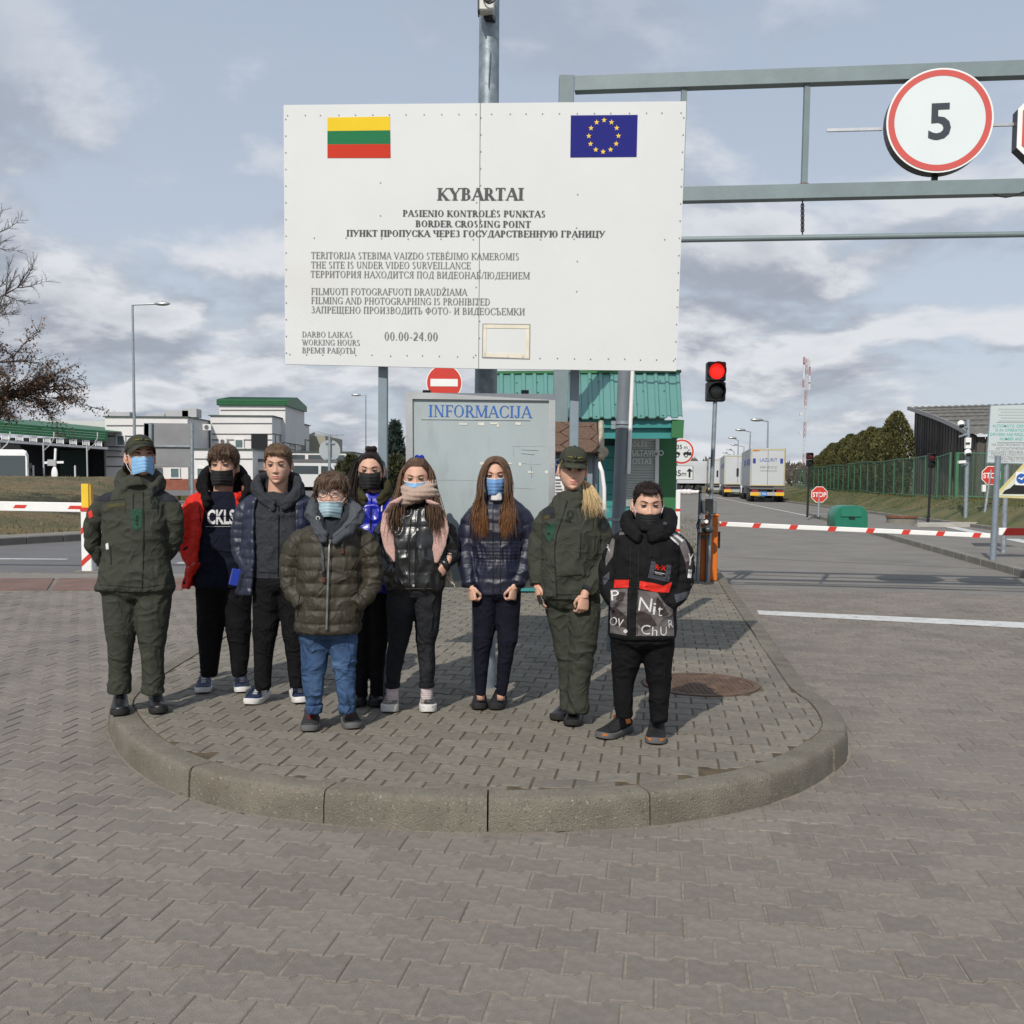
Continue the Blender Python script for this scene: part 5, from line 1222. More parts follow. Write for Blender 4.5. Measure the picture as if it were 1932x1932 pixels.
yb = thing('yellow_post', 'short yellow post beside the white van', 'bollard', tuple(W(559, 930, 60))); c = W(559, 912, 60); MB().box((c.x, c.y, c.z), (.18, .18, .5)).obj('post', m_yellow, yb); MB().box((c.x, c.y, c.z - .55), (.12, .12, .6)).obj('foot', m_dark, yb)
# ---- back of a large road sign and a round sign seen from behind
rs = thing('road_sign_back', 'grey back of a large road sign standing behind the left officer', 'road sign', tuple(G(318, 990, 0)))
d = 34; m_sback = M('sign back grey', (.24, .245, .255), .5, .3, .15, 1.2)
q = lambda a, b_, c_, e: [W(a, b_, d), W(c_, b_ + 1, d), W(c_, e, d), W(a, e - 1, d)]
plate(q(272, 798, 363, 841), F, .03, m_sback, 'panel', rs); plate(q(276, 842, 363, 881), F, .03, m_sback, 'panel', rs); plate(q(271, 799, 284, 860), F, .05, m_galv, 'side_panel', rs)
for px in (284, 362): MB().tube([(W(px, 900, d - .06).x, d - .06, 0), W(px, 798, d - .06)], .065, 10).obj('post', m_galv, rs, smooth=True, angle=40)
MB().bar(W(273, 841, d - .05), W(366, 842, d - .05), .04, .06).obj('rail', m_galv, rs)
ro = thing('round_sign_back', 'grey back of a round sign with a T bar above', 'traffic sign', tuple(G(622, 1000, 0)))
d = 30; c = W(622, 850, d); plate(disc_pts(c, X, UP, .31), F, .012, m_sback if 0 else M('zinc plate', (.38, .42, .43), .4, .3, .08, 2), 'disc', ro)
MB().tube([(c.x - .02, d - .05, 0), W(622, 820, d - .05)], .042, 10).obj('post', m_galv, ro, smooth=True, angle=40); MB().bar(W(594, 821, d - .05), W(648, 821, d - .05), .05, .05).obj('bar', m_galv, ro)
for py in (836, 866): MB().bar(W(614, py, d - .03), W(631, py, d - .03), .03, .04).obj('clamp', m_galv, ro)
# ---- street lamps
def lamp(label, pbase, ptop, phead, d, r, grp, hs=1.0):
 t_ = W(*ptop, d); h = W(*phead, d); f = W(*pbase, d); f.z = -.02
 t = thing('street_lamp', label, 'street lamp', tuple(f), grp)
 MB().tube([f, t_], [r, r * .6], 10).obj('pole', m_galv, t, smooth=True, angle=40)
 MB().tube([t_, t_.lerp(h, .85)], r * .5, 8).obj('arm', m_galv, t)
 b = MB(); dv_ = (h - t_).normalized(); k = Vector((1.0, .5, .26)) * (.42 * hs); b.sphere(h, (.46 * hs, .16 * hs, .12 * hs), None, 12, 8); b.obj('lamp_head', m_alu, t, smooth=True)
 return t
lamp('tall street lamp behind the left officer with arm to the right', (255, 905), (250, 575), (306, 573), 58, .10, None, 1.0)
lamp('small street lamp left of the big sign post with arm to the left', (690, 905), (690, 746), (672, 745), 100, .09, None, 1.1)
RL = 'lamps along the truck queue'
for k, (b_, t_, h_, d) in enumerate((((1447, 905), (1449, 795), (1428, 792), 120), ((1411, 905), (1416, 815), (1397, 811), 150), ((1391, 905), (1393, 831), (1382, 826), 180), ((1398, 905), (1404, 843), (1385, 839), 200), ((1383, 905), (1385, 852), (1376, 848), 230), ((1376, 905), (1378, 858), (1368, 854), 260))):
 lamp(('nearest tall street lamp above the first truck roof', 'street lamp above the gap behind the first truck', 'street lamp above the second truck, double neighbour to the right', 'street lamp with low arm beside the third one', 'short looking street lamp near the red signal pole', 'farthest street lamp nearest the red signal pole')[k], b_, t_, h_, d, .14, RL, 1.7 if k < 3 else 1.5)
for px, py in ((1440, 834), (1436, 869)):
 pass
# lattice radio mast
rm = thing('radio_mast', 'very tall thin red and white lattice radio mast', 'mast', tuple(W(1515, 905, 420)))
b0, b1 = W(1515, 906, 420), W(1522, 676, 420); b0.z = 0; mr, mw = M('mast red', (.36, .20, .19), .6), M('mast white', (.55, .56, .58), .6)
nseg = 24
for k in range(nseg):
 p, q = b0.lerp(b1, k / nseg), b0.lerp(b1, (k + 1) / nseg); b = MB(); w_ = .5
 for ax, ay in ((-1, -.6), (1, -.6), (0, 1)): b.tube([p + Vector((ax * w_, ay * w_, 0)), q + Vector((ax * w_, ay * w_, 0))], .085, 5)
 b.tube([p + Vector((-w_, -.6 * w_, 0)), q + Vector((w_, -.6 * w_, 0))], .08, 4); b.tube([p + Vector((w_, -.6 * w_, 0)), q + Vector((-w_, -.6 * w_, 0))], .08, 4)
 b.obj('lattice_segment', mr if (k // 3) % 2 else mw, rm)
for k, t in enumerate((.80, .83, .87, .90, .93, .955, .98, .78)):
 p = b0.lerp(b1, t); sx = (1 if k % 2 else -1); MB().box(p + Vector((sx * 1.2, -.6, 0)), (.7, .5, 3.0)).obj('antenna', mw if k % 3 else mr, rm)
for t in (.41, .56): p = b0.lerp(b1, t); MB().box(p + Vector((-1.9, -.6, 0)), (1.0, .8, 1.2)).obj('dish', mw, rm)
# ---- queue of trucks
m_trl = M('trailer grey side', (.30, .325, .34), .5, 0, .10, .8, stretch=(1, .4, 1)); m_trw = M('trailer pale door', (.47, .49, .50), .45, 0, .05, .7); m_yel2 = M('trailer yellow edge', (.46, .38, .16), .5)
m_ylw = M('amber reflector', (.72, .42, .02), .4); m_tail = M('tail light', (.40, .02, .02), .3); m_bumper = M('bumper grey', (.35, .36, .36), .5)
def truck(label, rear, rd, W_=2.55, H_=4.0, L_=13.4, text=True, pale=None, stripe=True, cab=True, grp='trucks queueing up the lane'):
 t = thing('articulated_truck', label, 'truck', tuple(rear), grp)
 side = Vector((rd.y, -rd.x, 0)); bz = 1.15
 def P(x, y, z): return rear + side * x + rd * y + UP * z
 Rm = Matrix((side, rd, UP)).transposed()
 MB().box(P(0, L_ / 2, (bz + H_) / 2), (W_, L_, H_ - bz), None, Rm, .04).obj('trailer_body', pale or m_trl, t)
 MB().box(P(0, -.02, (bz + H_) / 2), (W_ - .1, .05, H_ - bz - .1), None, Rm).obj('rear_door', m_trw, t)
 b = MB()
 for c, s in (((0, -.04, H_ - .12), (W_ - .12, .05, .06)), ((0, -.04, bz + .10), (W_ - .12, .05, .06)), ((-W_ / 2 + .1, -.04, (H_ + bz) / 2), (.06, .05, H_ - bz - .3)), ((W_ / 2 - .1, -.04, (H_ + bz) / 2), (.06, .05, H_ - bz - .3))): b.box(P(*c), s, None, Rm)
 b.obj('door_edge', m_yel2, t)
 MB().box(P(0, -.045, (bz + H_) / 2), (.03, .03, H_ - bz - .2), None, Rm).obj('door_gap', m_groove, t)
 MB().box(P(0, -.05, 1.02), (W_, .16, .14), None, Rm).obj('rear_beam', m_groove, t)
 MB().box(P(0, .05, .62), (W_ - .1, .12, .26), None, Rm).obj('underrun_bar', m_bumper, t)
 for x in (-.9, .9): MB().box(P(x, -.03, .60), (.62, .04, .24), None, Rm).obj('amber_plate', m_ylw, t); MB().box(P(x, -.02, .86), (.46, .05, .16), None, Rm).obj('tail_light', m_tail, t)
 MB().box(P(0, L_ / 2 + .3, 1.0), (1.0, L_ - 1, .3), None, Rm).obj('chassis', m_dark, t)
 MB().box(P(-W_ / 2 + .05, L_ / 2 + .2, .82), (.06, L_ * .35, .5), None, Rm).obj('side_guard', m_groove, t)
 for y in (1.7, 3.0, 4.3, L_ - 1.2):
  for x in (-1, 1): c = P(x * (W_ / 2 - .22), y, .5); MB().cyl(c - side * .2, c + side * .2, .5, None, 18).obj('wheel', m_dark, t);
 if stripe:
  for y0, y1 in ((.3, 4.4), (6.2, 8.8)): MB().box(P(-W_ / 2 - .012, (y0 + y1) / 2, H_ - 1.0), (.02, y1 - y0, .42), None, Rm).obj('side_stripe', m_blue, t)
 if text:
  e = -rd; b = MB(); sans(b, 'LAZURIT', P(0.05, -.05, H_ - 1.0), side, UP, .26, None, fit=1.25, align='C'); b.obj('lettering', m_blue, t)
  b = MB(); sans(b, '8 800 100 50 22', P(0.05, -.05, H_ - 1.5), side, UP, .17, None, fit=1.2, align='C'); sans(b, 'www.lazurit.com', P(0.05, -.05, H_ - 1.74), side, UP, .15, None, fit=1.2, align='C'); b.obj('lettering', m_inkl, t)
  for x in (-.98, .98): MB().box(P(x, -.048, H_ - .95), (.2, .03, .36), None, Rm).obj('blue_label', m_blue, t)
  MB().box(P(-.25, -.04, .62), (.42, .06, .30), None, Rm).obj('tir_plate', M('tir blue', (.02, .20, .55), .4) if 'tir blue' not in MATS else MATS['tir blue'], t)
  b = MB(); sans(b, 'TIR', P(-.25, -.075, .54), side, UP, .16, None, fit=.32, align='C'); b.obj('lettering', m_white, t)
  MB().box(P(-.85, -.045, H_ - .2), (.45, .03, .07), None, Rm).obj('orange_label', m_orange, t)
 if cab:
  MB().box(P(0, L_ + 1.6, 1.9), (W_ - .05, 2.0, 3.0), None, Rm, .12).obj('cab', m_white, t); MB().box(P(0, L_ + 2.63, 2.2), (W_ - .4, .04, .9), None, Rm).obj('windscreen', m_glass, t)
  MB().box(P(-W_ / 2 - .22, L_ + 2.3, 2.3), (.2, .2, .75), None, Rm).obj('mirror', m_black, t)
  for x in (-1, 1): c = P(x * (W_ / 2 - .2), L_ + 1.8, .5); MB().cyl(c - side * .2, c + side * .2, .5, None, 18).obj('wheel', m_dark, t)
 return t
rear = G(1447, 947.5, 0); rear.z = 0; td = Vector((.085, .996, 0)).normalized()
tq = Vector((.172, .985, 0)).normalized()
truck('pale articulated truck with lettered rear doors, nearest of the queue', rear + Vector((.0, 0, 0)), tq)
for k, (px, d, lb) in enumerate(((1391, 97, 'second truck of the queue, left of the nearest one'), (1357, 117, 'third truck of the queue beside the red signal pole'))):
 r = W(px, 930, d); r.z = 0; truck(lb, r, tq, text=False, pale=m_trl)
r = W(1322, 920, 130); r.z = 0
truck('white truck crossing far behind the 85 m plate', Vector((25.5, 132, 0)), Vector((-1, .06, 0)).normalized(), text=False, pale=M('white tarpaulin', (.50, .52, .54), .5, 0, .06, .6), stripe=False, cab=False, grp=None)
bks = thing('rubble_bags', 'row of white sacks lying before the crossing truck', 'sacks', tuple(W(1292, 918, 110)))
rr = random.Random(3)
for k in range(7): c = W(1268 + 8 * k, 917, 112); MB().sphere((c.x, c.y, .28), (.5, .35, .3 + rr.uniform(-.08, .08)), None, 10, 6).obj('sack', m_wall, bks, smooth=True)
# ---- green mesh fence on the bank
m_fence = M('green fence paint', (.055, .155, .08), .5, 0, .1, 2)
m_net = bpy.data.materials.new('green fence mesh'); m_net.use_nodes = True
_t = m_net.node_tree; _b = _t.nodes['Principled BSDF']; _b.inputs['Base Color'].default_value = (.035, .085, .05, 1); _b.inputs['Roughness'].default_value = .6; _b.inputs['Alpha'].default_value = .42
FA, FB = FQ0, FQ1
fpts = []
fpx = [1792, 1769, 1746, 1724, 1704, 1687, 1668, 1652, 1637, 1624, 1612, 1601, 1591, 1582, 1574, 1567, 1560, 1552, 1544, 1536, 1528, 1519, 1510, 1500]
fdir = Vector((FB.x - FA.x, FB.y - FA.y, 0)); fn_ = Vector((fdir.y, -fdir.x, 0)).normalized()
for px in fpx:
 p = WP(px, 900, Vector((FA.x, FA.y, 0)), fn_); g = bank_at(p.x, p.y); zb = max(g, .55 + .25) if 0 else g
 fpts.append(Vector((p.x, p.y, g)))
fence = thing('mesh_fence', 'long green wire mesh fence climbing along the top of the bank', 'fence', tuple(fpts[0]))
def fence_run(P, H, parent, m_post=m_fence, bw=.07):
 for i, p in enumerate(P): MB().bar(p - UP * .1, p + UP * H, bw, bw, None, Y).obj('post', m_post, parent)
 for a, b_ in zip(P, P[1:]):
  MB().bar(a + UP * (H - .03), b_ + UP * (H - .03), .05, .05).obj('rail', m_post, parent); MB().bar(a + UP * .12, b_ + UP * .12, .05, .05).obj('rail', m_post, parent)
  f = MB(); f.add([a + UP * .15, b_ + UP * .15, b_ + UP * (H - .05), a + UP * (H - .05)], [(0, 1, 2, 3)]); f.obj('mesh_panel', m_net, parent)
fence_run(fpts, 2.03, fence)
gpts = [fpts[0] + Vector((.25, -.1, 0))]
for px in (1886, 1990, 2100): p = W(px, 940, 44 - (px - 1886) * .012); p.z = bank_at(p.x, p.y); gpts.append(p)
gate = thing('wire_gate', 'wide green framed wire gate in front of the dark barn', 'gate', tuple(gpts[0]))
fence_run(gpts, 2.03, gate, bw=.13)
# ---- dark wooden barn
m_plank = M('black weathered planks', (.105, .094, .085), .9, 0, .5, 5, .5, 30, stretch=(6, 6, .5), isl=.35)
m_aroof = M('weathered fibre cement', (.150, .142, .125), .95, 0, .3, 2.2, .5, 12, spots=[((.07, .068, .058), 1.1, .5, .66, .7), ((.24, .23, .20), 5, .6, .72, .5)])
barn = thing('barn', 'dark plank barn with wavy grey roof behind the green fence', 'barn', (22, 50, 0))
A0 = W(1838, 950, 52); B0 = W(1721, 945, 68); A0.z = B0.z = .5
Az, Bz = W(1838, 824, 52).z, W(1717, 771, 68).z
sd_ = Vector((B0.x - A0.x, B0.y - A0.y, 0)); fr = Vector((sd_.y, -sd_.x, 0)).normalized() * 26
n = 44
for k in range(n):
 t0, t1 = k / n, (k + 1) / n; a, b_ = A0 + sd_ * t0, A0 + sd_ * (t1 - .004); sg = lambda t: (1 - t) ** 1.25
 za, zb = Az + (Bz - Az) * (1 - (1 - t0) ** 1.35) if 0 else Az + (Bz - Az) * t0 ** .82, Az + (Bz - Az) * t1 ** .82
 o = -fr.normalized() * (.03 * (k % 2))
 MB().prism([a + o, b_ + o, Vector((b_.x, b_.y, zb)) + o, Vector((a.x, a.y, za)) + o], fr.normalized() * .05).obj('plank', m_plank, barn)
n = 60
for k in range(n):
 t0, t1 = k / n, (k + 1) / n - .001; a, b_ = A0 + fr * t0, A0 + fr * t1; o = -sd_.normalized() * (.03 * (k % 2))
 MB().prism([a + o, b_ + o, Vector((b_.x, b_.y, Az)) + o, Vector((a.x, a.y, Az)) + o], sd_.normalized() * .05).obj('plank', m_plank, barn)
MB().prism([A0 + sd_ * .02 + fr * .01, A0 + sd_ * .98 + fr * .01, A0 + sd_ * .98 + fr * .98, A0 + sd_ * .02 + fr * .98], (0, 0, Az - .6)).obj('inside', m_darkin, barn)
rows, cols = 14, 260
b = MB(); vs = []
ov = -fr.normalized() * .45; fo = -sd_.normalized() * .5
for i in range(rows + 1):
 t = i / rows; z = Az + (Bz - Az) * t ** .82 + .12
 for j in range(cols + 1):
  u = j / cols; p = A0 + sd_ * t + ov + fo * (1 - t) + (fr * 1.02) * u; vs.append((p.x, p.y, z + .035 * math.sin(j * PI / 2) + .3 * u * 1.5 * (.4 + t)))
b.add(vs, [(i * (cols + 1) + j, i * (cols + 1) + j + 1, (i + 1) * (cols + 1) + j + 1, (i + 1) * (cols + 1) + j) for i in range(rows) for j in range(cols)])
b.obj('roof', m_aroof, barn, fix=False, smooth=True)
for i in (2, 4, 6, 8, 10, 12):
 t = i / rows; z = Az + (Bz - Az) * t ** .82 + .17; a = A0 + sd_ * t + ov + fo * (1 - t); e = a + fr * 1.02; a.z = z; e.z = z + .45 * (.4 + t); MB().bar(a, e, .05, .03).obj('sheet_lap', m_darkin, barn)
for i in range(rows):
 t0, t1 = i / rows, (i + 1) / rows; pa, pb_ = A0 + sd_ * t0 + ov * 1.05 + fo * (1 - t0), A0 + sd_ * t1 + ov * 1.05 + fo * (1 - t1); pa.z = Az + (Bz - Az) * t0 ** .82 + .03; pb_.z = Az + (Bz - Az) * t1 ** .82 + .03
 MB().bar(pa, pb_, .05, .24).obj('verge_board', M('pale verge board', (.30, .30, .30), .8) if i == 0 else MATS['pale verge board'], barn)
# ---- thuja row behind the fence
def foliage(name, label, cat, base, H, R, m, shape, n, seed, group=None, leaf=.12, trunk=True, lean=0):
 t = thing(name, label, cat, tuple(base), group); rr = np.random.RandomState(seed)
 if trunk: MB().tube([base - UP * .1, base + UP * (H * .9)], [max(.05, R * .12), .02], 6).obj('trunk', m_bark, t)
 h = rr.rand(n) ** .8; a = rr.rand(n) * 2 * PI; q = np.sqrt(rr.rand(n) * .55 + .45)
 rad_ = np.array([shape(x) for x in h]) * R * q * (1 + .22 * (vnoise(np.stack([np.cos(a) * 1.7, np.sin(a) * 1.7, h * H * .9], 1), seed) - .5) * 2)
 P = np.stack([base.x + np.cos(a) * rad_, base.y + np.sin(a) * rad_, base.z + h * H], 1)
 d = np.stack([np.cos(a) * .5, np.sin(a) * .5, rr.rand(n) * .9 + .3], 1) + rr.randn(n, 3) * .35; d /= np.linalg.norm(d, axis=1)[:, None]
 s = np.cross(d, rr.randn(n, 3)); s /= np.linalg.norm(s, axis=1)[:, None]; l = leaf * (rr.rand(n, 1) * .8 + .6)
 V = np.stack([P - s * l * .32, P + s * l * .32, P + d * l + s * l * .1], 1).reshape(-1, 3)
 me = bpy.data.meshes.new('crown'); me.from_pydata(V.tolist(), [], [(3 * i, 3 * i + 1, 3 * i + 2) for i in range(n)]); me.materials.append(m)
 put('crown', me, t); return t
m_bark = M('bark', (.075, .058, .045), .95, 0, .3, 8, .5, 30)
m_thuja = M('thuja green', (.082, .080, .022), .85, 0, .4, 1.2, isl=.45)
m_spruce = M('spruce blue green', (.035, .055, .042), .85, 0, .3, 1.5, isl=.4)
m_pine = M('dull green scrub', (.045, .050, .018), .9, 0, .35, 1.2, isl=.4)
TH = 'clipped thujas in a row behind the fence'
tps = [(1688, 812, 50), (1672, 815, 53), (1656, 818, 56), (1641, 821, 59), (1627, 825, 62), (1614, 829, 65), (1602, 833, 68), (1590, 838, 71), (1579, 843, 74), (1568, 849, 77), (1558, 856, 80), (1549, 864, 83), (1541, 872, 86)]
for k, (px, py, d) in enumerate(tps):
 d = d * 1.08 + 8
 b_ = W(px, 940, d); b_.z = bank_at(b_.x, b_.y) ;
 tz = W(px, py - 4 + (k % 3) * 3, d).z + (.6 if k == 0 else 0); lab = ['tallest thuja at the near end of the green row', 'thuja just left of the tallest one', 'third thuja of the row from the barn end', 'fourth thuja of the row from the barn end', 'fifth thuja of the row from the barn end', 'sixth thuja of the row, above the green bin'][k] if k < 6 else 'dense lower thuja in the far half of the clipped row'
 foliage('thuja', lab, 'tree', b_, tz - b_.z + .35, .95, m_thuja, lambda x: min(1, 2.1 * (1 - x) ** .62 + .04) * min(1, .85 + x), 7000, 20 + k, TH, .15)
# conifers at centre left
p_ = W(745, 905, 62); p_.z = 0; foliage('spruce', 'narrow blue spruce just right of the left sign post', 'tree', p_, W(745, 800, 62).z, 1.35, m_spruce, lambda x: (1 - x) * (.75 + .45 * abs(math.sin(x * 26))) + .02, 3800, 55, None, .34)
p_ = W(662, 915, 56); p_.z = 0; foliage('pine_bush', 'dark green conifer bush left of the girl in black mask', 'tree', p_, W(662, 862, 56).z, 1.0, m_pine, lambda x: (1 - x) ** .7 + .05, 2600, 56, None, .25)
p_ = W(645, 915, 60); p_.z = 0; foliage('pine_bush', 'lower dark conifer right of the round sign back', 'tree', p_, W(645, 876, 60).z, .9, m_pine, lambda x: (1 - x) ** .6 + .05, 2000, 57, None, .25)
p_ = W(748, 930, 58); p_.z = 0; foliage('pine_bush', 'brownish bush below the blue spruce', 'tree', p_, W(748, 862, 58).z, 1.0, m_pine, lambda x: (1 - x) ** .5 + .05, 2000, 58, None, .25)
# far woods: reads as one mass
m_wood = M('bare far wood', (.115, .095, .078), .95, 0, .3, .05, isl=.3)
rr = np.random.RandomState(11); b = MB(); V = []; n = 16000
xs = rr.uniform(-260, 330, n); ys = rr.uniform(300, 345, n); hh = 4.5 + 5 * vnoise(np.stack([xs * .045, ys * 0, ys * 0], 1), 3) ** 1.5 + 2 * vnoise(np.stack([xs * .3, ys * 0, ys * 0], 1), 4); zs = rr.rand(n) ** .8 * hh
sw = rr.uniform(.35, .9, n); ht = rr.uniform(1.0, 2.2, n); tw = rr.uniform(-.8, .8, n)
V = np.stack([np.stack([xs - sw, ys, zs], 1), np.stack([xs + sw, ys + .5, zs], 1), np.stack([xs + tw, ys, zs + ht], 1)], 1).reshape(-1, 3)
me = bpy.data.meshes.new('far_woods'); me.from_pydata(V.tolist(), [], [(3 * i, 3 * i + 1, 3 * i + 2) for i in range(n)]); me.materials.append(m_wood); tag(put('far_woods', me), kind='stuff')
# ---- bare oak reaching in from the left
m_leaf = M('brown oak leaf', (.15, .080, .045), .8, 0, .35, 4, isl=.4)
m_twig = M('twig', (.085, .07, .062), .9, 0, .2, 6)
oak = thing('oak_tree', 'bare winter oak keeping brown leaves on its low boughs', 'tree', (-16.6, 30.5, 1.0))
ro_ = random.Random(21); D_ = 30
trunk_top = W(-120, 300, D_)
base = W(-130, 900, D_); base.z = .6
MB().tube([base, base.lerp(trunk_top, .5) + Vector((.2, 0, 0)), trunk_top], [.30, .22, .06], 10).obj('trunk', m_bark, oak, smooth=True)
tw_b, bg_b, leaves = MB(), MB(), []
def bough(p, d, L, r, lvl, leafy):
 pts = [p]; n = 6; q = p.copy(); dd = d.copy()
 for i in range(n):
  dd = (dd + Vector((ro_.gauss(0, .10), ro_.gauss(0, .10), ro_.gauss(.03 if not leafy else .0, .08)))).normalized(); q = q + dd * (L / n); pts.append(q.copy())
 (bg_b if lvl == 0 else tw_b).tube(pts, [r * (1 - .8 * i / n) for i in range(n + 1)], 5 if lvl else 7, None, False)
 if lvl < 3:
  for i in range(1, n + 1):
   for _ in range((3, 2, 2)[lvl]):
    ax = Vector((ro_.gauss(0, 1), ro_.gauss(0, 1), ro_.gauss(.15, .8))).normalized(); nd = (dd * 1.0 + ax * .85).normalized()
    bough(pts[i], nd, L * ro_.uniform(.22, .42), r * .42, lvl + 1, leafy)
 if leafy and lvl >= 1:
  for i in range(1, n + 1):
   for _ in range(2 if lvl == 1 else 1):
    if ro_.random() < (.26 if lvl < 3 else .13): leaves.append(pts[i] + Vector((ro_.gauss(0, .05), ro_.gauss(0, .05), ro_.gauss(-.03, .05))))
for (s, e, leafy, r) in (((-125, 790), (62, 742), True, .06), ((-125, 760), (80, 690), True, .06), ((-120, 735), (25, 668), True, .05), ((-110, 755), (95, 728), True, .045), ((-125, 680), (22, 600), False, .045), ((-125, 620), (14, 530), False, .045), ((-130, 560), (8, 465), False, .045), ((-120, 830), (0, 775), True, .05)):
 a, b_ = W(*s, D_ + ro_.uniform(-.6, .6)), W(*e, D_ + ro_.uniform(-1, 1)); bough(a, (b_ - a).normalized(), (b_ - a).length, r, 0, leafy)
for k in range(9):                                       # the side of the crown out of the picture
 z0 = .38 + .062 * k; a = base.lerp(trunk_top, z0); an = 1.75 + k * .9
 bough(a, Vector((-abs(math.cos(an)) - .25, math.sin(an), .45)).normalized(), 3.6 - .25 * k, .055, 0, k < 3)
bg_b.obj('bough', m_bark, oak, smooth=True, fix=False); tag(tw_b.obj('twig_field', m_twig, oak, fix=False), kind='stuff')
lb_ = MB()
for c in leaves:
 a = Vector((ro_.gauss(0, 1), ro_.gauss(0, 1), ro_.gauss(0, 1))).normalized(); s = a.cross(UP).normalized() * .026; d = a * ro_.uniform(.06, .11)
 lb_.add([c, c + d * .5 + s, c + d, c + d * .5 - s], [(0, 1, 2, 3)])
tag(lb_.obj('leaf_field', m_leaf, oak, fix=False), kind='stuff')
# ================================================================= PEOPLE
def arr(me):
 n = len(me.vertices); a = np.empty(n * 3); me.vertices.foreach_get('co', a); return a.reshape(-1, 3)
def voxel(mb, vs, smooth=3, lam=.5):
 """fuse overlapping shapes into one skin"""
 me = mb.mesh('tmp'); bm = bmesh.new(); bm.from_mesh(me); bmesh.ops.recalc_face_normals(bm, faces=bm.faces); bm.to_mesh(me); bm.free()
 o = bpy.data.objects.new('tmp', me); C.objects.link(o); md = o.modifiers.new('r', 'REMESH'); md.mode = 'VOXEL'; md.voxel_size = vs
 r = bpy.data.meshes.new_from_object(o.evaluated_get(bpy.context.evaluated_depsgraph_get()))
 bpy.data.objects.remove(o); bpy.data.meshes.remove(me)
 P = arr(r); ne = len(r.edges); E = np.empty(ne * 2, int); r.edges.foreach_get('vertices', E); E = E.reshape(-1, 2)
 deg = np.bincount(E.ravel(), minlength=len(P)).astype(float)
 for _ in range(smooth):
  A = np.stack([np.bincount(E[:, 0], P[E[:, 1], k], len(P)) + np.bincount(E[:, 1], P[E[:, 0], k], len(P)) for k in range(3)], 1) / deg[:, None]
  P = P + lam * (A - P)
 F = [tuple(p.vertices) for p in r.polygons]; bpy.data.meshes.remove(r)
 return P, F
def normals(P, F):
 Q = np.array([f if len(f) == 4 else f + (f[-1],) for f in F]); a = P[Q[:, 2]] - P[Q[:, 0]]; b = P[Q[:, 3]] - P[Q[:, 1]]
 n = np.cross(a, b); N_ = np.zeros_like(P)
 for k in range(4): np.add.at(N_, Q[:, k], n)
 return N_ / (np.linalg.norm(N_, axis=1)[:, None] + 1e-12)
def ridge(P, sc_, seed): n = vnoise(P * np.array(sc_), seed); return (1 - np.abs(2 * n - 1)) ** 2
def limb_coord(P, pts, radii):
 """distance along the limb and radial distance over radius"""
 best = np.full(len(P), 1e9); s_ = np.zeros(len(P)); acc = 0
 for i in range(len(pts) - 1):
  a, b = np.array(pts[i]), np.array(pts[i + 1]); d = b - a; L = np.linalg.norm(d); t = np.clip(((P - a) @ d) / (L * L), 0, 1)
  r = radii[i] + (radii[i + 1] - radii[i]) * t; q = np.linalg.norm(P - a - t[:, None] * d, axis=1) / r
  m = q < best; best[m] = q[m]; s_[m] = acc + t[m] * L; acc += L
 return s_, best
class Skin:
 """a finished garment: object plus the surface to fix details on"""
 def __init__(s, P, F, name, m, parent, matf=None, mats=None):
  me = bpy.data.meshes.new(name); me.from_pydata(P.tolist(), [], F)
  for x in ([m] if mats is None else mats): me.materials.append(x)
  if matf is not None:
   Q = np.array([P[list(f)].mean(0) for f in F]); me.polygons.foreach_set('material_index', matf(Q).astype(np.int32))
  me.update(); me.shade_smooth(); s.o = put(name, me, parent); s.bvh = BVHTree.FromPolygons([Vector(p) for p in P], F); s.P = P; s.F = F
 def hit(s, px, py, off=.002):
  r = ray(px, py).normalized(); h, n, i, d = s.bvh.ray_cast(CO, r)
  if h is None: return None
  return h - r * off
def fill2d(polys, step=4.0):
 """outline(s) in photo px -> fine triangles"""
 bm = bmesh.new()
 for P in polys:
  vs = [bm.verts.new((x, y, 0)) for x, y in P]
  for i in range(len(vs)): bm.edges.new((vs[i], vs[(i + 1) % len(vs)]))
 bmesh.ops.triangle_fill(bm, edges=bm.edges[:], use_beauty=True)
 for _ in range(5):
  es = [e for e in bm.edges if e.calc_length() > step]
  if not es: break
  bmesh.ops.subdivide_edges(bm, edges=es, cuts=1); bmesh.ops.triangulate(bm, faces=bm.faces[:])
 bm.verts.index_update(); r = ([tuple(v.co[:2]) for v in bm.verts], [tuple(v.index for v in f.verts) for f in bm.faces]); bm.free(); return r
def text2d(s, px, py, cap, ang=0.0, bold=.0, fit=None, step=5.0, shear=0.0):
 b = MB(); sans(b, s, Vector((0, 0, 0)), X, Y, cap, None, fit=fit, bold=bold, depth=0)
 bm = bmesh.new(); vs = [bm.verts.new(v) for v in b.v]
 for f in b.f:
  try: bm.faces.new([vs[i] for i in f])
  except ValueError: pass
 bmesh.ops.remove_doubles(bm, verts=bm.verts, dist=1e-5); bmesh.ops.triangulate(bm, faces=bm.faces[:])
 for _ in range(4):
  es = [e for e in bm.edges if e.calc_length() > step]
  if not es: break
  bmesh.ops.subdivide_edges(bm, edges=es, cuts=1); bmesh.ops.triangulate(bm, faces=bm.faces[:])
 bm.verts.index_update(); c, s_ = math.cos(ang), math.sin(ang)
 V = [(px + (v.co.x + shear * v.co.y) * c + v.co.y * s_, py + (v.co.x + shear * v.co.y) * s_ - v.co.y * c) for v in bm.verts]
 F = [tuple(v.index for v in f.verts) for f in bm.faces]; bm.free(); return V, F
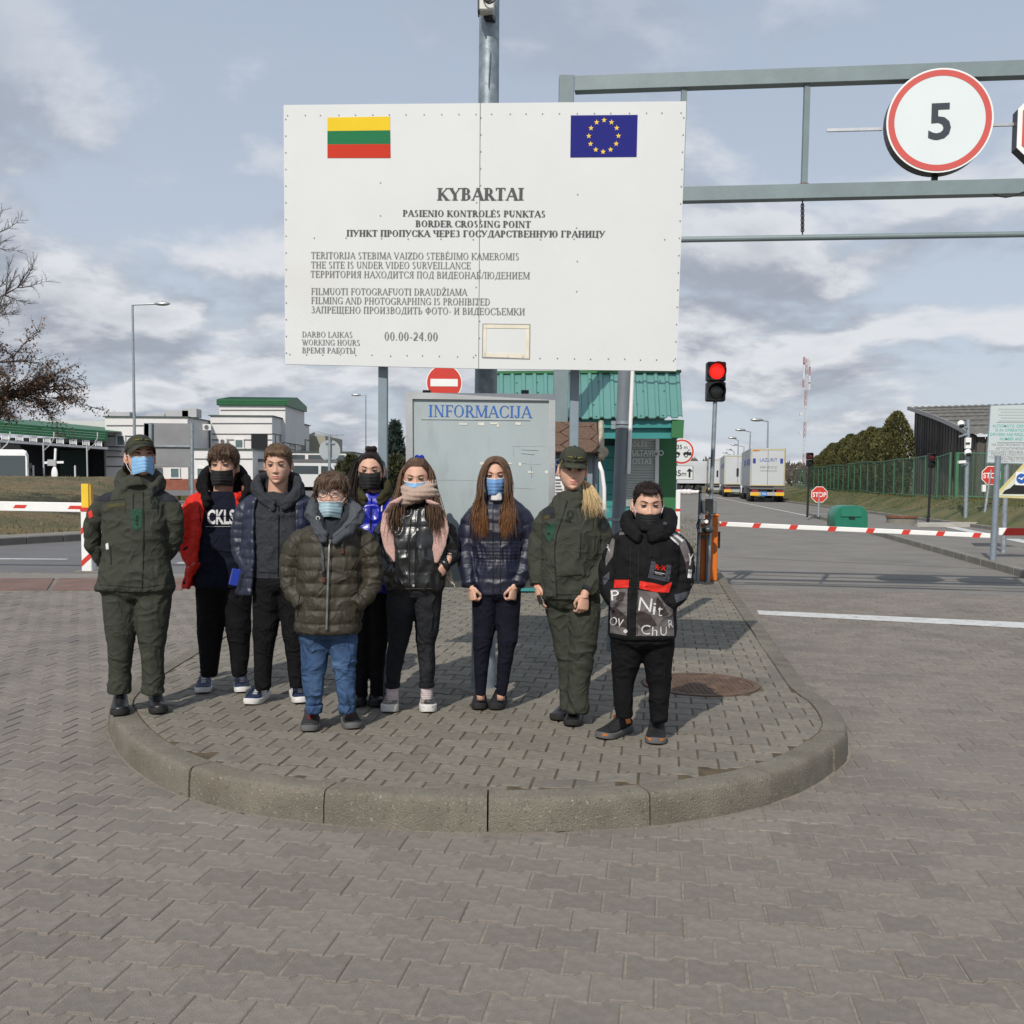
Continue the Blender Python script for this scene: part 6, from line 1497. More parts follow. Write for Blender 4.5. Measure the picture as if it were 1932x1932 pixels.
def decal(skin, vf, m, name, parent, off=.0025):
 V, F = vf; H = [skin.hit(x, y, off) for x, y in V]
 F = [f for f in F if all(H[i] is not None for i in f) and max((H[f[i]] - H[f[i - 1]]).length for i in range(len(f))) < .09]
 if not F: return None
 use = sorted({i for f in F for i in f}); mp = {u: k for k, u in enumerate(use)}
 b = MB(); b.add([H[u] for u in use], [tuple(mp[i] for i in f) for f in F]); o = b.obj(name, m, parent, fix=False); return o
def strip(skin, pts, wpx, m, name, parent, off=.003, th=.5):
 """a cord or zip laid on the cloth along photo points"""
 P = []
 for a, b in zip(pts, pts[1:]):
  n = max(2, int(math.hypot(b[0] - a[0], b[1] - a[1]) / 5))
  P += [(a[0] + (b[0] - a[0]) * k / n, a[1] + (b[1] - a[1]) * k / n) for k in range(n)]
 P.append(pts[-1]); H = [skin.hit(x, y, off) for x, y in P]; H = [h for h in H if h is not None]
 if len(H) < 2: return None
 for _ in range(2): H = [H[0]] + [(H[i - 1] + H[i] * 2 + H[i + 1]) / 4 for i in range(1, len(H) - 1)] + [H[-1]]
 r = wpx / 2 * H[0].y / 1932; b = MB(); b.tube(H, r, 6, None, True, th, ref=(1, 0, 0)); return b.obj(name, m, parent, smooth=True)
# ---- head
HZ = [.112, .106, .096, .082, .060, .030, .010, -.010, -.030, -.050, -.070, -.085, -.100, -.112, -.119]
HA = [.004, .028, .046, .0585, .0695, .0735, .074, .073, .071, .067, .0605, .0525, .041, .025, .006]
HF = [.004, .030, .050, .067, .0835, .0915, .0905, .089, .090, .091, .0905, .0885, .0865, .079, .060]
HB = [.006, .038, .062, .080, .0945, .099, .097, .092, .084, .072, .058, .044, .030, .018, .00]
def hsec(z):
 z_ = HZ[::-1]; return np.interp(z, z_, HA[::-1]), np.interp(z, z_, HF[::-1]), np.interp(z, z_, HB[::-1])
def g2(x, z, cx, cz, sx, sz): return np.exp(-((x - cx) / sx) ** 2 - ((z - cz) / sz) ** 2)
def head_grid(nz=64, na=84, fat=0.0, smile=0.0):
 zs = np.concatenate([np.linspace(.112, .03, 18, endpoint=False), np.linspace(.03, -.095, 38, endpoint=False), np.linspace(-.095, -.119, 8)])
 u = np.linspace(0, 2 * PI, na, endpoint=False); ph = u - .42 * np.sin(u)               # more columns in front
 Zg, Pg = np.meshgrid(zs, ph, indexing='ij'); a, f, b = hsec(Zg)
 s, c = np.sin(Pg), np.cos(Pg); x = a * np.sign(s) * np.abs(s) ** .92
 y = np.where(c > 0, -f * np.abs(c) ** .88, b * np.abs(c))
 x = x * (1 + .13 * fat * g2(0, Zg, 0, -.06, 1, .05)); fr = np.clip(c, 0, 1) ** .5
 nz_, npf = np.array([.022, .018, 0, -.02, -.036, -.043, -.050]), np.array([0, .0015, .005, .0125, .0205, .0185, 0])
 p = np.interp(Zg, nz_[::-1], npf[::-1]); sg = .0078 + .0045 * np.clip((.0 - Zg) / .04, 0, 1)
 D = p * np.exp(-(x / sg) ** 2)
 D = D + .0055 * (g2(x, Zg, .0125, -.0425, .006, .006) + g2(x, Zg, -.0125, -.0425, .006, .006))
 D = D - .0075 * (g2(x, Zg, .031, -.001, .016, .011) + g2(x, Zg, -.031, -.001, .016, .011))
 D = D + .0035 * (g2(x, Zg, .028, .019, .026, .007) + g2(x, Zg, -.028, .019, .026, .007)) + .001 * g2(x, Zg, 0, .02, .01, .01)
 D = D + (.004 + .004 * fat) * (g2(x, Zg, .041, -.030, .020, .018) + g2(x, Zg, -.041, -.030, .020, .018))
 ml = -.072 + smile * .006 * (np.abs(x) / .024) ** 2
 D = D + .0045 * g2(x, Zg - ml, 0, .0055, .021, .0048) + .005 * g2(x, Zg - ml, 0, -.0058, .018, .005) - .0045 * g2(x, Zg - ml, 0, 0, .024, .0020)
 D = D - .003 * g2(x, Zg, 0, -.089, .022, .005) + .005 * g2(x, Zg, 0, -.105, .016, .010)
 y = y - D * fr
 n0 = len(zs); V = np.stack([x, y, Zg], 2).reshape(-1, 3); F = []
 for i in range(n0 - 1):
  for j in range(na): F.append((i * na + j, (i + 1) * na + j, (i + 1) * na + (j + 1) % na, i * na + (j + 1) % na))
 F.append(tuple(range(na))[::-1][::-1]); F.append(tuple((n0 - 1) * na + j for j in range(na))[::-1])
 lip = (np.abs(x) < .0235) & (np.abs(Zg - ml - .0) < .0105 * np.sqrt(np.clip(1 - (x / .0245) ** 2, 0, 1))) & (np.cos(Pg) > 0)
 return V, F, lip.reshape(-1)
m_skin = M('skin', (.57, .335, .240), .55, 0, .06, 26, .06, 300, sss=.12, spots=[((.52, .245, .185), 14, .55, .75, .35)])
m_lip = M('lips', (.46, .17, .15), .45)
m_eyew = M('eye white', (.62, .60, .57), .3); m_iris = M('dark iris', (.035, .03, .028), .2); m_lash = M('lash', (.02, .014, .012), .7)
m_nail = None
HAIR = {}
def hairmat(n, c, var=.35): HAIR[n] = M(n, c, .55, 0, .25, 60, isl=var, spec=.18, stretch=(1, 1, .3)); return HAIR[n]
class Person:
 def __init__(s, label, feet, group='people lined up on the island'):
  s.d = sum(G(px, py, KH).y for px, py in feet) / len(feet)
  c = sum((G(px, py, KH) for px, py in feet), Vector()) / len(feet)
  s.root = thing('person', label, 'person', (c.x, c.y, KH), None); s.skin_v = []; s.skin_f = []; s.skin_m = []
 def L(s, px, py, dy=0.0): return W(px, py, s.d + dy)
 def m(s, px): return px / 1932 * s.d
 # -- clothes
 def ring(s, py, cx, hw, hd, dy=0.0, n=36, e=2.5, tilt=0):
  c = s.L(cx, py, dy); a = s.m(hw); out = []
  for k in range(n):
   t = 2 * PI * k / n; ct, st = math.cos(t), math.sin(t)
   out.append(c + Vector((a * math.copysign(abs(ct) ** (2 / e), ct), hd * math.copysign(abs(st) ** (2 / e), st), 0)))
  return out
 def torso(s, mb, rows): mb.loft([s.ring(*r) for r in rows]); return mb
 def cring(s, py, cx, hw, hd, xl, xr, th, n=26, e=2.3, dy=0.0):
  """open-front ring: from the left edge of the opening round the back to the right edge"""
  c = s.L(cx, py, dy); a = s.m(hw); f = lambda v: max(-.985, min(.985, v))
  a0, a1 = math.asin(f((xl - cx) / hw)), math.asin(f((xr - cx) / hw))
  t0, t1 = -PI / 2 + a0, -PI / 2 + a1 - 2 * PI                        # go backwards round the back
  o, i_ = [], []
  for k in range(n):
   t = t0 + (t1 - t0) * k / (n - 1); ct, st = math.cos(t), math.sin(t); q = lambda v: math.copysign(abs(v) ** (2 / e), v)
   o.append(c + Vector((a * q(ct), hd * q(st), 0))); i_.append(c + Vector(((a - th) * q(ct), (hd - th) * q(st), 0)))
  return o + i_[::-1]
 def limb(s, P):          # [(px, py, dy, r_px)] -> points and radii in metres
  return [s.L(p[0], p[1], p[2]) for p in P], [s.m(p[3]) for p in P]
 def smooth_limb(s, P, k=3):
  out = []
  for i in range(len(P) - 1):
   a, b, c, d = P[max(i - 1, 0)], P[i], P[i + 1], P[min(i + 2, len(P) - 1)]
   for j in range(k):
    t = j / k; out.append(tuple(.5 * (2 * b[q] + (c[q] - a[q]) * t + (2 * a[q] - 5 * b[q] + 4 * c[q] - d[q]) * t * t + (3 * b[q] - a[q] - 3 * c[q] + d[q]) * t ** 3) for q in range(4)))
  return out + [P[-1]]
 def garment(s, name, mb, vs, m, disp=None, smooth=3, matf=None, mats=None):
  P, F = voxel(mb, vs, smooth)
  if disp is not None:
   N_ = normals(P, F); P = P + N_ * disp(P, N_)[:, None]
  return Skin(P, F, name, m, s.root, matf, mats)
 def trousers(s, legs, waist, m, folds=.010, vs=.0085, name='trousers', stack=1.0, seed=1):
  mb = MB(); s.torso(mb, waist); LL = []
  for lg in legs:
   lg = [(lg[0][0], lg[0][1] - 34, lg[0][2], lg[0][3] * .92)] + lg; q = s.smooth_limb(lg, 4); pts, rr = s.limb(q); rr = [x * .93 for x in rr]; mb.tube(pts, rr, 18); LL.append((pts, rr))
  zk = (legs[0][-1][1]); zt = s.L(0, waist[0][0]).z; zb = s.L(0, zk).z; H = zt - zb
  def disp(P, N_):
   h = np.clip((P[:, 2] - zb) / H, 0, 1)
   amp = folds * (.45 + .9 * stack * np.exp(-(h / .16) ** 2) + .7 * np.exp(-((h - .50) / .09) ** 2) + .3 * np.exp(-((h - .9) / .1) ** 2))
   Q = P + .05 * (vnoise(P * 6, seed)[:, None] - .5); Q = np.stack([Q[:, 0], Q[:, 1], Q[:, 2] + .55 * np.abs(Q[:, 0] - np.round(Q[:, 0] / .2) * .2)], 1)
   w_ = ridge(Q, (5, 5, 11), seed) + .55 * ridge(Q, (9, 9, 23), seed + 1)
   return amp * (w_ - .75) * (.35 + 1.3 * vnoise(P * np.array((5, 5, 7)), seed + 7))
  return s.garment(name, mb, vs, m, disp, 3)
 # -- shoes
 def shoe(s, heel, toe, Ln, m_up, m_sole, m_lace=None, tall=.10, wide=1.0, sole=.026, accents=None, name='shoe'):
  a, b = G(heel[0], heel[1], KH), G(toe[0], toe[1], KH); d = (b - a); d.z = 0; d.normalize(); x = Vector((-d.y, d.x, 0)); o = (a + b) / 2 - d * (Ln / 2); o.z = KH + .003
  sec = [(0, .016, .62), (.03, .026, .86), (.12, .034, 1.0), (.30, .036, 1.0), (.42, .037, .86), (.55, .040, .68), (.70, .044, .52), (.84, .042, .45), (.94, .030, .40), (1.0, .012, .30)]
  sec = [(t, w_ * wide * Ln / .26, h * tall) for t, w_, h in sec]
  S = lambda t, sx, z: o + d * (t * Ln) + x * sx + UP * z
  mb = MB(); rings = []
  for t, w_, h in sec:
   ring = []; spring = .012 * max(0, (t - .72) / .28) ** 2
   for k in range(16):
    an = PI * 2 * k / 16; cz, sx = math.sin(an), math.cos(an)
    ring.append(S(t, w_ * math.copysign(abs(sx) ** .8, sx) * (1 if cz <= 0 else 1 - .38 * cz ** 1.5 * min(1, h / .08)), sole * .8 + spring + (h - sole * .8) * (.5 + .5 * cz)))
   rings.append(ring)
  mb.loft(rings); up = mb.obj(name, m_up, s.root, smooth=True)
  mb = MB(); rings = []
  for t, w_, h in sec:
   w2 = w_ * 1.08 + .002; spring = .012 * max(0, (t - .72) / .28) ** 2; z1 = sole * (1.25 if t < .25 else 1.0)
   tt = t * 1.02 - .01
   rings.append([S(tt, w2 * .92, spring), S(tt, w2, spring + .006), S(tt, w2, spring + z1), S(tt, w2 * .9, spring + z1 + .003), S(tt, -w2 * .9, spring + z1 + .003), S(tt, -w2, spring + z1), S(tt, -w2, spring + .006), S(tt, -w2 * .92, spring)])
  mb.loft(rings); mb.obj('sole', m_sole, up, smooth=True, angle=50)
  mb = MB()
  for k in range(5):
   t = .40 + .07 * k; h = float(np.interp(t, [q[0] for q in sec], [q[2] for q in sec])); w_ = .018
   mb.tube([S(t - .02, -w_, h - .006), S(t, 0, h + .004), S(t - .02, w_, h - .006)], .0056, 5)
   mb.tube([S(t - .02, -w_, h - .006), S(t + .05, w_, h - .014)], .0045, 5)
  mb.obj('lace', m_lace or m_up, up)
  mb = MB(); mb.tube([S(.24 + .15 * math.cos(q), .030 * math.sin(q), tall * .98) for q in [i * PI / 8 for i in range(17)]], .007, 6, None, False); mb.obj('collar', m_up, up, smooth=True)
  for mm, (t0, t1, z0, z1) in (accents or []):
   for sg in (1, -1):
    mb = MB(); g = []
    for k in range(5):
     t = t0 + (t1 - t0) * k / 4; w_ = float(np.interp(t, [q[0] for q in sec], [q[1] for q in sec]))
     for z in (z0, z1): g.append(S(t + (.03 if z == z1 else 0), sg * (w_ * (1.03 - .25 * (z / tall) ** 2) + .003), z))
    mb.add(g, [(2 * k, 2 * k + 1, 2 * k + 3, 2 * k + 2) for k in range(4)]); mb.obj('side_patch', mm, up)
  return up
 # -- skin
 def add_skin(s, P, F, mi=0):
  o = len(s.skin_v); s.skin_v += [tuple(p) for p in P]; s.skin_f += [tuple(i + o for i in f) for f in F]; s.skin_m += ([mi] * len(F) if isinstance(mi, int) else list(mi))
 def head(s, eye, sc_=1.0, yaw=0, pitch=0, roll=0, dy=0.0, fat=0.0, smile=0.0, squint=.5, brow=None, lids=True):
  R = Matrix.Rotation(rad(yaw), 3, 'Z') @ Matrix.Rotation(rad(-pitch), 3, 'X') @ Matrix.Rotation(rad(roll), 3, 'Y')
  c = s.L(eye[0], eye[1], dy); s.hs = sc_
  off = Vector((0, .0, 0))
  s.H = lambda p: c + R @ (Vector(p) * sc_); s.hR = R
  V, F, lip = head_grid(fat=fat, smile=smile); Vw = [s.H(v) for v in V]
  s.add_skin(Vw, F, [1 if all(lip[i] for i in f) and len(f) == 4 else 0 for f in F])
  s.hb = BVHTree.FromPolygons([Vector(v) for v in V], F)
  # ears
  for sg in (1, -1):
   b = MB(); b.sphere((sg * .078, .012, -.006), (.010, .020, .031), None, 14, 10, Matrix.Rotation(rad(14 * sg), 3, 'Z') @ Matrix.Rotation(rad(-10), 3, 'X'))
   b.tube([(sg * (.080 + .007 * math.sin(q * .5)), .010 + .018 * math.sin(q) * 1.0, -.004 + .029 * math.cos(q)) for q in [-.5 + i * .32 for i in range(12)]], .0045, 6)
   b.sphere((sg * .077, .0, -.035), (.006, .008, .009), None, 8, 6)
   s.add_skin([s.H(v) for v in b.v], b.f)
  # eyes
  for sg in (1, -1):
   ec = Vector((sg * .0305, -.0755, -.001)); b = MB(); b.sphere(ec, .0125, m_eyew, 16, 12)
   for a_ in range(1):
    q = ec + Vector((sg * -.001, -.0108, 0)); b.sphere(q, (.0066, .003, .0066), m_iris, 12, 8)
   e = MB(); e.v = [tuple(s.H(v)) for v in b.v]; e.f = b.f; e.m = b.m; e.mats = b.mats; e.obj('eye', None, s.root, smooth=True)
   lv = MB(); n = 12; r = .0138
   for (t0, t1) in ((math.radians(24 - 11 * squint), 1.5), (-1.5, math.radians(-24 + 12 * squint))):
    g = []
    for i in range(7):
     el = t0 + (t1 - t0) * i / 6
     for k in range(n): an = -PI / 2 + (k / (n - 1) - .5) * 2.5; g.append(ec + Vector((math.cos(an) * math.cos(el) * r * 1.12, math.sin(an) * math.cos(el) * r, math.sin(el) * r)))
    lv.add(g, [(i * n + k, i * n + k + 1, (i + 1) * n + k + 1, (i + 1) * n + k) for i in range(6) for k in range(n - 1)])
   s.add_skin([s.H(v) for v in lv.v], lv.f)
   el = math.radians(24 - 11 * squint); b = MB(); b.tube([s.H(ec + Vector((math.cos(an) * r * 1.16, math.sin(an) * r * 1.06, math.sin(el) * r + .0008))) for an in [-PI / 2 + (k / 8 - .5) * 2.3 for k in range(9)]], .0028 * sc_, 5); el = math.radians(-24 + 12 * squint); b.tube([s.H(ec + Vector((math.cos(an) * r * 1.14, math.sin(an) * r * 1.05, math.sin(el) * r))) for an in [-PI / 2 + (k / 8 - .5) * 2.0 for k in range(9)]], .0013 * sc_, 5); b.obj('eyelash', m_lash, s.root)
   pts = []
   for k in range(7):
    t = k / 6; x = sg * (.013 + .036 * t); z = .0185 + .006 * math.sin(t * PI * .75) - .003 * (1 - t) * squint
    h, n_, i_, d_ = s.hb.ray_cast(Vector((x, -.3, z)), Vector((0, 1, 0))); pts.append(s.H(h + Vector((0, -.001, 0))))
   b = MB(); b.tube(pts, [.0036 * sc_, .0050 * sc_, .0052 * sc_, .0050 * sc_, .0042 * sc_, .0030 * sc_, .0016 * sc_], 6, None, True, .5); b.obj('eyebrow', brow, s.root, smooth=True)
 def body(s, neck, shoulders, arms, hands, legs, waist_py, rows=None):
  """the figure under the clothes, one skin with its hands and head"""
  b = MB()
  (nx, ny), nr = neck[:2], neck[2]; dyn = neck[3] if len(neck) > 3 else .02
  b.tube([s.L(nx, ny + 45, dyn + .03), s.L(nx, ny, dyn + .01), s.H((0, .018, -.06))], [s.m(nr) * 1.35, s.m(nr), s.m(nr) * .98], 16)
  b.loft([s.ring(ny + 32, nx, shoulders * .45, .05, dyn + .02), s.ring(ny + 48, nx, shoulders * .8, .07, .02), s.ring(ny + 110, nx, shoulders * .75, .08, .02), s.ring(waist_py - 60, nx, shoulders * .62, .075, .02), s.ring(waist_py, nx, shoulders * .7, .08, .02)])
  for a in arms: p, r = s.limb(s.smooth_limb(a)); b.tube(p, r, 12)
  for l in legs: p, r = s.limb(s.smooth_limb(l)); b.tube(p, r, 12)
  P, F = voxel(b, .011, 2); s.add_skin(P, F)
  for h in hands: P, F = h; s.add_skin(P, F)
  me = bpy.data.meshes.new('body'); me.from_pydata(s.skin_v, [], s.skin_f); me.materials.append(m_skin); me.materials.append(m_lip)
  me.polygons.foreach_set('material_index', s.skin_m); me.update(); me.shade_smooth(); put('body', me, s.root)
 def hand(s, wrist, tip_dir, palm_n, side, curl=.5, sc_=1.0, spread=.012, wr=.026, fore=None):
  """palm, four unequal bent fingers and a thumb leaving the side of the palm"""
  d = Vector(tip_dir).normalized(); n = Vector(palm_n); n = (n - d * n.dot(d)).normalized(); x = d.cross(n) * side; o = Vector(wrist)
  P = lambda a, b_, c: o + (d * a + x * b_ + n * c) * sc_
  b = MB()
  if fore is not None: b.tube([fore, o, P(.02, 0, 0)], [wr * 1.1 * sc_, wr * sc_, wr * sc_], 12)
  rings = []
  for a, w_, t in ((-.01, .024, .018), (.02, .030, .017), (.05, .037, .015), (.08, .039, .013), (.092, .036, .011)):
   rings.append([P(a, w_ * math.cos(q), t * math.sin(q)) for q in [2 * PI * i / 14 for i in range(14)]])
  b.loft(rings)
  for k, (off, ln) in enumerate(((.029, .068), (.0095, .076), (-.0100, .071), (-.0280, .056))):
   p = Vector((.086 - .004 * abs(k - 1.2), off, 0)); ang = .15; pts = [p - Vector((.02, 0, 0))]; rr = [.0095 - .0006 * k, .0095 - .0006 * k]; pts.append(p);
   for j, seg in enumerate((.45, .32, .26)):
    ang += curl * (1.15, 1.35, .85)[j] * (1 + .08 * (k - 1)); p = p + Vector((math.cos(ang) * ln * seg, off * spread * 4 * (1 if curl < .3 else -.2), math.sin(ang) * ln * seg)); pts.append(p); rr.append((.0088, .0080, .0066)[j] - .0005 * k)
   b.tube([P(*q) for q in pts], [r * sc_ for r in rr], 9); b.sphere(P(*pts[-1]), rr[-1] * sc_, None, 8, 6)
  pts = [(.012, .024, .004), (.038, .043, .012), (.060, .045, .012 + .028 * min(curl, .8)), (.080, .034, .014 + .036 * min(curl, .8))]
  b.tube([P(*q) for q in pts], [.013 * sc_, .0115 * sc_, .0098 * sc_, .0078 * sc_], 9); b.sphere(P(*pts[-1]), .0078 * sc_, None, 8, 6)
  return voxel(b, .0032, 2, .4)
 # -- hair and what sits on the face
 def scalp(s, m, hl, off=.010, name='hair', keep=None, thick=None):
  """cap of hair following the skull; hl = hair line height against the angle from the front"""
  na, zs = 64, np.concatenate([np.linspace(.111, .06, 12), np.linspace(.052, -.085, 16)])
  b = MB(); idx = {}; ang = [h[0] for h in hl]; zz_ = [h[1] for h in hl]
  for i, z in enumerate(zs):
   a, f, k = (float(v) for v in hsec(z))
   for j in range(na):
    ph = 2 * PI * j / na; q = abs((ph + PI) % (2 * PI) - PI) * 180 / PI
    if z < np.interp(q, ang, zz_) - .004: continue
    st, ct = math.sin(ph), math.cos(ph); o = off if thick is None else thick(q, z)
    p = Vector(((a + o) * math.copysign(abs(st) ** .92, st), -(f + o) * abs(ct) ** .88 if ct > 0 else (k + o) * abs(ct), z + o * max(0, (z - .04) / .07)))
    idx[i, j] = len(b.v); b.v.append(tuple(p))
  for i in range(len(zs) - 1):
   for j in range(na):
    q = [idx.get((i, j)), idx.get((i + 1, j)), idx.get((i + 1, (j + 1) % na)), idx.get((i, (j + 1) % na))]
    if None not in q: b.f.append(tuple(q)); b.m.append(0)
  top = [idx.get((0, j)) for j in range(na)]
  if None not in top: b.f.append(tuple(top)); b.m.append(0)
  return b
 def lock(s, b, pts, w0, w1=.15, n=7, flat=.45):
  P = [Vector(p) for p in pts]; out = []
  for i in range(len(P) - 1):
   a, c, e, f = P[max(i - 1, 0)], P[i], P[i + 1], P[min(i + 2, len(P) - 1)]
   for j in range(3): t = j / 3; out.append(.5 * (2 * c + (e - a) * t + (2 * a - 5 * c + 4 * e - f) * t * t + (3 * c - a - 3 * e + f) * t ** 3))
  out.append(P[-1]); k = len(out); b.tube(out, [w0 * (1 - (1 - w1) * (i / (k - 1)) ** 1.6) for i in range(k)], 4, None, False, flat)
 def short_hair(s, m, hl, seed, n=420, ln=.035, off=.010, lift=.006, dirf=None, w=.0045, fringe=None, thick=None):
  b = s.scalp(m, hl, off, thick=thick); rr = random.Random(seed); ang = [h[0] for h in hl]; zz_ = [h[1] for h in hl]
  E = Vector((.0745, .0945, .1125))
  for _ in range(n):
   ph = rr.uniform(-PI, PI); q = abs(ph) * 180 / PI; lo = float(np.interp(q, ang, zz_)); z = lo + (.113 - lo) * rr.random() ** .75
   a, f, k = (float(v) for v in hsec(z)); o = off if thick is None else thick(q, z)
   st, ct = math.sin(ph), math.cos(ph); p = Vector(((a + o * .8) * st, -(f + o * .8) * ct if ct > 0 else -(k + o * .8) * ct, z + o * .8 * max(0, (z - .04) / .07)))
   d = dirf(p, rr) if dirf else Vector((0, -1, -.3)); pts = [p]; L = ln * rr.uniform(.6, 1.2)
   nrm = Vector((p.x / E.x ** 2, p.y / E.y ** 2, p.z / E.z ** 2)).normalized()
   for j in range(4):
    d2 = d - nrm * d.dot(nrm) * .85 + nrm * lift * (8 - 4 * j) + Vector((rr.gauss(0, .10), rr.gauss(0, .10), rr.gauss(0, .10))); d2.normalize(); p = p + d2 * (L / 4)
    nrm = Vector((p.x / E.x ** 2, p.y / E.y ** 2, p.z / E.z ** 2)).normalized()
    g = math.sqrt((p.x / (E.x + o)) ** 2 + (p.y / (E.y + o)) ** 2 + (p.z / (E.z + o)) ** 2)
    if g < 1: p = p / g
    pts.append(p)
   s.lock(b, pts, w * rr.uniform(.7, 1.2))
  for pts, w_ in (fringe(rr) if fringe else []): s.lock(b, pts, w_)
  s.put_local(b, 'hair', m)
 def put_local(s, b, name, m, smooth=True, parent=None):
  e = MB(); e.v = [tuple(s.H(v)) for v in b.v]; e.f = b.f; e.m = b.m; e.mats = b.mats; return e.obj(name, m, parent or s.root, smooth=smooth, fix=False)
 def mask(s, m, top=-.012, bottom=-.112, wid=.062, m_loop=None, pleats=True, nose=.113, band=None, puff=0.0, skew=0.0):
  nu, nv_ = 27, 19; b = MB(); P = {}
  for i in range(nv_):
   t = i / (nv_ - 1); z = top + (bottom - top) * t
   yf = float(np.interp(z, [-.125, -.112, -.095, -.072, -.042, -.02, .0], [.083, .097, .106, .110, nose + .002, nose - .007, .100])) + puff
   for j in range(nu):
    u = j / (nu - 1) * 2 - 1; ww = wid * (1 - .20 * max(0, t - .5) ** 1.5) * (1 + .04 * math.sin(t * PI)); x = u * ww
    zj = z + .010 * (abs(u) ** 2) * (1 - t * 1.6) - (.010 * (1 - abs(u)) if i == 0 else 0) * 0
    ys = float(np.interp(zj, [-.12, -.09, -.05, 0], [.030, .036, .038, .036]))
    y = yf - (yf - ys) * abs(u) ** (1.55 if t < .7 else 1.4)
    pl = .0022 * math.sin(t * 5 * 2 * PI + skew * u) * (1 - abs(u) * .4) * (0 if not pleats or t < .12 or t > .92 else 1)
    h, n_, i_, d_ = s.hb.ray_cast(Vector((x, -.3, zj)), Vector((0, 1, 0)))
    if h is not None: y = max(y, -h.y + .0045)
    P[i, j] = len(b.v); b.v.append((x, -(y + pl), zj))
  for i in range(nv_ - 1):
   for j in range(nu - 1): b.f.append((P[i, j], P[i + 1, j], P[i + 1, j + 1], P[i, j + 1])); b.m.append(0)
  o = s.put_local(b, 'face_mask', m); md = o.modifiers.new('t', 'SOLIDIFY'); md.thickness = .0016
  if band:
   e = MB(); e.tube([Vector(b.v[P[0, j]]) + Vector((0, -.0012, -.002)) for j in range(nu)], .0032, 5, None, False, .4, ref=(0, 0, 1)); s.put_local(e, 'binding', band, True, o)
  for sg, j in ((1, nu - 1), (-1, 0)):
   for i, ez in ((1, .018), (nv_ - 2, -.03)):
    a = Vector(b.v[P[i, j]]); e = MB(); e.tube([a, (a + Vector((sg * .080, .012, ez))) / 2 + Vector((sg * .006, 0, 0)), Vector((sg * .084, .014, ez))], .0017, 5); s.put_local(e, 'ear_loop', m_loop or m, True, o)
  return o
 def cap(s, m, m_badge, tilt=6, up=0.0, droop=1.0):
  b = MB(); na, nr = 40, 9; T = Matrix.Translation((0, 0, up)) @ Matrix.Rotation(rad(-tilt), 4, 'X'); rows = []
  for i in range(nr):
   t = i / (nr - 1); a = t * PI / 2
   rows.append([T @ Vector((.0835 * math.cos(a) ** .8 * math.sin(2 * PI * j / na), -.1045 * math.cos(a) ** .8 * math.cos(2 * PI * j / na) + .002, .034 + .096 * math.sin(a) ** .9)) for j in range(na)])
  b.loft(rows, None, True); c = s.put_local(b, 'cap', m, True)
  e = MB(); e.tube([Vector((r.x * 1.012, r.y * 1.012, r.z)) for r in rows[0] + rows[0][:1]], .004, 5, None, False); s.put_local(e, 'cap_band', m, True, c)
  e = MB(); e.sphere(T @ Vector((0, .002, .131)), (.008, .008, .004), None, 10, 6); s.put_local(e, 'button', m, True, c)
  br = MB(); n, k = 22, 7; g = []
  for lay in (0, 1):
   for i in range(k):
    t = i / (k - 1)
    for j in range(n):
     u = (j / (n - 1) * 2 - 1); an = u * 1.28; x = .0825 * math.sin(an) * (1 - .06 * t); y0 = -.1035 * math.cos(an) + .002
     g.append(T @ Vector((x, y0 - .080 * t * math.cos(an * 1.05) ** .7 if abs(an) < 1.4 else y0, .037 - .034 * t ** 1.2 * droop * (1 + .3 * u * u) - .010 * u * u - .004 * lay)))
  m_ = k * n
  for i in range(k - 1):
   for j in range(n - 1): br.f += [(i * n + j, i * n + j + 1, (i + 1) * n + j + 1, (i + 1) * n + j), (m_ + i * n + j, m_ + (i + 1) * n + j, m_ + (i + 1) * n + j + 1, m_ + i * n + j + 1)]
  for j in range(n - 1): br.f.append(((k - 1) * n + j, (k - 1) * n + j + 1, m_ + (k - 1) * n + j + 1, m_ + (k - 1) * n + j))
  br.v = g; br.m = [0] * len(br.f); s.put_local(br, 'brim', m, True, c)
  e = MB(); cen = lambda x, z: T @ Vector((x, -.1045 * math.cos(math.asin(min(1, (z - .034) / .096))) ** .8 * math.sqrt(max(0, 1 - (x / .08) ** 2)) - .0015, z))
  for sg in (1, -1): e.tube([cen(sg * (.012 + .012 * k), .066 + .006 * math.sin(k * .9)) for k in range(4)], [.005, .0045, .004, .002], 5)
  s.put_local(e, 'badge', m_badge, True, c); e = MB(); e.sphere(cen(0, .070), (.011, .004, .013), None, 12, 8); s.put_local(e, 'badge_crest', m_black, True, c)
  return c
# ---------------------------------------------------------------- cloth
def cloth(n, c, rough=.85, var=.12, bump=.25, bs=220, **k): return M(n, c, rough, 0, var, k.pop('vs', 9), bump, bs, spec=k.pop('spec', .25), fold=k.pop('fold', .6), fs=k.pop('fs', 9), **k)
m_uni = cloth('olive uniform', (.040, .043, .032)); m_unid = cloth('dark shoulder patch', (.020, .021, .026)); m_unib = cloth('uniform badge', (.012, .016, .012)); m_uniname = cloth('name tape', (.062, .056, .022)); m_unirank = cloth('rank slide green', (.018, .060, .036)); m_unicap = cloth('cap olive', (.040, .043, .030)); m_capb = cloth('badge thread', (.16, .15, .02))
m_seamd = cloth('dark seam cloth', (.018, .020, .015)); m_boot = M('black leather', (.014, .014, .016), .4, 0, .2, 10, .1, 60); m_bootsole = M('black sole', (.012, .012, .012), .8)  # seam cloth: one dark olive for seams, plackets and pocket zips
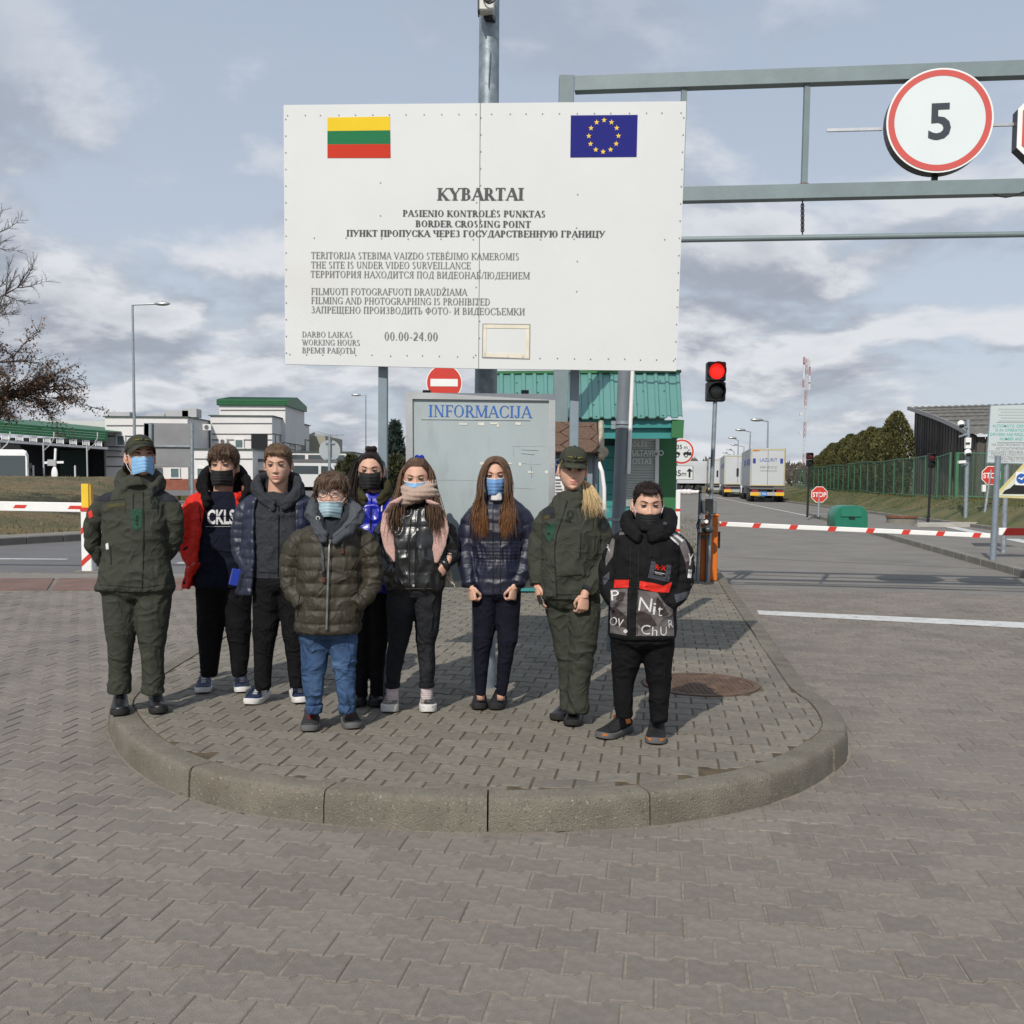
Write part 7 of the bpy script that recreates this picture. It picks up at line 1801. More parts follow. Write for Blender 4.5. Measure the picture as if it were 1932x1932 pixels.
m_mblue = M('mask blue', (.22, .42, .66), .85, 0, .05, 20, .1, 300); m_mwhite = M('mask white', (.62, .66, .70), .8); m_mblk = M('mask black', (.012, .012, .013), .85, 0, .15, 20, .1, 200); m_mpale = M('mask pale blue', (.36, .50, .56), .85, 0, .05, 20); m_mblue2 = M('mask mid blue', (.15, .30, .56), .85, 0, .06, 20)
m_trblk = cloth('black trousers', (.0075, .0075, .0085), spec=.12); m_trnavy = cloth('navy joggers', (.0085, .009, .017), spec=.12); m_jeans = M('blue denim', (.046, .090, .180), .85, 0, .28, 5, .3, 250, fold=.9, fs=10, spots=[((.022, .05, .125), 4.5, .50, .66, .6), ((.16, .27, .44), 3, .60, .75, .5)], spec=.2); m_jblk = M('black denim', (.013, .014, .017), .8, 0, .25, 6, .3, 250, fold=.6, fs=10, spots=[((.05, .052, .058), 3.5, .56, .72, .5)], spec=.2)
m_redj = cloth('red jacket', (.56, .018, .008), .7, .08); m_redin = cloth('black lining', (.009, .0085, .009), spec=.1); m_navyh = cloth('navy hoodie', (.0075, .009, .019), spec=.12); m_gryh = cloth('charcoal fleece', (.030, .033, .039), .9, .25, .3, 300, vs=90)
m_navyj = M('navy quilted jacket', (.020, .024, .046), .42, 0, .2, 30, .2, 120, spec=.5); m_navyin = cloth('blue grey lining', (.050, .060, .105), .6)
m_puff = cloth('khaki brown puffer', (.036, .030, .019), .6, .12, .15, 160, spec=.4); m_hood = cloth('grey jersey hood', (.060, .068, .078)); m_hoodin = cloth('dark hood lining', (.02, .023, .028)); m_zip = M('zip metal', (.20, .20, .19), .4, .6); m_cord = cloth('grey cord', (.075, .082, .092)); m_tab = cloth('brown leather tab', (.09, .03, .02))
m_blujk = M('shiny blue jacket', (.008, .014, .34), .32, 0, .15, 12, .25, 40, spec=.7); m_shblk = M('shiny black jacket', (.009, .010, .011), .33, 0, .1, 12, .22, 55, spec=.75); m_navypf = M('shiny navy jacket', (.008, .010, .028), .48, 0, .1, 10, .22, 60, spec=.6)
m_scarf = M('beige wool scarf', (.40, .285, .225), .95, 0, .12, 60, .7, 160, sheen=.4); m_scarf2 = M('pink wool scarf', (.50, .31, .27), .95, 0, .12, 50, .7, 160, sheen=.4); m_fringe = M('cream fringe', (.46, .41, .34), .95, 0, .15, 40)
m_sock = cloth('pink striped sock', (.52, .38, .40)); m_sockw = cloth('white sock stripe', (.62, .60, .60)); m_shw = M('white shoe rubber', (.62, .61, .585), .6, 0, .06, 20); m_shbg = cloth('beige canvas', (.30, .255, .22)); m_shnv = cloth('navy shoe', (.018, .028, .075), .5); m_shblk = m_shblk; m_shk = cloth('black shoe mesh', (.016, .016, .017), .7); m_shg = cloth('dark grey shoe', (.035, .034, .034), .7); m_lacer = cloth('dark red lace', (.20, .022, .018)); m_lacew = cloth('white lace', (.60, .58, .54)); m_or = M('orange shoe accent', (.72, .20, .02), .5); m_soleg = M('grey sole', (.10, .10, .10), .7)
m_kblk = cloth('black softshell', (.0095, .0095, .0105), .8, spec=.12); m_kgry = cloth('grey print', (.125, .112, .112), .75, .1); m_kbrn = cloth('dark brown print', (.040, .030, .030), .75); m_kwht = cloth('white print', (.58, .57, .57), .7); m_kred = cloth('red tape', (.60, .022, .012), .6); m_kgp = cloth('grey panel', (.055, .060, .072), .7)
hairmat('brown hair', (.070, .042, .027)); hairmat('light brown hair', (.115, .072, .043)); hairmat('dark brown hair', (.026, .017, .014)); hairmat('long brown hair', (.105, .062, .038)); hairmat('ginger ends', (.24, .115, .042)); hairmat('blonde hair', (.52, .38, .20)); hairmat('near black hair', (.020, .0135, .0115)); hairmat('chestnut hair', (.088, .055, .036))
def ombre(z1, z0):       # brown hair grown out of ginger ends
 m = HAIR['long brown hair'].copy(); m.name = 'ombre hair'; n = m.node_tree; bs = n.nodes['Principled BSDF']; src = bs.inputs['Base Color'].links[0].from_socket
 tcx = n.nodes.new('ShaderNodeTexCoord'); sp = n.nodes.new('ShaderNodeSeparateXYZ'); n.links.new(tcx.outputs['Object'], sp.inputs[0]); r = n.nodes.new('ShaderNodeMapRange'); r.inputs[1].default_value = z1; r.inputs[2].default_value = z0; n.links.new(sp.outputs['Z'], r.inputs[0])
 mx = n.nodes.new('ShaderNodeMix'); mx.data_type = 'RGBA'; mx.blend_type = 'MULTIPLY'; mx.inputs[7].default_value = (2.3, 1.75, 1.1, 1); n.links.new(r.outputs[0], mx.inputs[0]); n.links.new(src, mx.inputs[6]); n.links.new(mx.outputs[2], bs.inputs['Base Color']); return m
BOY = [(0, .062), (30, .060), (50, .040), (66, .006), (80, -.016), (98, -.012), (120, -.045), (150, -.066), (180, -.07)]
GIRL = [(0, .081), (22, .077), (42, .060), (60, .030), (76, .004), (86, -.012), (100, -.03), (130, -.07), (180, -.08)]
def fabric(amp, seed, sx=(7, 7, 9), arms=None, arm_amp=None):
 def f(P, N_):
  w_ = ridge(P + .03 * vnoise(P * 7, seed)[:, None], sx, seed) - .45 + .5 * (ridge(P, tuple(q * 2.1 for q in sx), seed + 3) - .45)
  w_ = w_ * (.5 + vnoise(P * 4, seed + 9)); d = 1.5 * amp * w_
  for pts, rr in (arms or []):
   s_, q = limb_coord(P, pts, rr); m = q < 1.2
   fold = (np.abs(np.sin(s_ * 26 + 5 * vnoise(P * 8, seed + 5))) ** .7 - .55) * (arm_amp or amp) * (.35 + 1.1 * np.exp(-((s_ - s_.max() * .55) / .12) ** 2) + .5 * np.exp(-((s_ - s_.max()) / .08) ** 2))
   d = np.where(m, d * .5 + fold, d)
  return d
 return f
def quilt(amp, z0, gap, arms, seed, arm_gap=None, pw=.5, fine=.004, side=0.0):
 def f(P, N_):
  d = amp * (np.abs(np.sin(PI * (P[:, 2] - z0 + .008 * vnoise(P * 9, seed)) / gap)) ** pw - .75)
  for pts, rr in arms:
   s_, q = limb_coord(P, pts, rr); m = q < 1.16
   d = np.where(m, amp * (np.abs(np.sin(PI * (s_ + .01 * vnoise(P * 9, seed)) / (arm_gap or gap))) ** pw - .75), d)
  return d + fine * (ridge(P, (22, 22, 13), seed + 2) - .45)
 return f
def arms_of(p, mb, A, n=16, k=4):
 out = []
 xm = sum(a[0][0] for a in A) / len(A) if len(A) > 1 else 0
 for a in A:
  sg = 1 if a[0][0] < xm else -1; r = a[0][3]
  a = [(a[0][0] + sg * r * 1.25, a[0][1] + 1, a[0][2], r * .62), (a[0][0] + sg * r * .35, a[0][1] + 3, a[0][2], r * .86)] + [(a[1][0] + sg, a[1][1], a[1][2], a[1][3])] + a[2:]; a = [(x, y, z, w_ * .93) for x, y, z, w_ in a]
  q = p.smooth_limb(a, k); pts, rr = p.limb(q); mb.tube(pts, rr, n); out.append((pts, rr))
 return out
def hoodroll(p, mb, pts, r=.70): q = p.smooth_limb([(a, b, c, d * r) for a, b, c, d in pts], 4); P, R_ = p.limb(q); mb.tube(P, R_, 12); cx = sum(a[0] for a in q) / len(q); P, R_ = p.limb([(cx + (a - cx) * 1.10, b + 9, c * 1.12 + .01, d * .95) for a, b, c, d in q]); mb.tube(P, R_, 12)
def poly(skin, pts, m, name, p, off=.003, step=5): return decal(skin, fill2d([pts], step), m, name, p.root, off)
def circ(cx, cy, rx, ry, n=20): return [(cx + rx * math.cos(2 * PI * i / n), cy + ry * math.sin(2 * PI * i / n)) for i in range(n)]
# ================================================================= 1 officer at the left
p = Person('woman officer in olive uniform and cap wearing a light blue mask, hands behind back', [(227, 1347), (292, 1343)])
p.head((265, 862), 1.03, yaw=32, pitch=12, dy=.0, squint=.7, brow=HAIR['dark brown hair'])
A = [[(203, 940, .03, 19), (186, 962, .03, 19), (175, 1000, .04, 18), (178, 1030, .07, 17), (198, 1062, .14, 15)], [(311, 938, .03, 19), (325, 960, .03, 19), (329, 1000, .04, 18), (322, 1030, .07, 17), (300, 1062, .14, 15)]]
LG = [[(228, 1130, 0, 36), (228, 1200, 0, 30), (228, 1225, 0, 26), (226, 1270, .01, 23), (226, 1308, .01, 23)], [(290, 1130, 0, 36), (287, 1200, 0, 29), (287, 1225, 0, 25), (289, 1270, .01, 22.5), (289, 1308, .01, 22.5)]]
p.body((262, 912, 17), 52, [[(q[0], q[1], q[2], q[3] * .55) for q in a] for a in A], [], [[(q[0], q[1], q[2], q[3] * .6) for q in l] for l in LG], 1110)
mb = MB(); p.torso(mb, [(916, 260, 22, .075, .02), (926, 258, 42, .10, .02), (938, 256, 58, .115, .02), (960, 256, 60, .125, .01), (1000, 256, 60, .135, 0), (1050, 256, 61, .135, 0), (1085, 256, 68, .14, 0), (1108, 256, 73, .145, 0), (1113, 256, 72, .14, 0)])
AR = arms_of(p, mb, A); hoodroll(p, mb, [(240, 922, -.075, 9), (228, 905, .0, 14), (238, 894, .07, 17), (264, 890, .10, 17), (292, 896, .07, 16), (298, 910, .0, 13), (282, 925, -.075, 9)]); mb.tube([p.L(262, 924, -.01), p.L(262, 898, .015)], [p.m(31), p.m(25)], 18)
zs_ = p.L(0, 935).z
def mf(Q): return np.where((Q[:, 2] > zs_ - .03 - .30 * np.abs(Q[:, 0] - p.L(258, 930).x) * .0) & (np.abs(Q[:, 0] - p.L(258, 930).x) > .12) & (Q[:, 2] > zs_ - .05) & (Q[:, 2] < p.L(0, 915).z), 1, 0)
jk = p.garment('jacket', mb, .0075, m_uni, fabric(.009, 11, (6, 6, 8), AR, .009), matf=mf, mats=[m_uni, m_unid])
p.trousers(LG, [(1095, 257, 66, 0.125, 0), (1113.6, 258, 70, 0.125, 0), (1129.1, 258, 52.8, 0.096, 0)], m_uni, .010, seed=4)
strip(jk, [(270, 928), (271, 1000), (270, 1060), (268, 1111)], 2, m_seamd, 'placket_edge', p.root); strip(jk, [(251, 932), (251, 960)], 1.6, m_seamd, 'seam', p.root)
poly(jk, [(247, 962), (268, 960), (268, 994), (261, 1002), (247, 993)], m_unirank, 'rank_tab', p)
for y in (975, 982, 989): poly(jk, [(258.5, y - 3.4), (262, y), (258.5, y + 3.4), (255, y)], m_unib, 'rank_pip', p, .005)
poly(jk, [(202, 951), (236, 948), (237, 955), (203, 958)], m_uniname, 'name_tape', p); strip(jk, [(203, 945), (234, 942)], 1.4, m_seamd, 'seam', p.root)
poly(jk, circ(292, 944, 9, 11), m_unib, 'badge', p); poly(jk, [(285, 955), (300, 953), (300, 959), (286, 960)], m_unib, 'badge', p); poly(jk, [(292, 936), (297, 951), (292, 945), (287, 951)], m_uni, 'badge_star', p, .005)
strip(jk, [(208, 1030), (210, 1066)], 1.8, m_seamd, 'pocket_zip', p.root); strip(jk, [(316, 1030), (317, 1048)], 1.8, m_seamd, 'pocket_zip', p.root); strip(jk, [(187, 1103), (230, 1106), (268, 1109), (328, 1099)], 1.3, m_seamd, 'hem_seam', p.root)
poly(jk, [(199, 1026), (204, 1024), (205, 1036), (200, 1037)], m_kwht, 'paper', p); poly(jk, [(162 + 4, 966), (173, 962), (175, 975), (168, 978)], m_kred, 'sleeve_flag', p)
p.cap(m_unicap, m_capb, 8)
p.mask(m_mblue, -.022, -.112, .061, m_mwhite, band=m_mwhite)
b = p.scalp(m_unid, [(0, .2), (60, .2), (75, .02), (88, -.01), (120, -.06), (180, -.08)], .009); rr = random.Random(4)
for _ in range(70):
 sx = rr.choice((-1, -1, -1, 1)); x0 = sx * .076; p.lock(b, [(x0, .02 + rr.gauss(0, .008), .03), (x0 * 1.06, .045, -.03 + rr.gauss(0, .01)), (x0 * .9 + rr.gauss(0, .006), .075, -.07), (.0 + rr.gauss(0, .02), .12, -.12 + rr.gauss(0, .02))], .0035)
p.put_local(b, 'hair', HAIR['dark brown hair'])
for (h, t) in (((228, 1336), (226, 1352)), ((291, 1332), (302, 1350))): p.shoe(h, t, .27, m_boot, m_bootsole, m_boot, .135, 1.12, .03, name='boot')
# ================================================================= 2 boy in red
p = Person('boy in open red jacket and navy lettered hoodie with black mask', [(385, 1310), (456, 1309)])
p.head((422.5, 879), 1.08, pitch=3, squint=.75, brow=HAIR['brown hair'])
A = [[(372, 938, .02, 19), (357, 965, .01, 19), (350, 1010, .0, 18), (356, 1045, -.03, 16), (376, 1072, -.10, 14)], [(468, 940, .03, 19), (482, 965, .04, 18), (486, 1010, .05, 17), (480, 1045, .0, 15), (462, 1072, -.06, 13)]]
LG = [[(398, 1110, 0, 31), (397, 1190, 0, 26), (396, 1225, 0, 22), (395, 1260, 0, 18), (395, 1276, 0, 15)], [(447, 1110, 0, 30), (450, 1190, 0, 25), (452, 1225, 0, 21), (452, 1260, 0, 18), (452, 1276, 0, 15)]]
p.body((421, 925, 18), 46, [[(q[0], q[1], q[2], q[3] * .6) for q in a] for a in A], [], [[(q[0], q[1], q[2], q[3] * .6) for q in l] for l in LG], 1095)
mb = MB(); p.torso(mb, [(928, 421, 25, .07, .02), (940, 421, 46, .095, .02), (960, 421, 50, .11, .01), (1010, 419, 49, .12, 0), (1060, 418, 50, .125, 0), (1098, 418, 52, .125, 0), (1108, 418, 50, .12, 0)])
for a in A: q = p.smooth_limb(a[2:], 3); P_, R_ = p.limb([(x, y, dy, r * .86) for x, y, dy, r in q]); mb.tube(P_, R_, 12)
hd_ = p.garment('hoodie', mb, .008, m_navyh, fabric(.006, 21))
m_red_mats = [m_redj, m_redin]
mb = MB(); mb.loft([p.cring(y, cx, hw, hd, xl, xr, .022, dy=.01) for y, cx, hw, hd, xl, xr in ((930, 421, 40, .10, 397, 447), (940, 421, 54, .12, 397, 450), (965, 420, 57, .14, 395, 455), (1000, 418, 58, .15, 391, 460), (1050, 416, 60, .155, 384, 462), (1090, 414, 66, .155, 372, 463), (1110, 412, 68, .155, 366, 463))])
AR = arms_of(p, mb, [A[0][:5], A[1]])
rj = p.garment('jacket', mb, .0078, m_redj, quilt(.006, p.L(0, 1108).z, .085, AR, 22, .075, .6, .006))
mb = MB(); hoodroll(p, mb, [(394, 946, -.11, 7), (388, 922, -.06, 10), (385, 902, .02, 14), (400, 888, .09, 17), (424, 886, .12, 18), (452, 892, .09, 17), (468, 910, .02, 14), (466, 930, -.05, 10), (452, 948, -.11, 7)])
mb.sphere(p.L(424, 918, .095), (p.m(34), .05, .075), None, 16, 10); p.garment('hood', mb, .0075, m_redin, fabric(.010, 23))
decal(hd_, text2d('CKLS', 391, 988, 27, 0, .03, 52, 5), m_kwht, 'lettering', p.root); strip(hd_, [(388, 993.5), (440, 993.5)], 1.6, m_kwht, 'underline', p.root); strip(hd_, [(389, 973.5), (440, 973.5)], 1.8, m_navyh, 'strike', p.root, .005)
strip(hd_, [(385, 1040), (455, 1041)], 1.2, m_redin, 'pocket_seam', p.root)
poly(rj, [(341, 1096), (350, 1091), (349, 1101), (341, 1105)], m_redin, 'hem_tab', p); strip(rj, [(354, 1072), (367, 1062)], 2.2, m_kwht, 'cuff_trim', p.root); strip(rj, [(377, 955), (378, 985)], 1.5, m_redin, 'pocket_zip', p.root)
p.trousers(LG, [(1092, 421, 50, 0.105, 0), (1106.26, 422, 52, 0.11, 0), (1118.66, 422, 39.2, 0.084, 0)], m_trblk, .008, seed=6)
def fr_(rr):
 out = []
 for _ in range(150):
  x = rr.uniform(-.062, .062); out.append(([(x * .8, -.072, .098), (x * 1.02, -.102, .068), (x * 1.05 + rr.gauss(0, .004), -.1085 + abs(x) * .25, .030 + rr.uniform(-.006, .012))], .0052))
 return out
p.short_hair(HAIR['brown hair'], BOY, 31, 420, .05, .016, .012, lambda q, r: Vector((q.x * 2.5 + r.gauss(0, .3), -.9, -.2)), .0055, fr_, thick=lambda q, z: .006 + .018 * max(0, min(1, (z + .02) / .08)))
p.mask(m_mblk, -.036, -.122, .064, m_mblk)
for (h, t) in (((390, 1290), (380, 1315)), ((452, 1290), (460, 1313))): p.shoe(h, t, .275, m_shnv, m_shw, m_lacew, .11, 1.1, .03, [(m_navyin, (.12, .5, .04, .06))])
# ================================================================= 3 boy in navy quilted jacket
p = Person('bare faced boy in open navy quilted jacket over charcoal zip hoodie', [(487, 1327), (561, 1325)])
p.head((525, 876), 1.045, pitch=-4, yaw=2, squint=.6, brow=HAIR['light brown hair'])
A = [[(473, 945, .02, 20), (458, 970, .01, 19), (451, 1015, .0, 17), (454, 1045, -.01, 16), (472, 1078, -.08, 14)], [(577, 945, .03, 20), (590, 970, .04, 19), (594, 1015, .05, 17), (588, 1050, .02, 15), (572, 1080, -.04, 13)]]
LG = [[(505, 1110, 0, 31), (500, 1190, 0, 25), (497, 1235, 0, 20), (496, 1280, .0, 16.5), (497, 1300, 0, 15)], [(552, 1110, 0, 31), (556, 1190, 0, 25), (558, 1235, 0, 20), (560, 1280, 0, 16), (560, 1298, 0, 15)]]
p.body((524, 925, 18.5), 48, [[(q[0], q[1], q[2], q[3] * .6) for q in a] for a in A], [], [[(q[0], q[1], q[2], q[3] * .6) for q in l] for l in LG], 1095)
mb = MB(); p.torso(mb, [(930, 524, 27, .07, .02), (942, 524, 48, .095, .02), (965, 524, 52, .11, .01), (1010, 524, 51, .115, 0), (1060, 523, 49, .115, 0), (1085, 522, 47, .112, 0), (1090, 522, 47, .115, 0)])
zi = p.garment('hoodie', mb, .0078, m_gryh, fabric(.007, 41))
mb = MB(); hoodroll(p, mb, [(519, 952, -.105, 7), (498, 936, -.085, 9), (487, 918, -.02, 12), (490, 903, .05, 14), (508, 897, .09, 14), (540, 897, .09, 14), (560, 903, .05, 14), (563, 918, -.02, 12), (551, 936, -.085, 9), (532, 952, -.105, 7)])
mb.sphere(p.L(524, 922, .095), (p.m(32), .05, .075), None, 16, 10); p.garment('hood', mb, .007, m_gryh, fabric(.010, 43))
mb = MB(); mb.loft([p.cring(y, cx, hw, hd, xl, xr, .02, dy=.01) for y, cx, hw, hd, xl, xr in ((935, 524, 46, .10, 494, 562), (945, 524, 60, .125, 491, 563), (970, 523, 63, .14, 488, 563), (1010, 521, 64, .15, 490, 565), (1050, 519, 65, .15, 491, 568), (1100, 516, 68, .15, 488, 566), (1121, 514, 69, .15, 486, 566))])
AR = arms_of(p, mb, A); nj = p.garment('jacket', mb, .0078, m_navyj, quilt(.006, p.L(0, 1120).z, .062, AR, 44, .055, .5, .008))
poly(nj, [(489, 935), (497, 937), (494, 975), (493, 1050), (491, 1116), (485, 1116), (486, 1050), (487, 980)], m_navyin, 'lining_edge', p); poly(nj, [(563, 938), (572, 944), (571, 985), (566, 1000), (563, 985)], m_navyin, 'lining_edge', p)
strip(zi, [(526, 953), (526, 1000), (525, 1088)], 2.2, m_redin, 'zip', p.root); strip(zi, [(485, 1079), (525, 1081), (560, 1080)], 1.2, m_redin, 'waistband_seam', p.root)
strip(zi, [(510, 944), (511, 958)], 1.6, m_redin, 'cord', p.root); poly(zi, [(509, 957), (513, 957), (513.5, 962), (508.5, 962)], m_kwht, 'cord_end', p, .006); strip(zi, [(545, 947), (547, 975)], 1.6, m_hood, 'chest_zip', p.root); strip(zi, [(551, 950), (552, 966)], 1.2, m_redin, 'seam', p.root)
p.trousers(LG, [(1086, 524, 46, 0.105, 0), (1102.12, 527, 52, 0.11, 0), (1116.38, 528, 40, 0.084, 0)], m_trblk, .008, seed=8)
p.short_hair(HAIR['light brown hair'], [(0, .060), (18, .070), (34, .064), (52, .034), (66, .004), (80, -.012), (98, -.006), (120, -.04), (150, -.062), (180, -.066)], 45, 520, .030, .008, .016, lambda q, r: Vector((.75 + r.gauss(0, .2), -.8, .1)), .0042, lambda rr: [([(x, -.084, .088), (x + .010, -.097, .076), (x + .020, -.0985 + abs(x) * .15, .062 - .010 * rr.random() + .10 * max(0, x - .0) * .5)], .0042) for x in [rr.uniform(-.055, .045) for _ in range(90)]], thick=lambda q, z: .004 + .011 * max(0, min(1, (z - .0) / .08)))
p.shoe((505, 1312), (466, 1335), .29, m_shnv, m_shw, m_lacew, .105, 1.1, .034, [(m_kwht, (.30, .72, .034, .082))]); p.shoe((555, 1310), (573, 1332), .28, m_shnv, m_shw, m_lacew, .105, 1.1, .034, [(m_kwht, (.30, .72, .034, .082))])
# the notebook in his pocket hand
nb = thing('notebook', 'thin blue edged notebook at the pocket of the navy jacket boy', 'notebook', tuple(p.L(443, 1090, -.12)))
c = p.L(443, 1089, -.14); R_ = Matrix.Rotation(rad(14), 3, 'Y') @ Matrix.Rotation(rad(28), 3, 'Z'); MB().box(c, (.055, .012, .105), None, R_, .003).obj('cover', M('notebook blue', (.02, .05, .38), .5), nb); MB().box(c + Vector((-.004, -.0075, .0)), (.038, .002, .085), None, R_).obj('page', m_kgp if 0 else M('notebook grey', (.20, .22, .26), .6), nb)
# ================================================================= 4 boy with glasses, in front
p = Person('short boy with round glasses, lowered pale mask and khaki quilted coat, standing foremost', [(585, 1380), (660, 1377)])
p.head((626.5, 935), 1.02, pitch=9, squint=.85, brow=HAIR['chestnut hair'], fat=.3)
A = [[(570, 1008, .0, 21), (553, 1035, .0, 21), (546, 1080, .0, 20), (552, 1115, -.03, 18), (574, 1143, -.10, 15)], [(684, 1008, .0, 21), (698, 1035, .0, 21), (704, 1080, .0, 20), (697, 1115, -.03, 18), (672, 1143, -.10, 15)]]
LG = [[(594, 1200, 0, 31), (593, 1245, 0, 27), (591, 1275, .0, 23), (592, 1310, 0, 21), (593, 1332, .005, 17)], [(646, 1200, 0, 31), (649, 1245, 0, 26), (651, 1275, 0, 22), (653, 1310, .0, 20.5), (654, 1331, .005, 17)]]
p.body((625, 972, 19), 46, [[(q[0], q[1], q[2], q[3] * .6) for q in a] for a in A], [], [[(q[0], q[1], q[2], q[3] * .6) for q in l] for l in LG], 1175)
mb = MB(); p.torso(mb, [(988, 625, 30, .08, .02), (998, 625, 52, .10, .02), (1012, 625, 59, .125, .01), (1050, 624, 60, .14, 0), (1100, 622, 61, .15, 0), (1150, 621, 63, .15, 0), (1182, 620, 63, .15, 0), (1192, 620, 61, .145, 0)])
AR = arms_of(p, mb, A, 18, 5); pf = p.garment('puffer_coat', mb, .0070, m_puff, quilt(.0105, p.L(0, 1190).z, .0745, AR, 51, .068, .42, .006), 2)
mb = MB(); hoodroll(p, mb, [(614, 1012, -.135, 6), (600, 990, -.12, 10), (590, 968, -.06, 14), (592, 952, .02, 15), (608, 945, .08, 15), (640, 945, .08, 15), (663, 950, .02, 16), (672, 968, -.05, 16), (656, 992, -.12, 11), (630, 1014, -.135, 6)])
mb.sphere(p.L(628, 972, .095), (p.m(36), .05, .075), None, 16, 10); hd = p.garment('hood', mb, .0068, m_hood, fabric(.011, 53))
mb = MB(); hoodroll(p, mb, [(616, 1000, -.10, 5), (606, 984, -.095, 8), (602, 964, -.05, 9), (612, 956, .02, 9), (640, 956, .02, 9), (658, 962, -.04, 11), (650, 982, -.10, 10), (630, 1002, -.11, 6)]); p.garment('hood_lining', mb, .007, m_hoodin, fabric(.005, 54))
mb = MB(); p.torso(mb, [(975, 625, 22, .055, -.01), (1000, 625, 28, .07, -.045), (1015, 625, 24, .06, -.08)]); p.garment('shirt', mb, .008, m_hoodin)
strip(hd, [(664, 956), (672, 966), (668, 978), (652, 993), (632, 1010)], 1.6, m_kgry, 'hood_trim', p.root)
strip(pf, [(622, 1012), (620, 1060), (618, 1120), (616, 1190)], 5.0, m_zip, 'zip', p.root, .004); strip(pf, [(626.5, 1012), (625, 1060), (622.5, 1120), (620, 1190)], 1.6, m_seamd, 'zip_edge', p.root); poly(pf, [(620, 1012), (625, 1012), (624.5, 1025), (621, 1025)], m_zip, 'zip_pull', p, .008)
for (a, b_, c_) in ((((600, 980), (604, 1010), (609, 1050), (611, 1088)), (611, 1092), 8), (((651, 992), (648, 1012), (646, 1034)), (646, 1038), 8)):
 pts = [pf.hit(x, y, .012) or hd.hit(x, y, .006) for x, y in a]; pts = [q for q in pts if q]; h0 = hd.hit(*a[0], .006); pts = ([h0] if h0 else []) + pts[1:]
 bq = MB(); bq.tube(pts, p.m(2.6), 8, None, True, .6, ref=(1, 0, 0)); bq.obj('drawstring', m_cord, p.root, smooth=True); e = pf.hit(b_[0], b_[1] + 2, .012); MB().box(e, (.018, .010, .030), None, None, .003).obj('cord_tab', m_tab, p.root)
h0 = hd.hit(600, 978, .004);
if h0: MB().tube([h0 + Vector((.010 * math.cos(q), -.002, .010 * math.sin(q))) for q in [i * PI / 6 for i in range(13)]], .003, 6, None, False).obj('eyelet', m_kwht, p.root)
for sg, x0 in ((1, 563), (-1, 678)): strip(pf, [(x0 + sg * 4, 1112), (x0 + sg * 1, 1130), (x0 - sg * 2, 1165)], 1.8, m_seamd, 'pocket_edge', p.root)
jn = p.trousers(LG, [(1172, 620, 57, 0.12, 0), (1189.36, 620, 58, 0.125, 0), (1203, 620, 44.8, 0.092, 0)], m_jeans, .013, .0078, 'jeans', 1.3, 9)
for x, y in ((593, 1334), (654, 1334)):
 bq = MB(); bq.loft([p.ring(yy, x, w_, .058, .005, 20, 2.1) for yy, w_ in ((1329, 17), (1334, 16), (1340, 15.5), (1344, 15))]); bq.obj('cuff', m_jeans, p.root, smooth=True)
def fr4(rr):
 out = []
 for _ in range(190):
  x = rr.uniform(-.066, .066); e = .012 + rr.uniform(-.006, .010) + (.010 if x > .01 else -.002); out.append(([(x * .55 + .008, -.066, .112), (x * .9, -.102, .078), (x * 1.04, -.1095 + x * x * 7, .045), (x * 1.04 - .006, -.105 + x * x * 7, e + abs(x) * .1)], .0050))
 return out
p.short_hair(HAIR['chestnut hair'], BOY, 55, 480, .055, .018, .016, lambda q, r: Vector((q.x * 5 + r.gauss(0, .35), -.6, -.45)), .0055, fr4, thick=lambda q, z: .007 + .017 * max(0, min(1, (z + .02) / .08)))
m_frame = M('dark glasses frame', (.035, .016, .016), .35); m_lens = bpy.data.materials.new('clear lens'); m_lens.use_nodes = True; q = m_lens.node_tree.nodes['Principled BSDF']; q.inputs['Base Color'].default_value = (.9, .92, .95, 1); q.inputs['Roughness'].default_value = .05; q.inputs['Alpha'].default_value = .05; q.inputs['Specular IOR Level'].default_value = .2
gl = MB()
for sg in (1, -1): gl.tube([(sg * .032 + .0255 * math.cos(a), -.1125 + .006 * abs(math.cos(a)) * (1 if sg * math.cos(a) > 0 else 0), -.006 + .0225 * math.sin(a)) for a in [2 * PI * i / 24 for i in range(25)]], .0025, 6, None, False); gl.tube([(sg * .057, -.107, .004), (sg * .078, -.06, .006), (sg * .083, .010, .004)], .002, 6)
gl.tube([(-.0075, -.1135, 0), (0, -.1165, .003), (.0075, -.1135, 0)], .002, 6); gl.mats = []; gg = p.put_local(gl, 'glasses', m_frame)
for sg in (1, -1): e = MB(); e.add([(sg * .032 + .024 * math.cos(a), -.1122, -.006 + .021 * math.sin(a)) for a in [2 * PI * i / 20 for i in range(20)]], [tuple(range(20))]); p.put_local(e, 'lens', m_lens, False, gg)
p.mask(m_mpale, -.050, -.128, .063, m_mwhite, band=m_mwhite, puff=.004)
p.shoe((592, 1357), (581, 1390), .265, m_shg, m_soleg, m_lacer, .115, 1.15, .03, [(m_lacer, (.2, .34, .075, .105))]); p.shoe((649, 1352), (673, 1386), .265, m_shg, m_soleg, m_lacer, .115, 1.15, .03, [(m_lacer, (.2, .34, .075, .105))])
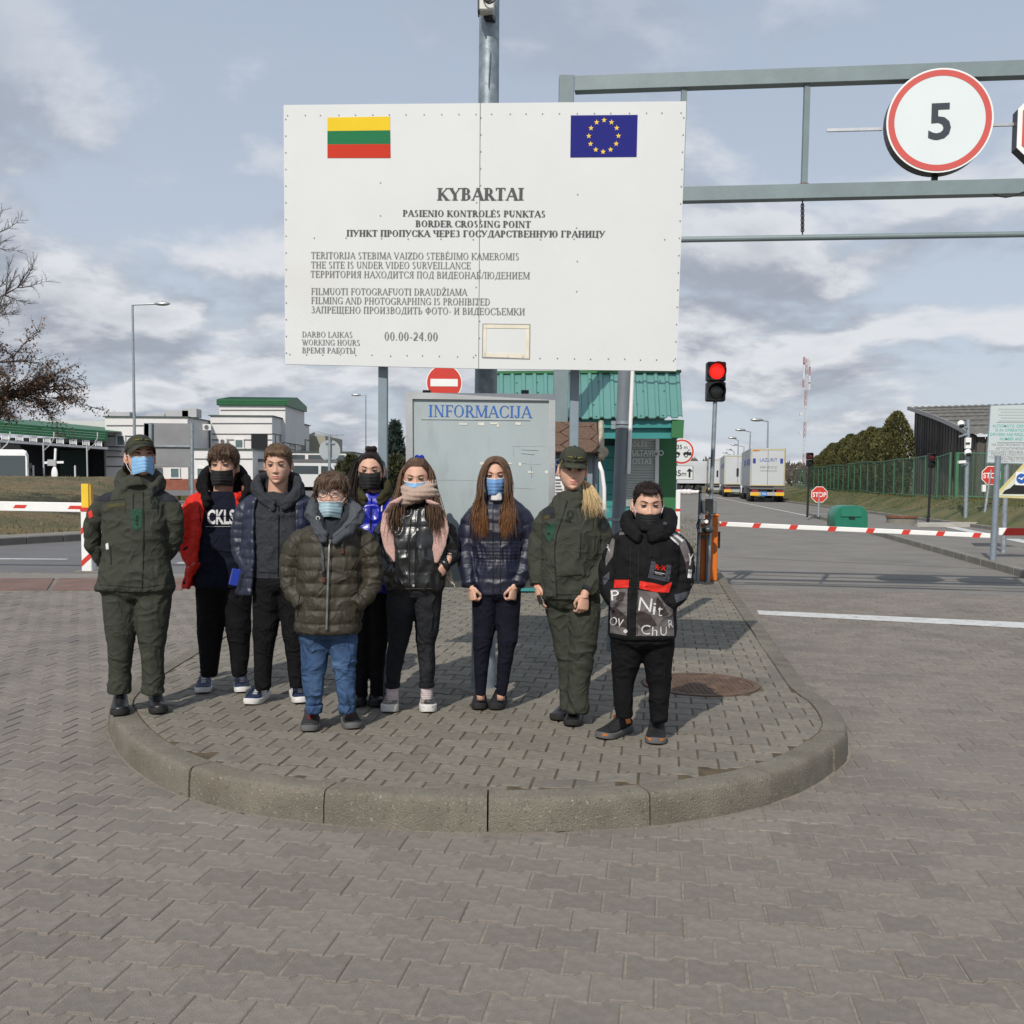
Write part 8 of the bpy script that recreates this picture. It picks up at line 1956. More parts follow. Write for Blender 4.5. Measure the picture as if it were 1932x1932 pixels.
# ================================================================= 5 girl behind, black mask
p = Person('girl in shiny blue jacket and black mask with long dark ponytail, standing behind', [(678, 1328), (709, 1330)])
p.head((699, 888), 1.03, yaw=3, squint=.7, brow=HAIR['near black hair'])
A = [[(660, 950, .02, 17), (650, 980, .02, 16), (648, 1030, .02, 15), (655, 1070, 0, 14), (668, 1100, -.03, 12)], [(738, 950, .02, 17), (748, 980, .02, 16), (750, 1030, .02, 15), (744, 1070, 0, 14), (732, 1100, -.03, 12)]]
LG = [[(684, 1110, 0, 25), (682, 1190, 0, 21), (681, 1235, 0, 17), (681, 1290, 0, 14), (681, 1316, 0, 13)], [(716, 1110, 0, 25), (714, 1190, 0, 21), (712, 1235, 0, 17), (711, 1290, 0, 14), (711, 1316, 0, 13)]]
p.body((700, 930, 15), 40, [[(q[0], q[1], q[2], q[3] * .6) for q in a] for a in A], [], [[(q[0], q[1], q[2], q[3] * .6) for q in l] for l in LG], 1095)
mb = MB(); p.torso(mb, [(930, 701, 22, .07, .02), (942, 701, 40, .09, .02), (958, 701, 45, .105, .01), (1010, 700, 43, .11, 0), (1060, 700, 42, .11, 0), (1110, 699, 46, .11, 0), (1116, 699, 45, .105, 0)])
AR = arms_of(p, mb, A); bj = p.garment('jacket', mb, .0078, m_blujk, quilt(.006, p.L(0, 1112).z, .09, AR, 61, .08, .5, .014))
mb = MB(); hoodroll(p, mb, [(690, 944, -.09, 7), (678, 925, -.03, 10), (684, 908, .05, 12), (705, 905, .08, 12), (728, 910, .05, 13), (730, 926, -.03, 11), (712, 944, -.09, 7)]); p.garment('collar', mb, .0075, cloth('olive collar', (.035, .032, .012)), fabric(.008, 63))
strip(bj, [(701, 940), (700, 965), (699, 1000)], 2.4, m_redin, 'zip', p.root); strip(bj, [(721, 941), (720, 966)], 3, m_kwht, 'cord', p.root)
p.trousers(LG, [(1098, 700, 40, 0.1, 0), (1111.64, 700, 42, 0.1, 0), (1124.04, 700, 32, 0.076, 0)], m_trblk, .006, seed=12)
b = p.scalp(HAIR['near black hair'], GIRL, .003); rr = random.Random(64)
for _ in range(800):
 ph = rr.uniform(-PI, PI); q_ = abs(ph) * 180 / PI; z = float(np.interp(q_, [h[0] for h in GIRL], [h[1] for h in GIRL])) + rr.uniform(-.007, .012); a_, f_, k_ = (float(v) for v in hsec(z)); o = .006
 r0 = Vector(((a_ + o) * math.sin(ph), -(f_ + o) * math.cos(ph) if math.cos(ph) > 0 else -(k_ + o) * math.cos(ph), z)); t = Vector((rr.gauss(0, .012), .045 + rr.gauss(0, .012), .124)); m1 = (r0 + t) / 2; m1 = m1 * (1.0 + .30 * (1 - abs(m1.z) / .12)) if m1.length < .11 else m1
 p.lock(b, [r0, m1, t], .0024)
for k in range(15): a_ = k * 2 * PI / 15; p.lock(b, [(.018 * math.cos(a_), .045 + .018 * math.sin(a_), .118), (.03 * math.cos(a_), .045 + .03 * math.sin(a_), .134), (.02 * math.cos(a_), .045 + .02 * math.sin(a_), .148), (0, .045, .146)], .010)
for _ in range(420):
 u, v = rr.gauss(0, 1), rr.gauss(0, 1); p.lock(b, [(-.02 + u * .015, .06, .10), (-.075 + u * .012, .035 + v * .012, .05), (-.100 + u * .017, .0 + v * .014, -.05), (-.108 + u * .024, -.055 + v * .015, -.16), (-.085 + u * .032, -.105 + v * .012, -.26 + rr.gauss(0, .04))], .0036, .15)
p.put_local(b, 'hair', HAIR['near black hair']); p.mask(m_mblk, -.016, -.114, .063, m_mblk)
for (h, t) in (((681, 1318), (676, 1336)), ((709, 1318), (709, 1338))): p.shoe(h, t, .26, m_boot, m_bootsole, m_boot, .13, 1.0, .03, name='boot')
# ================================================================= 6 girl with the scarf
p = Person('girl in shiny black jacket with long beige scarf pulled over light blue mask', [(735, 1345), (808, 1345)])
p.head((786.5, 904), 1.05, squint=.8, brow=HAIR['long brown hair'])
A = [[(735, 985, .02, 20), (722, 1010, .02, 20), (716, 1040, .01, 19), (724, 1062, -.02, 17), (748, 1082, -.11, 14)], [(834, 985, .02, 20), (845, 1010, .02, 20), (850, 1038, .02, 19), (846, 1056, -.01, 17), (834, 1070, -.06, 14)]]
LG = [[(757, 1115, 0, 31), (754, 1180, 0, 26), (751, 1215, 0, 20.5), (744, 1250, .01, 18), (741, 1292, .01, 13.5)], [(806, 1115, 0, 31), (806, 1180, 0, 25), (803, 1215, 0, 20), (806, 1250, .01, 17.5), (805, 1290, .01, 14)]]
hn = p.hand(p.L(843, 1062, -.06), (-.55, -.25, -.9), (-.5, .8, .2), -1, .35, .85, fore=p.L(849, 1046, -.03))
p.body((787, 940, 16), 48, [[(q[0], q[1], q[2], q[3] * .5) for q in a] for a in A[:1]], [hn], [[(q[0], q[1], q[2], q[3] * .6) for q in l] for l in LG], 1100)
mb = MB(); p.torso(mb, [(950, 785, 30, .08, .02), (965, 784, 52, .10, .02), (985, 783, 58, .12, .01), (1020, 782, 58, .135, 0), (1060, 781, 58, .14, 0), (1098, 781, 57, .14, 0), (1111, 781, 55, .13, 0)])
AR = arms_of(p, mb, A, 16, 5); bk = p.garment('jacket', mb, .0072, m_shblk, quilt(.0075, p.L(0, 1110).z, .135, AR, 71, .085, .45, .017))
strip(bk, [(776, 975), (771, 1020), (771, 1060), (773, 1108)], 2.2, m_seamd, 'placket', p.root, .004); strip(bk, [(788, 975), (784, 1020), (783, 1060), (784, 1108)], 2.2, m_seamd, 'placket', p.root, .004)
for x, y in ((787, 999), (780, 1105)): poly(bk, circ(x, y, 2.6, 2.6, 10), m_kwht, 'snap', p, .006)
strip(bk, [(745, 1066), (766, 1082)], 1.4, m_seamd, 'pocket_seam', p.root); strip(bk, [(823, 1074), (803, 1088)], 1.4, m_seamd, 'pocket_seam', p.root); strip(bk, [(744, 1111), (815, 1110)], 1.5, m_kgry, 'hem_seam', p.root)
# scarf: wrap and two tails
mb = MB()
for y, rx, ry_, r in ((922, 28, .095, 10), (937, 31, .112, 12)): mb.tube([p.L(788 + rx * math.cos(a), y + 5 * math.sin(a * 2 + y) - 5 * math.cos(a), .0 + ry_ * math.sin(a)) for a in [2 * PI * i / 28 for i in range(29)]], p.m(r), 10)
wrap_f = lambda P, N_: .007 * (np.abs(np.sin(P[:, 2] * 105 + 6 * vnoise(P * 7, 4))) - .6) + .003 * (vnoise(P * 40, 3) - .5)
scf = p.garment('scarf', mb, .0075, m_scarf, wrap_f)
def tail(pts, mat):
 mb = MB(); rings = []
 for (px, py, wd, off) in pts:
  h = bk.hit(px, py, 0) or p.L(px, py, -.11); c = h + Vector((0, -off, 0)); w_ = p.m(wd)
  rings.append([c + Vector((w_ * math.cos(t), -.012 * math.sin(t), 0)) for t in [2 * PI * i / 16 for i in range(16)]])
 mb.loft(rings); P_, F_ = voxel(mb, .0060, 2); N_ = normals(P_, F_); P_ = P_ + N_ * (.004 * (ridge(P_, (14, 14, 5), 6) - .5))[:, None]; return Skin(P_, F_, 'scarf_tail', mat, p.root)
tail([(758, 938, 5, .0), (744, 948, 10, .006), (735, 968, 14, .010), (732, 1000, 15, .012), (735, 1030, 12, .012), (742, 1060, 4, .004)], m_scarf2)
tail([(806, 942, 6, .0), (818, 950, 11, .006), (828, 968, 15, .012), (831, 1000, 17, .013), (828, 1030, 14, .012), (823, 1062, 4, .004)], m_scarf2)
b = MB(); rr = random.Random(73)
for cx, n in ((846, 16), (719, 12)):
 for k in range(n): a0 = p.L(cx + rr.uniform(-7, 7), 1078 + rr.uniform(-4, 4), .03); b.tube([a0, a0 + Vector((rr.gauss(0, .01), rr.gauss(-.01, .01), -.035)), a0 + Vector((rr.gauss(.0, .02) + (.02 if cx > 800 else -.005), rr.gauss(-.01, .01), -.085))], [.0045, .004, .003], 5)
b.obj('scarf_fringe', m_fringe, p.root)
jb = p.trousers(LG, [(1098, 781, 55, 0.115, 0), (1112.88, 781, 56, 0.12, 0), (1125.28, 781, 42.4, 0.092, 0)], m_jblk, .0065, .008, 'jeans', .6, 14)
for x, y, w_ in ((740.5, 1291, 14), (805, 1290, 14.5)):
 bq = MB(); bq.loft([p.ring(yy, x, ww, .052, .01, 20, 2.1) for yy, ww in ((y - 3, w_ * .96), (y - 2, w_ * 1.07), (y + 5, w_ * 1.05), (y + 6, w_ * .92))]); bq.obj('cuff', m_jblk, p.root, smooth=True)
 for k in range(5): bq = MB(); yy = y + 6 + 4.2 * k; bq.loft([p.ring(yy, x, 11.5, .042, .01, 18, 2.1), p.ring(yy + 2.1, x, 11.5, .042, .01, 18, 2.1)]); bq.obj('sock_band', m_sock, p.root, smooth=True); bq = MB(); bq.loft([p.ring(yy + 2.1, x, 11.4, .0415, .01, 18, 2.1), p.ring(yy + 4.2, x, 11.4, .0415, .01, 18, 2.1)]); bq.obj('sock_band', m_sockw, p.root, smooth=True)
b = p.scalp(HAIR['long brown hair'], GIRL, .004); rr = random.Random(74)
for _ in range(850):
 sx = rr.choice((-1, 1)); x0 = rr.uniform(.0, .075); z0 = .079 - max(0, x0 - .03) ** 1.3 * 2.6 + rr.uniform(-.006, .014); f_ = float(hsec(z0)[1]); yy = -f_ * math.sqrt(max(0, 1 - (x0 / .078) ** 2)) - .004
 p.lock(b, [(sx * x0, yy, z0), (sx * x0 * .75, yy * .45 + .01, .118 - x0 * .2), (sx * .01 + rr.gauss(0, .008), .035, .128)], .0027)
for sx in (-1, 1):
 for _ in range(330):
  u, v, w_ = rr.gauss(0, 1), rr.gauss(0, 1), rr.random(); e = -.26 + rr.gauss(0, .05)
  p.lock(b, [(sx * (.02 + .02 * w_), .035, .120), (sx * (.082 + u * .005), .01 + v * .018, .045), (sx * (.094 + u * .010), -.01 + v * .025, -.06), (sx * (.108 + u * .017), -.06 + v * .022, -.15), (sx * (.118 + u * .024), -.105 + v * .018, e)], .0038, .15)
p.put_local(b, 'hair', HAIR['long brown hair']); b = MB()
b.tube([(.02 * math.cos(a) + .012, .028 + .012 * math.sin(a), .124 + .010 * math.sin(2 * a)) for a in [2 * PI * i / 16 for i in range(17)]], .009, 8, None, False); p.put_local(b, 'hair_tie', cloth('blue scrunchie', (.012, .03, .30)))
p.mask(m_mblue, -.022, -.112, .061, m_mwhite, band=m_mwhite)
for (h, t) in (((742, 1324), (731, 1353)), ((805, 1324), (809, 1353))): p.shoe(h, t, .26, m_shbg, m_shw, m_lacew, .10, 1.12, .042, [(m_shw, (.8, .98, .02, .045))])
# ================================================================= 7 girl in the shiny navy jacket
p = Person('girl with loose long hair, blue mask and shiny navy jacket, fists held low', [(904, 1342), (938, 1342)])
p.head((935.5, 898), 1.03, yaw=-3, squint=.7, brow=HAIR['long brown hair'])
A = [[(896, 962, .02, 20), (885, 990, .02, 20), (881, 1030, .01, 19), (882, 1070, -.02, 18.5), (887, 1104, -.06, 17)], [(982, 962, .02, 20), (992, 990, .02, 20), (994, 1030, .01, 19), (988, 1070, -.02, 18.5), (976, 1102, -.06, 17)]]
LG = [[(916, 1125, 0, 28), (914, 1180, 0, 23), (910, 1215, -.01, 19), (908, 1260, 0, 14.5), (907, 1311, .01, 10.5)], [(957, 1125, 0, 28), (958, 1180, 0, 23), (957, 1215, -.01, 19), (951, 1260, 0, 14.5), (946, 1311, .01, 10.5)]]
H1 = p.hand(p.L(889, 1107, -.09), (.14, -.12, -1), (.75, .62, 0), 1, .95, .92, wr=.024, fore=p.L(887, 1094, -.06)); H2 = p.hand(p.L(970, 1106, -.09), (-.14, -.12, -1), (-.75, .62, 0), -1, .95, .92, wr=.024, fore=p.L(975, 1093, -.06))
p.body((936, 935, 14), 42, [[(q[0], q[1], q[2], q[3] * .5) for q in a] for a in A], [H1, H2], [[(q[0], q[1], q[2], q[3] * .6) for q in l] for l in LG], 1105)
mb = MB(); p.torso(mb, [(935, 938, 24, .07, .02), (948, 938, 44, .09, .02), (965, 938, 51, .11, .01), (1000, 938, 51, .12, 0), (1035, 938, 46, .115, 0), (1060, 938, 46, .115, 0), (1090, 938, 45, .12, 0), (1116, 938, 43, .12, 0), (1120, 938, 41, .115, 0)])
AR = arms_of(p, mb, A, 16, 5); mb.tube([p.L(937, 946, 0), p.L(936, 928, .01)], [p.m(24), p.m(21)], 16)
zc = p.L(0, 1040).z
def nav(P, N_):
 d = quilt(.0065, p.L(0, 1116).z, .115, AR, 81, .085, .5, .010)(P, N_); q = limb_coord(P, *AR[0])[1] ; q2 = limb_coord(P, *AR[1])[1]; t = (q > 1.2) & (q2 > 1.2)
 return np.where(t, d + .006 * np.exp(-((P[:, 2] - zc) / .05) ** 2) * (np.abs(np.sin(P[:, 2] * 150)) - .9) + .004 * np.exp(-((P[:, 2] - zc) / .10) ** 2) * (np.abs(np.sin(P[:, 0] * 110 + 6 * vnoise(P * 9, 2))) - .6), d)
nk = p.garment('jacket', mb, .0070, m_navypf, nav)
for x in (930, 944): strip(nk, [(x, 955), (x, 1040), (x, 1117)], 1.6, m_seamd, 'placket', p.root, .003)
for (a, b_) in (((898, 1025), (978, 1024)), ((898, 1050), (976, 1049)), ((897, 1000), (929, 1000)), ((945, 1000), (980, 1000))): strip(nk, [a, ((a[0] + b_[0]) / 2, a[1] + 1), b_], 1.2, m_seamd, 'seam', p.root)
strip(nk, [(955, 987), (955, 1005)], 4, m_navypf, 'tab', p.root, .008); poly(nk, circ(954.5, 988, 1.8, 1.8, 8), m_kwht, 'snap', p, .016)
for x, y in ((887, 1104), (976.5, 1102)): bq = MB(); bq.loft([p.ring(y - 4 + 4 * k, x + (1 if x < 930 else -1) * k * .6, (15.5, 15, 14)[k], .046, -.064, 18, 2.1) for k in range(3)]); bq.obj('cuff', cloth('navy cuff', (.008, .009, .018)) if 'navy cuff' not in MATS else MATS['navy cuff'], p.root, smooth=True)
mb = MB(); p.torso(mb, [(928, 937, 9, .03, -.06), (945, 937, 12, .03, -.075)]); p.garment('shirt', mb, .007, m_kwht)
p.trousers(LG, [(1105, 937, 44, 0.105, 0), (1119.26, 937, 47, 0.11, 0), (1130.42, 937, 36.8, 0.084, 0)], m_trnavy, .006, .0078, 'trousers', .5, 16)
m_omb = ombre(p.L(0, 915).z, p.L(0, 1000).z); b = p.scalp(HAIR['long brown hair'], [(0, .074), (8, .075), (22, .05), (40, .02), (60, -.02), (80, -.05), (110, -.08), (180, -.10)], .008); rr = random.Random(84)
for sx in (-1, 1):
 for k in range(680):
  yb_ = rr.uniform(-.085, .06); u, v = rr.gauss(0, 1), rr.gauss(0, 1); f = (yb_ + .085) / .145; zr = float(np.interp(yb_, [-.09, -.06, 0, .06], [.078, .105, .119, .112])); wv = rr.uniform(0, 6)
  x1 = .050 + .020 * f + abs(u) * .006 - .010 * (1 - f); e = -.30 + rr.gauss(0, .035); yb2 = -.085 + .075 * f
  P_ = [(sx * .002, yb_, zr), (sx * (x1 * .78), yb_ - .012, .072 + .012 * f), (sx * (x1 + .016), yb2 - .008 + v * .006, -.005), (sx * (x1 + .022 + .006 * math.sin(wv)), yb2 - .035 + v * .010, -.09), (sx * (x1 + .018 + u * .012 + .006 * math.sin(wv + 2)), -.112 + .03 * f + v * .010, -.18), (sx * (x1 + .016 + u * .016), -.132 + .02 * f + v * .010, -.24), (sx * (x1 + .010 + u * .022), -.138 + v * .012, e)]
  p.lock(b, P_, .0040, .12)
p.put_local(b, 'hair', m_omb)
p.mask(m_mblue2, -.018, -.114, .060, m_mwhite, band=m_mwhite)
p.shoe((907, 1320), (903, 1347), .255, m_shk, m_bootsole, m_shk, .118, 1.08, .034); p.shoe((950, 1322), (930, 1346), .255, m_shk, m_bootsole, m_shk, .118, 1.08, .034)
for x in (907, 945): bq = MB(); bq.loft([p.ring(yy, x, w_, .025, .012, 16, 2.1) for yy, w_ in ((1300, 8), (1312, 7.5), (1320, 8))]); bq.obj('ankle', m_skin, p.root, smooth=True)
# ================================================================= 8 officer at the right
p = Person('smiling blonde woman officer in olive uniform and cap without a mask', [(1062, 1362), (1082, 1372)])
p.head((1080.5, 887), 1.0, yaw=3, pitch=0, roll=4, squint=.55, smile=.9, brow=HAIR['dark brown hair'])
A = [[(1030, 968, .02, 21), (1020, 1000, .03, 20), (1014, 1040, .03, 19), (1014, 1075, .0, 18), (1016, 1102, -.02, 16)], [(1127, 972, -.02, 22), (1137, 1005, -.02, 21), (1140, 1050, -.03, 20), (1128, 1088, -.08, 19), (1106, 1118, -.13, 16)]]
LG = [[(1056, 1140, .03, 32), (1066, 1200, .04, 27), (1072, 1246, .04, 22), (1073, 1290, .05, 20), (1072, 1338, .05, 17)], [(1100, 1140, -.02, 34), (1101, 1200, -.03, 30), (1097, 1246, -.03, 25), (1092, 1290, -.02, 23), (1090, 1343, -.01, 21)]]
H1 = p.hand(p.L(1014, 1104, -.03), (.05, -.05, -1), (.95, .3, 0), 1, .25, .92, wr=.024, fore=p.L(1015, 1090, -.02)); H2 = p.hand(p.L(1103, 1122, -.15), (-.12, -.10, -1), (-.35, .9, 0), -1, .55, .95, wr=.026, fore=p.L(1110, 1110, -.12))
p.body((1080, 928, 15), 50, [[(q[0], q[1], q[2], q[3] * .5) for q in a] for a in A], [H1, H2], [[(q[0], q[1], q[2], q[3] * .6) for q in l] for l in LG], 1120)
mb = MB(); p.torso(mb, [(942, 1080, 24, .08, .02), (952, 1080, 44, .10, .02), (966, 1080, 56, .12, .01), (1000, 1079, 58, .14, 0), (1040, 1077, 58, .15, 0), (1085, 1074, 55, .15, 0), (1118, 1073, 52, .15, 0), (1127, 1073, 50, .145, 0)])
AR = arms_of(p, mb, A, 16, 5); mb.tube([p.L(1078, 956, -.005), p.L(1078, 946, -.005), p.L(1079, 934, .015)], [p.m(31), p.m(29), p.m(23)], 18); hoodroll(p, mb, [(1056, 956, -.08, 6), (1050, 946, .0, 9), (1060, 937, .08, 11), (1082, 932, .10, 11), (1106, 938, .07, 10)])
zs8 = p.L(0, 962).z; x8 = p.L(1080, 950).x
jk = p.garment('jacket', mb, .0072, m_uni, fabric(.010, 91, (6, 6, 8), AR, .010), matf=lambda Q: np.where((Q[:, 2] > zs8 - .02) & (np.abs(Q[:, 0] - x8) > .105) & (np.abs(Q[:, 0] - x8) < .17) & (Q[:, 2] < p.L(0, 948).z), 1, 0), mats=[m_uni, m_unid])
strip(jk, [(1067, 956), (1058, 985), (1049, 1010), (1046, 1040), (1048, 1085), (1051, 1125)], 2, m_seamd, 'placket_edge', p.root); strip(jk, [(1071, 944), (1066, 958)], 2, m_seamd, 'seam', p.root)
poly(jk, [(1031, 990), (1050, 985), (1043, 1015), (1037, 1022), (1030, 1016)], m_unirank, 'rank_tab', p); poly(jk, [(1035, 1003), (1038, 1007), (1035, 1011), (1032, 1007)], m_unib, 'rank_pip', p, .005)
poly(jk, [(1026, 973), (1038, 971), (1037, 978), (1025, 981)], m_uniname, 'name_tape', p); poly(jk, circ(1076, 971, 7, 9), m_unib, 'badge', p); poly(jk, [(1067, 978), (1078, 981), (1077, 986), (1067, 983)], m_unib, 'badge', p); poly(jk, [(1076, 964), (1080, 977), (1076, 973), (1072, 977)], m_uni, 'badge_star', p, .005)
e = circ(1139, 990, 11.5, 16); poly(jk, e, m_uni, 'sleeve_badge_rim', p, .004); poly(jk, circ(1139, 990, 10.3, 14.5), m_unib, 'sleeve_badge', p, .006); poly(jk, [(1139, 980), (1144, 1000), (1138, 994), (1133, 1000)], m_unid, 'badge_star', p, .008)
strip(jk, [(1096, 1005), (1094, 1050)], 2, m_seamd, 'pocket_zip', p.root); strip(jk, [(1120, 975), (1119, 996)], 1.6, m_seamd, 'sleeve_zip', p.root); strip(jk, [(1049, 1087), (1070, 1086), (1098, 1084)], 1.3, m_seamd, 'seam', p.root); strip(jk, [(1026, 1118), (1060, 1122), (1110, 1120)], 1.3, m_seamd, 'hem_seam', p.root); poly(jk, [(1100, 1100), (1116, 1108), (1113, 1118), (1098, 1112)], m_unid, 'cuff_tab', p)
p.trousers(LG, [(1112, 1075, 50, 0.12, 0), (1129.36, 1077, 55, 0.125, 0), (1144.86, 1080, 41.6, 0.092, 0)], m_uni, .011, .008, seed=18, stack=1.1)
p.cap(m_unicap, m_capb, -5, .010, .55)
b = p.scalp(HAIR['blonde hair'], [(0, .2), (50, .2), (62, .03), (75, .0), (90, -.02), (120, -.06), (180, -.08)], .007); rr = random.Random(94)
for _ in range(90):
 sx = rr.choice((-1, 1)); p.lock(b, [(sx * .070, -.045 + rr.gauss(0, .01), .05), (sx * .0795, -.0 + rr.gauss(0, .01), .012), (sx * .072, .06, -.03), (.03, .10, -.05)], .0036)
for _ in range(360):
 u, v = rr.gauss(0, 1), rr.gauss(0, 1); p.lock(b, [(.02, .10, -.05), (.075 + u * .006, .065 + v * .008, -.058), (.094 + u * .012, -.0 + v * .012, -.085), (.112 + u * .019, -.075 + v * .014, -.15), (.122 + u * .030 + .01, -.115 + v * .012, -.22 + rr.gauss(0, .022) - .2 * abs(.02 - u * .01))], .0034, .12)
p.put_local(b, 'hair', HAIR['blonde hair'])
p.shoe((1090, 1348), (1076, 1379), .265, m_boot, m_bootsole, m_boot, .095, 1.15, .03); p.shoe((1076, 1346), (1049, 1361), .265, m_boot, m_bootsole, m_boot, .095, 1.1, .03)
bq = MB(); bq.tube([p.L(1017 + 3 * math.cos(a), 1100 + 0 * a, -.03) + Vector((0, .026 * math.sin(a), 0)) for a in [i * PI / 8 for i in range(17)]], .0035, 5, None, False)
bc = MB(); bc.tube([p.L(1014, 1102, -.025) + Vector((.030 * math.cos(a), .024 * math.sin(a), 0)) for a in [i * PI / 10 for i in range(21)]], .004, 6, None, False); bc.obj('bracelet', m_kred, p.root)
ky = thing('car_key', 'black key fob hanging from the smiling officer right hand', 'key', tuple(p.L(1018, 1136, -.08))); MB().box(p.L(1018, 1131, -.075), (.022, .012, .055), None, Matrix.Rotation(rad(-20), 3, 'Y'), .004).obj('fob', m_black, ky)
MB().tube([p.L(1021, 1141, -.075) + Vector((.010 * math.cos(a), 0, .016 * math.sin(a) - .004)) for a in [i * PI / 8 for i in range(17)]], .002, 5, None, False).obj('ring', m_zip, ky)
# ================================================================= 9 boy at the right
p = Person('stocky boy in black coat with red tape and white letter print, black mask under nose', [(1165, 1392), (1238, 1405)])
p.head((1222, 952), 1.03, squint=.7, brow=HAIR['near black hair'], fat=.7, pitch=-3)
A = [[(1172, 1015, .01, 23), (1158, 1045, .01, 23), (1150, 1085, .0, 22), (1152, 1115, -.03, 20), (1168, 1142, -.11, 16)], [(1274, 1015, .01, 24), (1286, 1045, .01, 24), (1288, 1085, .0, 23), (1282, 1115, -.03, 21), (1258, 1145, -.11, 17)]]
LG = [[(1184, 1215, 0, 35), (1180, 1255, 0, 29), (1176, 1285, 0, 24), (1176, 1320, 0, 20), (1178, 1352, .01, 17)], [(1240, 1215, 0, 35), (1242, 1255, 0, 29), (1243, 1285, 0, 24), (1243, 1325, 0, 20), (1243, 1362, .0, 17)]]
p.body((1222, 990, 22), 52, [[(q[0], q[1], q[2], q[3] * .6) for q in a] for a in A], [], [[(q[0], q[1], q[2], q[3] * .6) for q in l] for l in LG], 1190)
mb = MB(); p.torso(mb, [(992, 1222, 30, .08, .02), (1003, 1221, 52, .105, .02), (1018, 1220, 62, .13, .01), (1060, 1217, 64, .15, 0), (1110, 1214, 63, .155, 0), (1160, 1212, 62, .155, 0), (1192, 1211, 63, .155, 0), (1201, 1211, 62, .15, 0)])
AR = arms_of(p, mb, A, 18, 5)
bz0, bz1 = p.L(0, 1110).z, p.L(0, 1098).z
kj = p.garment('coat', mb, .0070, m_kblk, fabric(.0075, 101, (6, 6, 8), AR, .009))
mb = MB(); hoodroll(p, mb, [(1208, 1012, -.13, 8), (1192, 996, -.09, 12), (1184, 980, -.02, 14), (1192, 968, .06, 15), (1222, 964, .10, 16), (1250, 966, .07, 18), (1262, 976, .0, 18), (1252, 996, -.09, 13), (1224, 1010, -.135, 9)]); mb.tube([p.L(1220, 1008, -.02), p.L(1221, 984, .0)], [p.m(32), p.m(30)], 16)
mb.sphere(p.L(1222, 988, .095), (p.m(36), .05, .075), None, 16, 10); hd = p.garment('hood', mb, .0070, m_kblk, fabric(.010, 103))
# printed panels
low = [(1152, 1112), (1184, 1110), (1182, 1199), (1151, 1194)]; lowr = [(1203, 1113), (1240, 1118), (1256, 1140), (1270, 1150), (1272, 1200), (1200, 1200)]
poly(kj, low, m_kgry, 'print_panel', p, .003); poly(kj, lowr, m_kgry, 'print_panel', p, .003)
for q in ([(1152, 1155), (1165, 1148), (1183, 1165), (1182, 1185), (1160, 1180)], [(1205, 1150), (1228, 1160), (1240, 1180), (1215, 1190), (1201, 1175)], [(1240, 1125), (1252, 1142), (1262, 1160), (1245, 1165), (1236, 1145)], [(1165, 1116), (1180, 1118), (1175, 1135), (1162, 1132)]): poly(kj, q, m_kbrn, 'print_patch', p, .0042)
for s, x, y, c_, a, f in (('P', 1154, 1133, 20, -.1, 15), ('N', 1204, 1152, 28, .14, 24), ('i', 1231, 1160, 26, .1, 5), ('t', 1240, 1162, 24, .1, 9), ('OV', 1149, 1178, 17, .25, 25), ('C', 1209, 1196, 19, .1, 17), ('h', 1230, 1199, 18, .05, 10), ('U', 1246, 1199, 18, 0, 12), ('R', 1262, 1185, 16, -.1, 9)): decal(kj, text2d(s, x, y, c_, a, -.004, f, 5), m_kwht, 'lettering', p.root, .0055)
poly(kj, [(1159, 1094), (1187, 1094), (1186, 1109), (1158, 1109)], m_kred, 'red_tape', p, .004); poly(kj, [(1207, 1096), (1232, 1100), (1252, 1105), (1268, 1098), (1262, 1118), (1236, 1117), (1206, 1110)], m_kred, 'red_tape', p, .004)
poly(kj, [(1168, 1001), (1186, 998), (1192, 1004), (1180, 1008), (1168, 1010)], m_kgry, 'print_panel', p, .004); poly(kj, [(1252, 1002), (1270, 998), (1290, 1012), (1303, 1045), (1306, 1062), (1293, 1060), (1282, 1030), (1262, 1012)], m_kgry, 'print_panel', p, .003); poly(kj, [(1293, 1060), (1306, 1058), (1309, 1082), (1295, 1084)], m_kbrn, 'print_patch', p, .003); poly(kj, [(1147, 1035), (1156, 1012), (1160, 1020), (1156, 1050), (1143, 1068), (1142, 1055)], m_kgry, 'print_panel', p, .003)
for q in ([(1262, 1003), (1266, 1001), (1290, 1019), (1287, 1023)], [(1257, 1008), (1259, 1006), (1282, 1026), (1280, 1029)], [(1262, 1003), (1259, 1008), (1262, 1010), (1266, 1004)]): poly(kj, q, m_kwht, 'letter_stroke', p, .006)
for s, x, y, c_, a, f in (('Y', 1296, 1066, 24, .1, 11), ('1', 1297, 1090, 17, .1, 7), ('Y', 1147, 1042, 14, -.5, 8)): decal(kj, text2d(s, x, y, c_, a, .0, f, 4), m_kwht, 'lettering', p.root, .0055)
poly(kj, [(1236, 1052), (1268, 1058), (1263, 1099), (1222, 1090), (1230, 1056)], m_kgp, 'chest_pocket', p, .004); poly(kj, [(1238, 1056), (1259, 1060), (1255, 1088), (1233, 1084)], m_kblk, 'pocket_label', p, .006); poly(kj, [(1229, 1046), (1270, 1054), (1269, 1066), (1230, 1058)], m_kblk, 'pocket_flap', p, .008)
decal(kj, text2d('R·X', 1236, 1074, 9.5, .14, .02, 21, 4), m_kred, 'lettering', p.root, .0085); strip(kj, [(1235, 1079), (1255, 1083)], 1.4, m_kwht, 'print_line', p.root, .008); strip(kj, [(1236, 1082), (1250, 1085)], 1.0, m_kwht, 'print_line', p.root, .008)
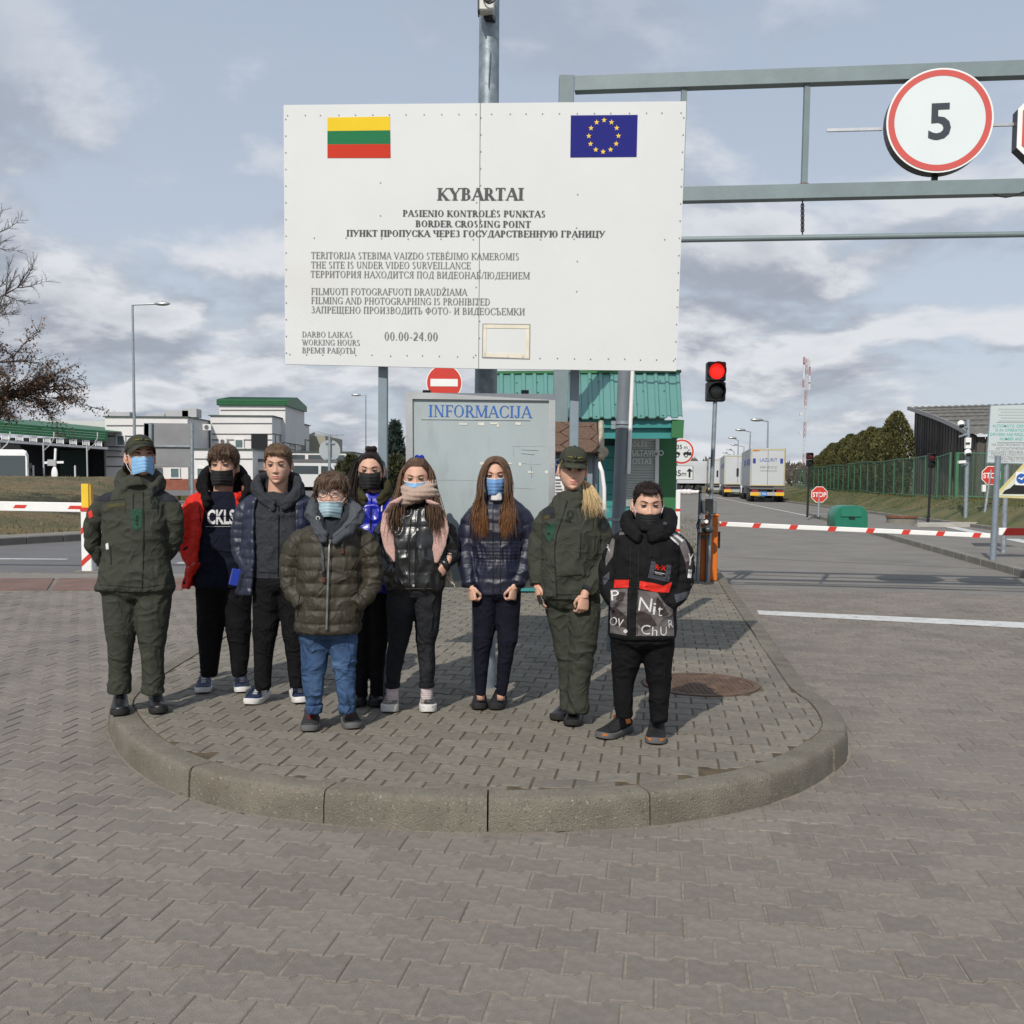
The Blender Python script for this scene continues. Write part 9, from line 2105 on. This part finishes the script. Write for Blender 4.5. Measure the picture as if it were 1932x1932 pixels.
strip(kj, [(1190, 1030), (1189, 1110), (1187, 1198)], 1.5, m_seamd, 'placket', p.root); strip(kj, [(1205, 1030), (1204, 1110), (1202, 1198)], 1.5, m_seamd, 'placket', p.root)
for x, y in ((1206, 1018), (1180, 1191)): poly(kj, circ(x, y, 3.8, 3.8, 12), m_kwht, 'snap', p, .008)
poly(kj, [(1289, 1090), (1308, 1092), (1308, 1112), (1290, 1110)], m_kblk, 'sleeve_tab', p, .006); poly(kj, circ(1305, 1103, 2.2, 2.6, 10), m_kgry, 'snap', p, .010); poly(kj, [(1272, 1122), (1300, 1115), (1296, 1128), (1276, 1138)], m_kgp, 'sleeve_panel', p, .004); poly(kj, [(1136, 1090), (1150, 1078), (1150, 1092), (1140, 1104)], m_kgp, 'sleeve_panel', p, .004)
e = hd.hit(1255, 988, .006)
if e: MB().box(e, (.022, .012, .018), None, None, .004).obj('cord_stopper', m_kgp, p.root)
p.trousers(LG, [(1192, 1212, 58, 0.13, 0), (1206.26, 1212, 61, 0.135, 0), (1220.52, 1212, 46.4, 0.096, 0)], m_trblk, .009, .008, seed=22)
p.short_hair(HAIR['near black hair'], [(0, .064), (14, .072), (34, .068), (50, .045), (64, .012), (80, -.012), (98, -.006), (120, -.04), (150, -.062), (180, -.066)], 105, 520, .020, .005, .03, lambda q, r: Vector((r.gauss(0, .3) + .1, -.8, .3)), .0036, lambda rr: [([(x, -.086, .086), (x + .003, -.098, .074), (x + .004, -.0985 + abs(x) * .15, .058 - .006 * rr.random())], .0036) for x in [rr.gauss(-.005, .018) for _ in range(60)]], thick=lambda q, z: .003 + .008 * max(0, min(1, (z - .03) / .06)))
p.mask(m_mblk, -.046, -.122, .066, m_mwhite, puff=.003)
p.shoe((1180, 1381), (1138, 1394), .285, m_shk, m_soleg, m_shk, .105, 1.15, .03, [(m_or, (.16, .32, .06, .098)), (m_or, (.92, .99, .018, .036))]); p.shoe((1240, 1378), (1236, 1414), .285, m_shk, m_soleg, m_shk, .105, 1.15, .03, [(m_or, (.14, .26, .07, .10)), (m_or, (.86, .985, .016, .04))])
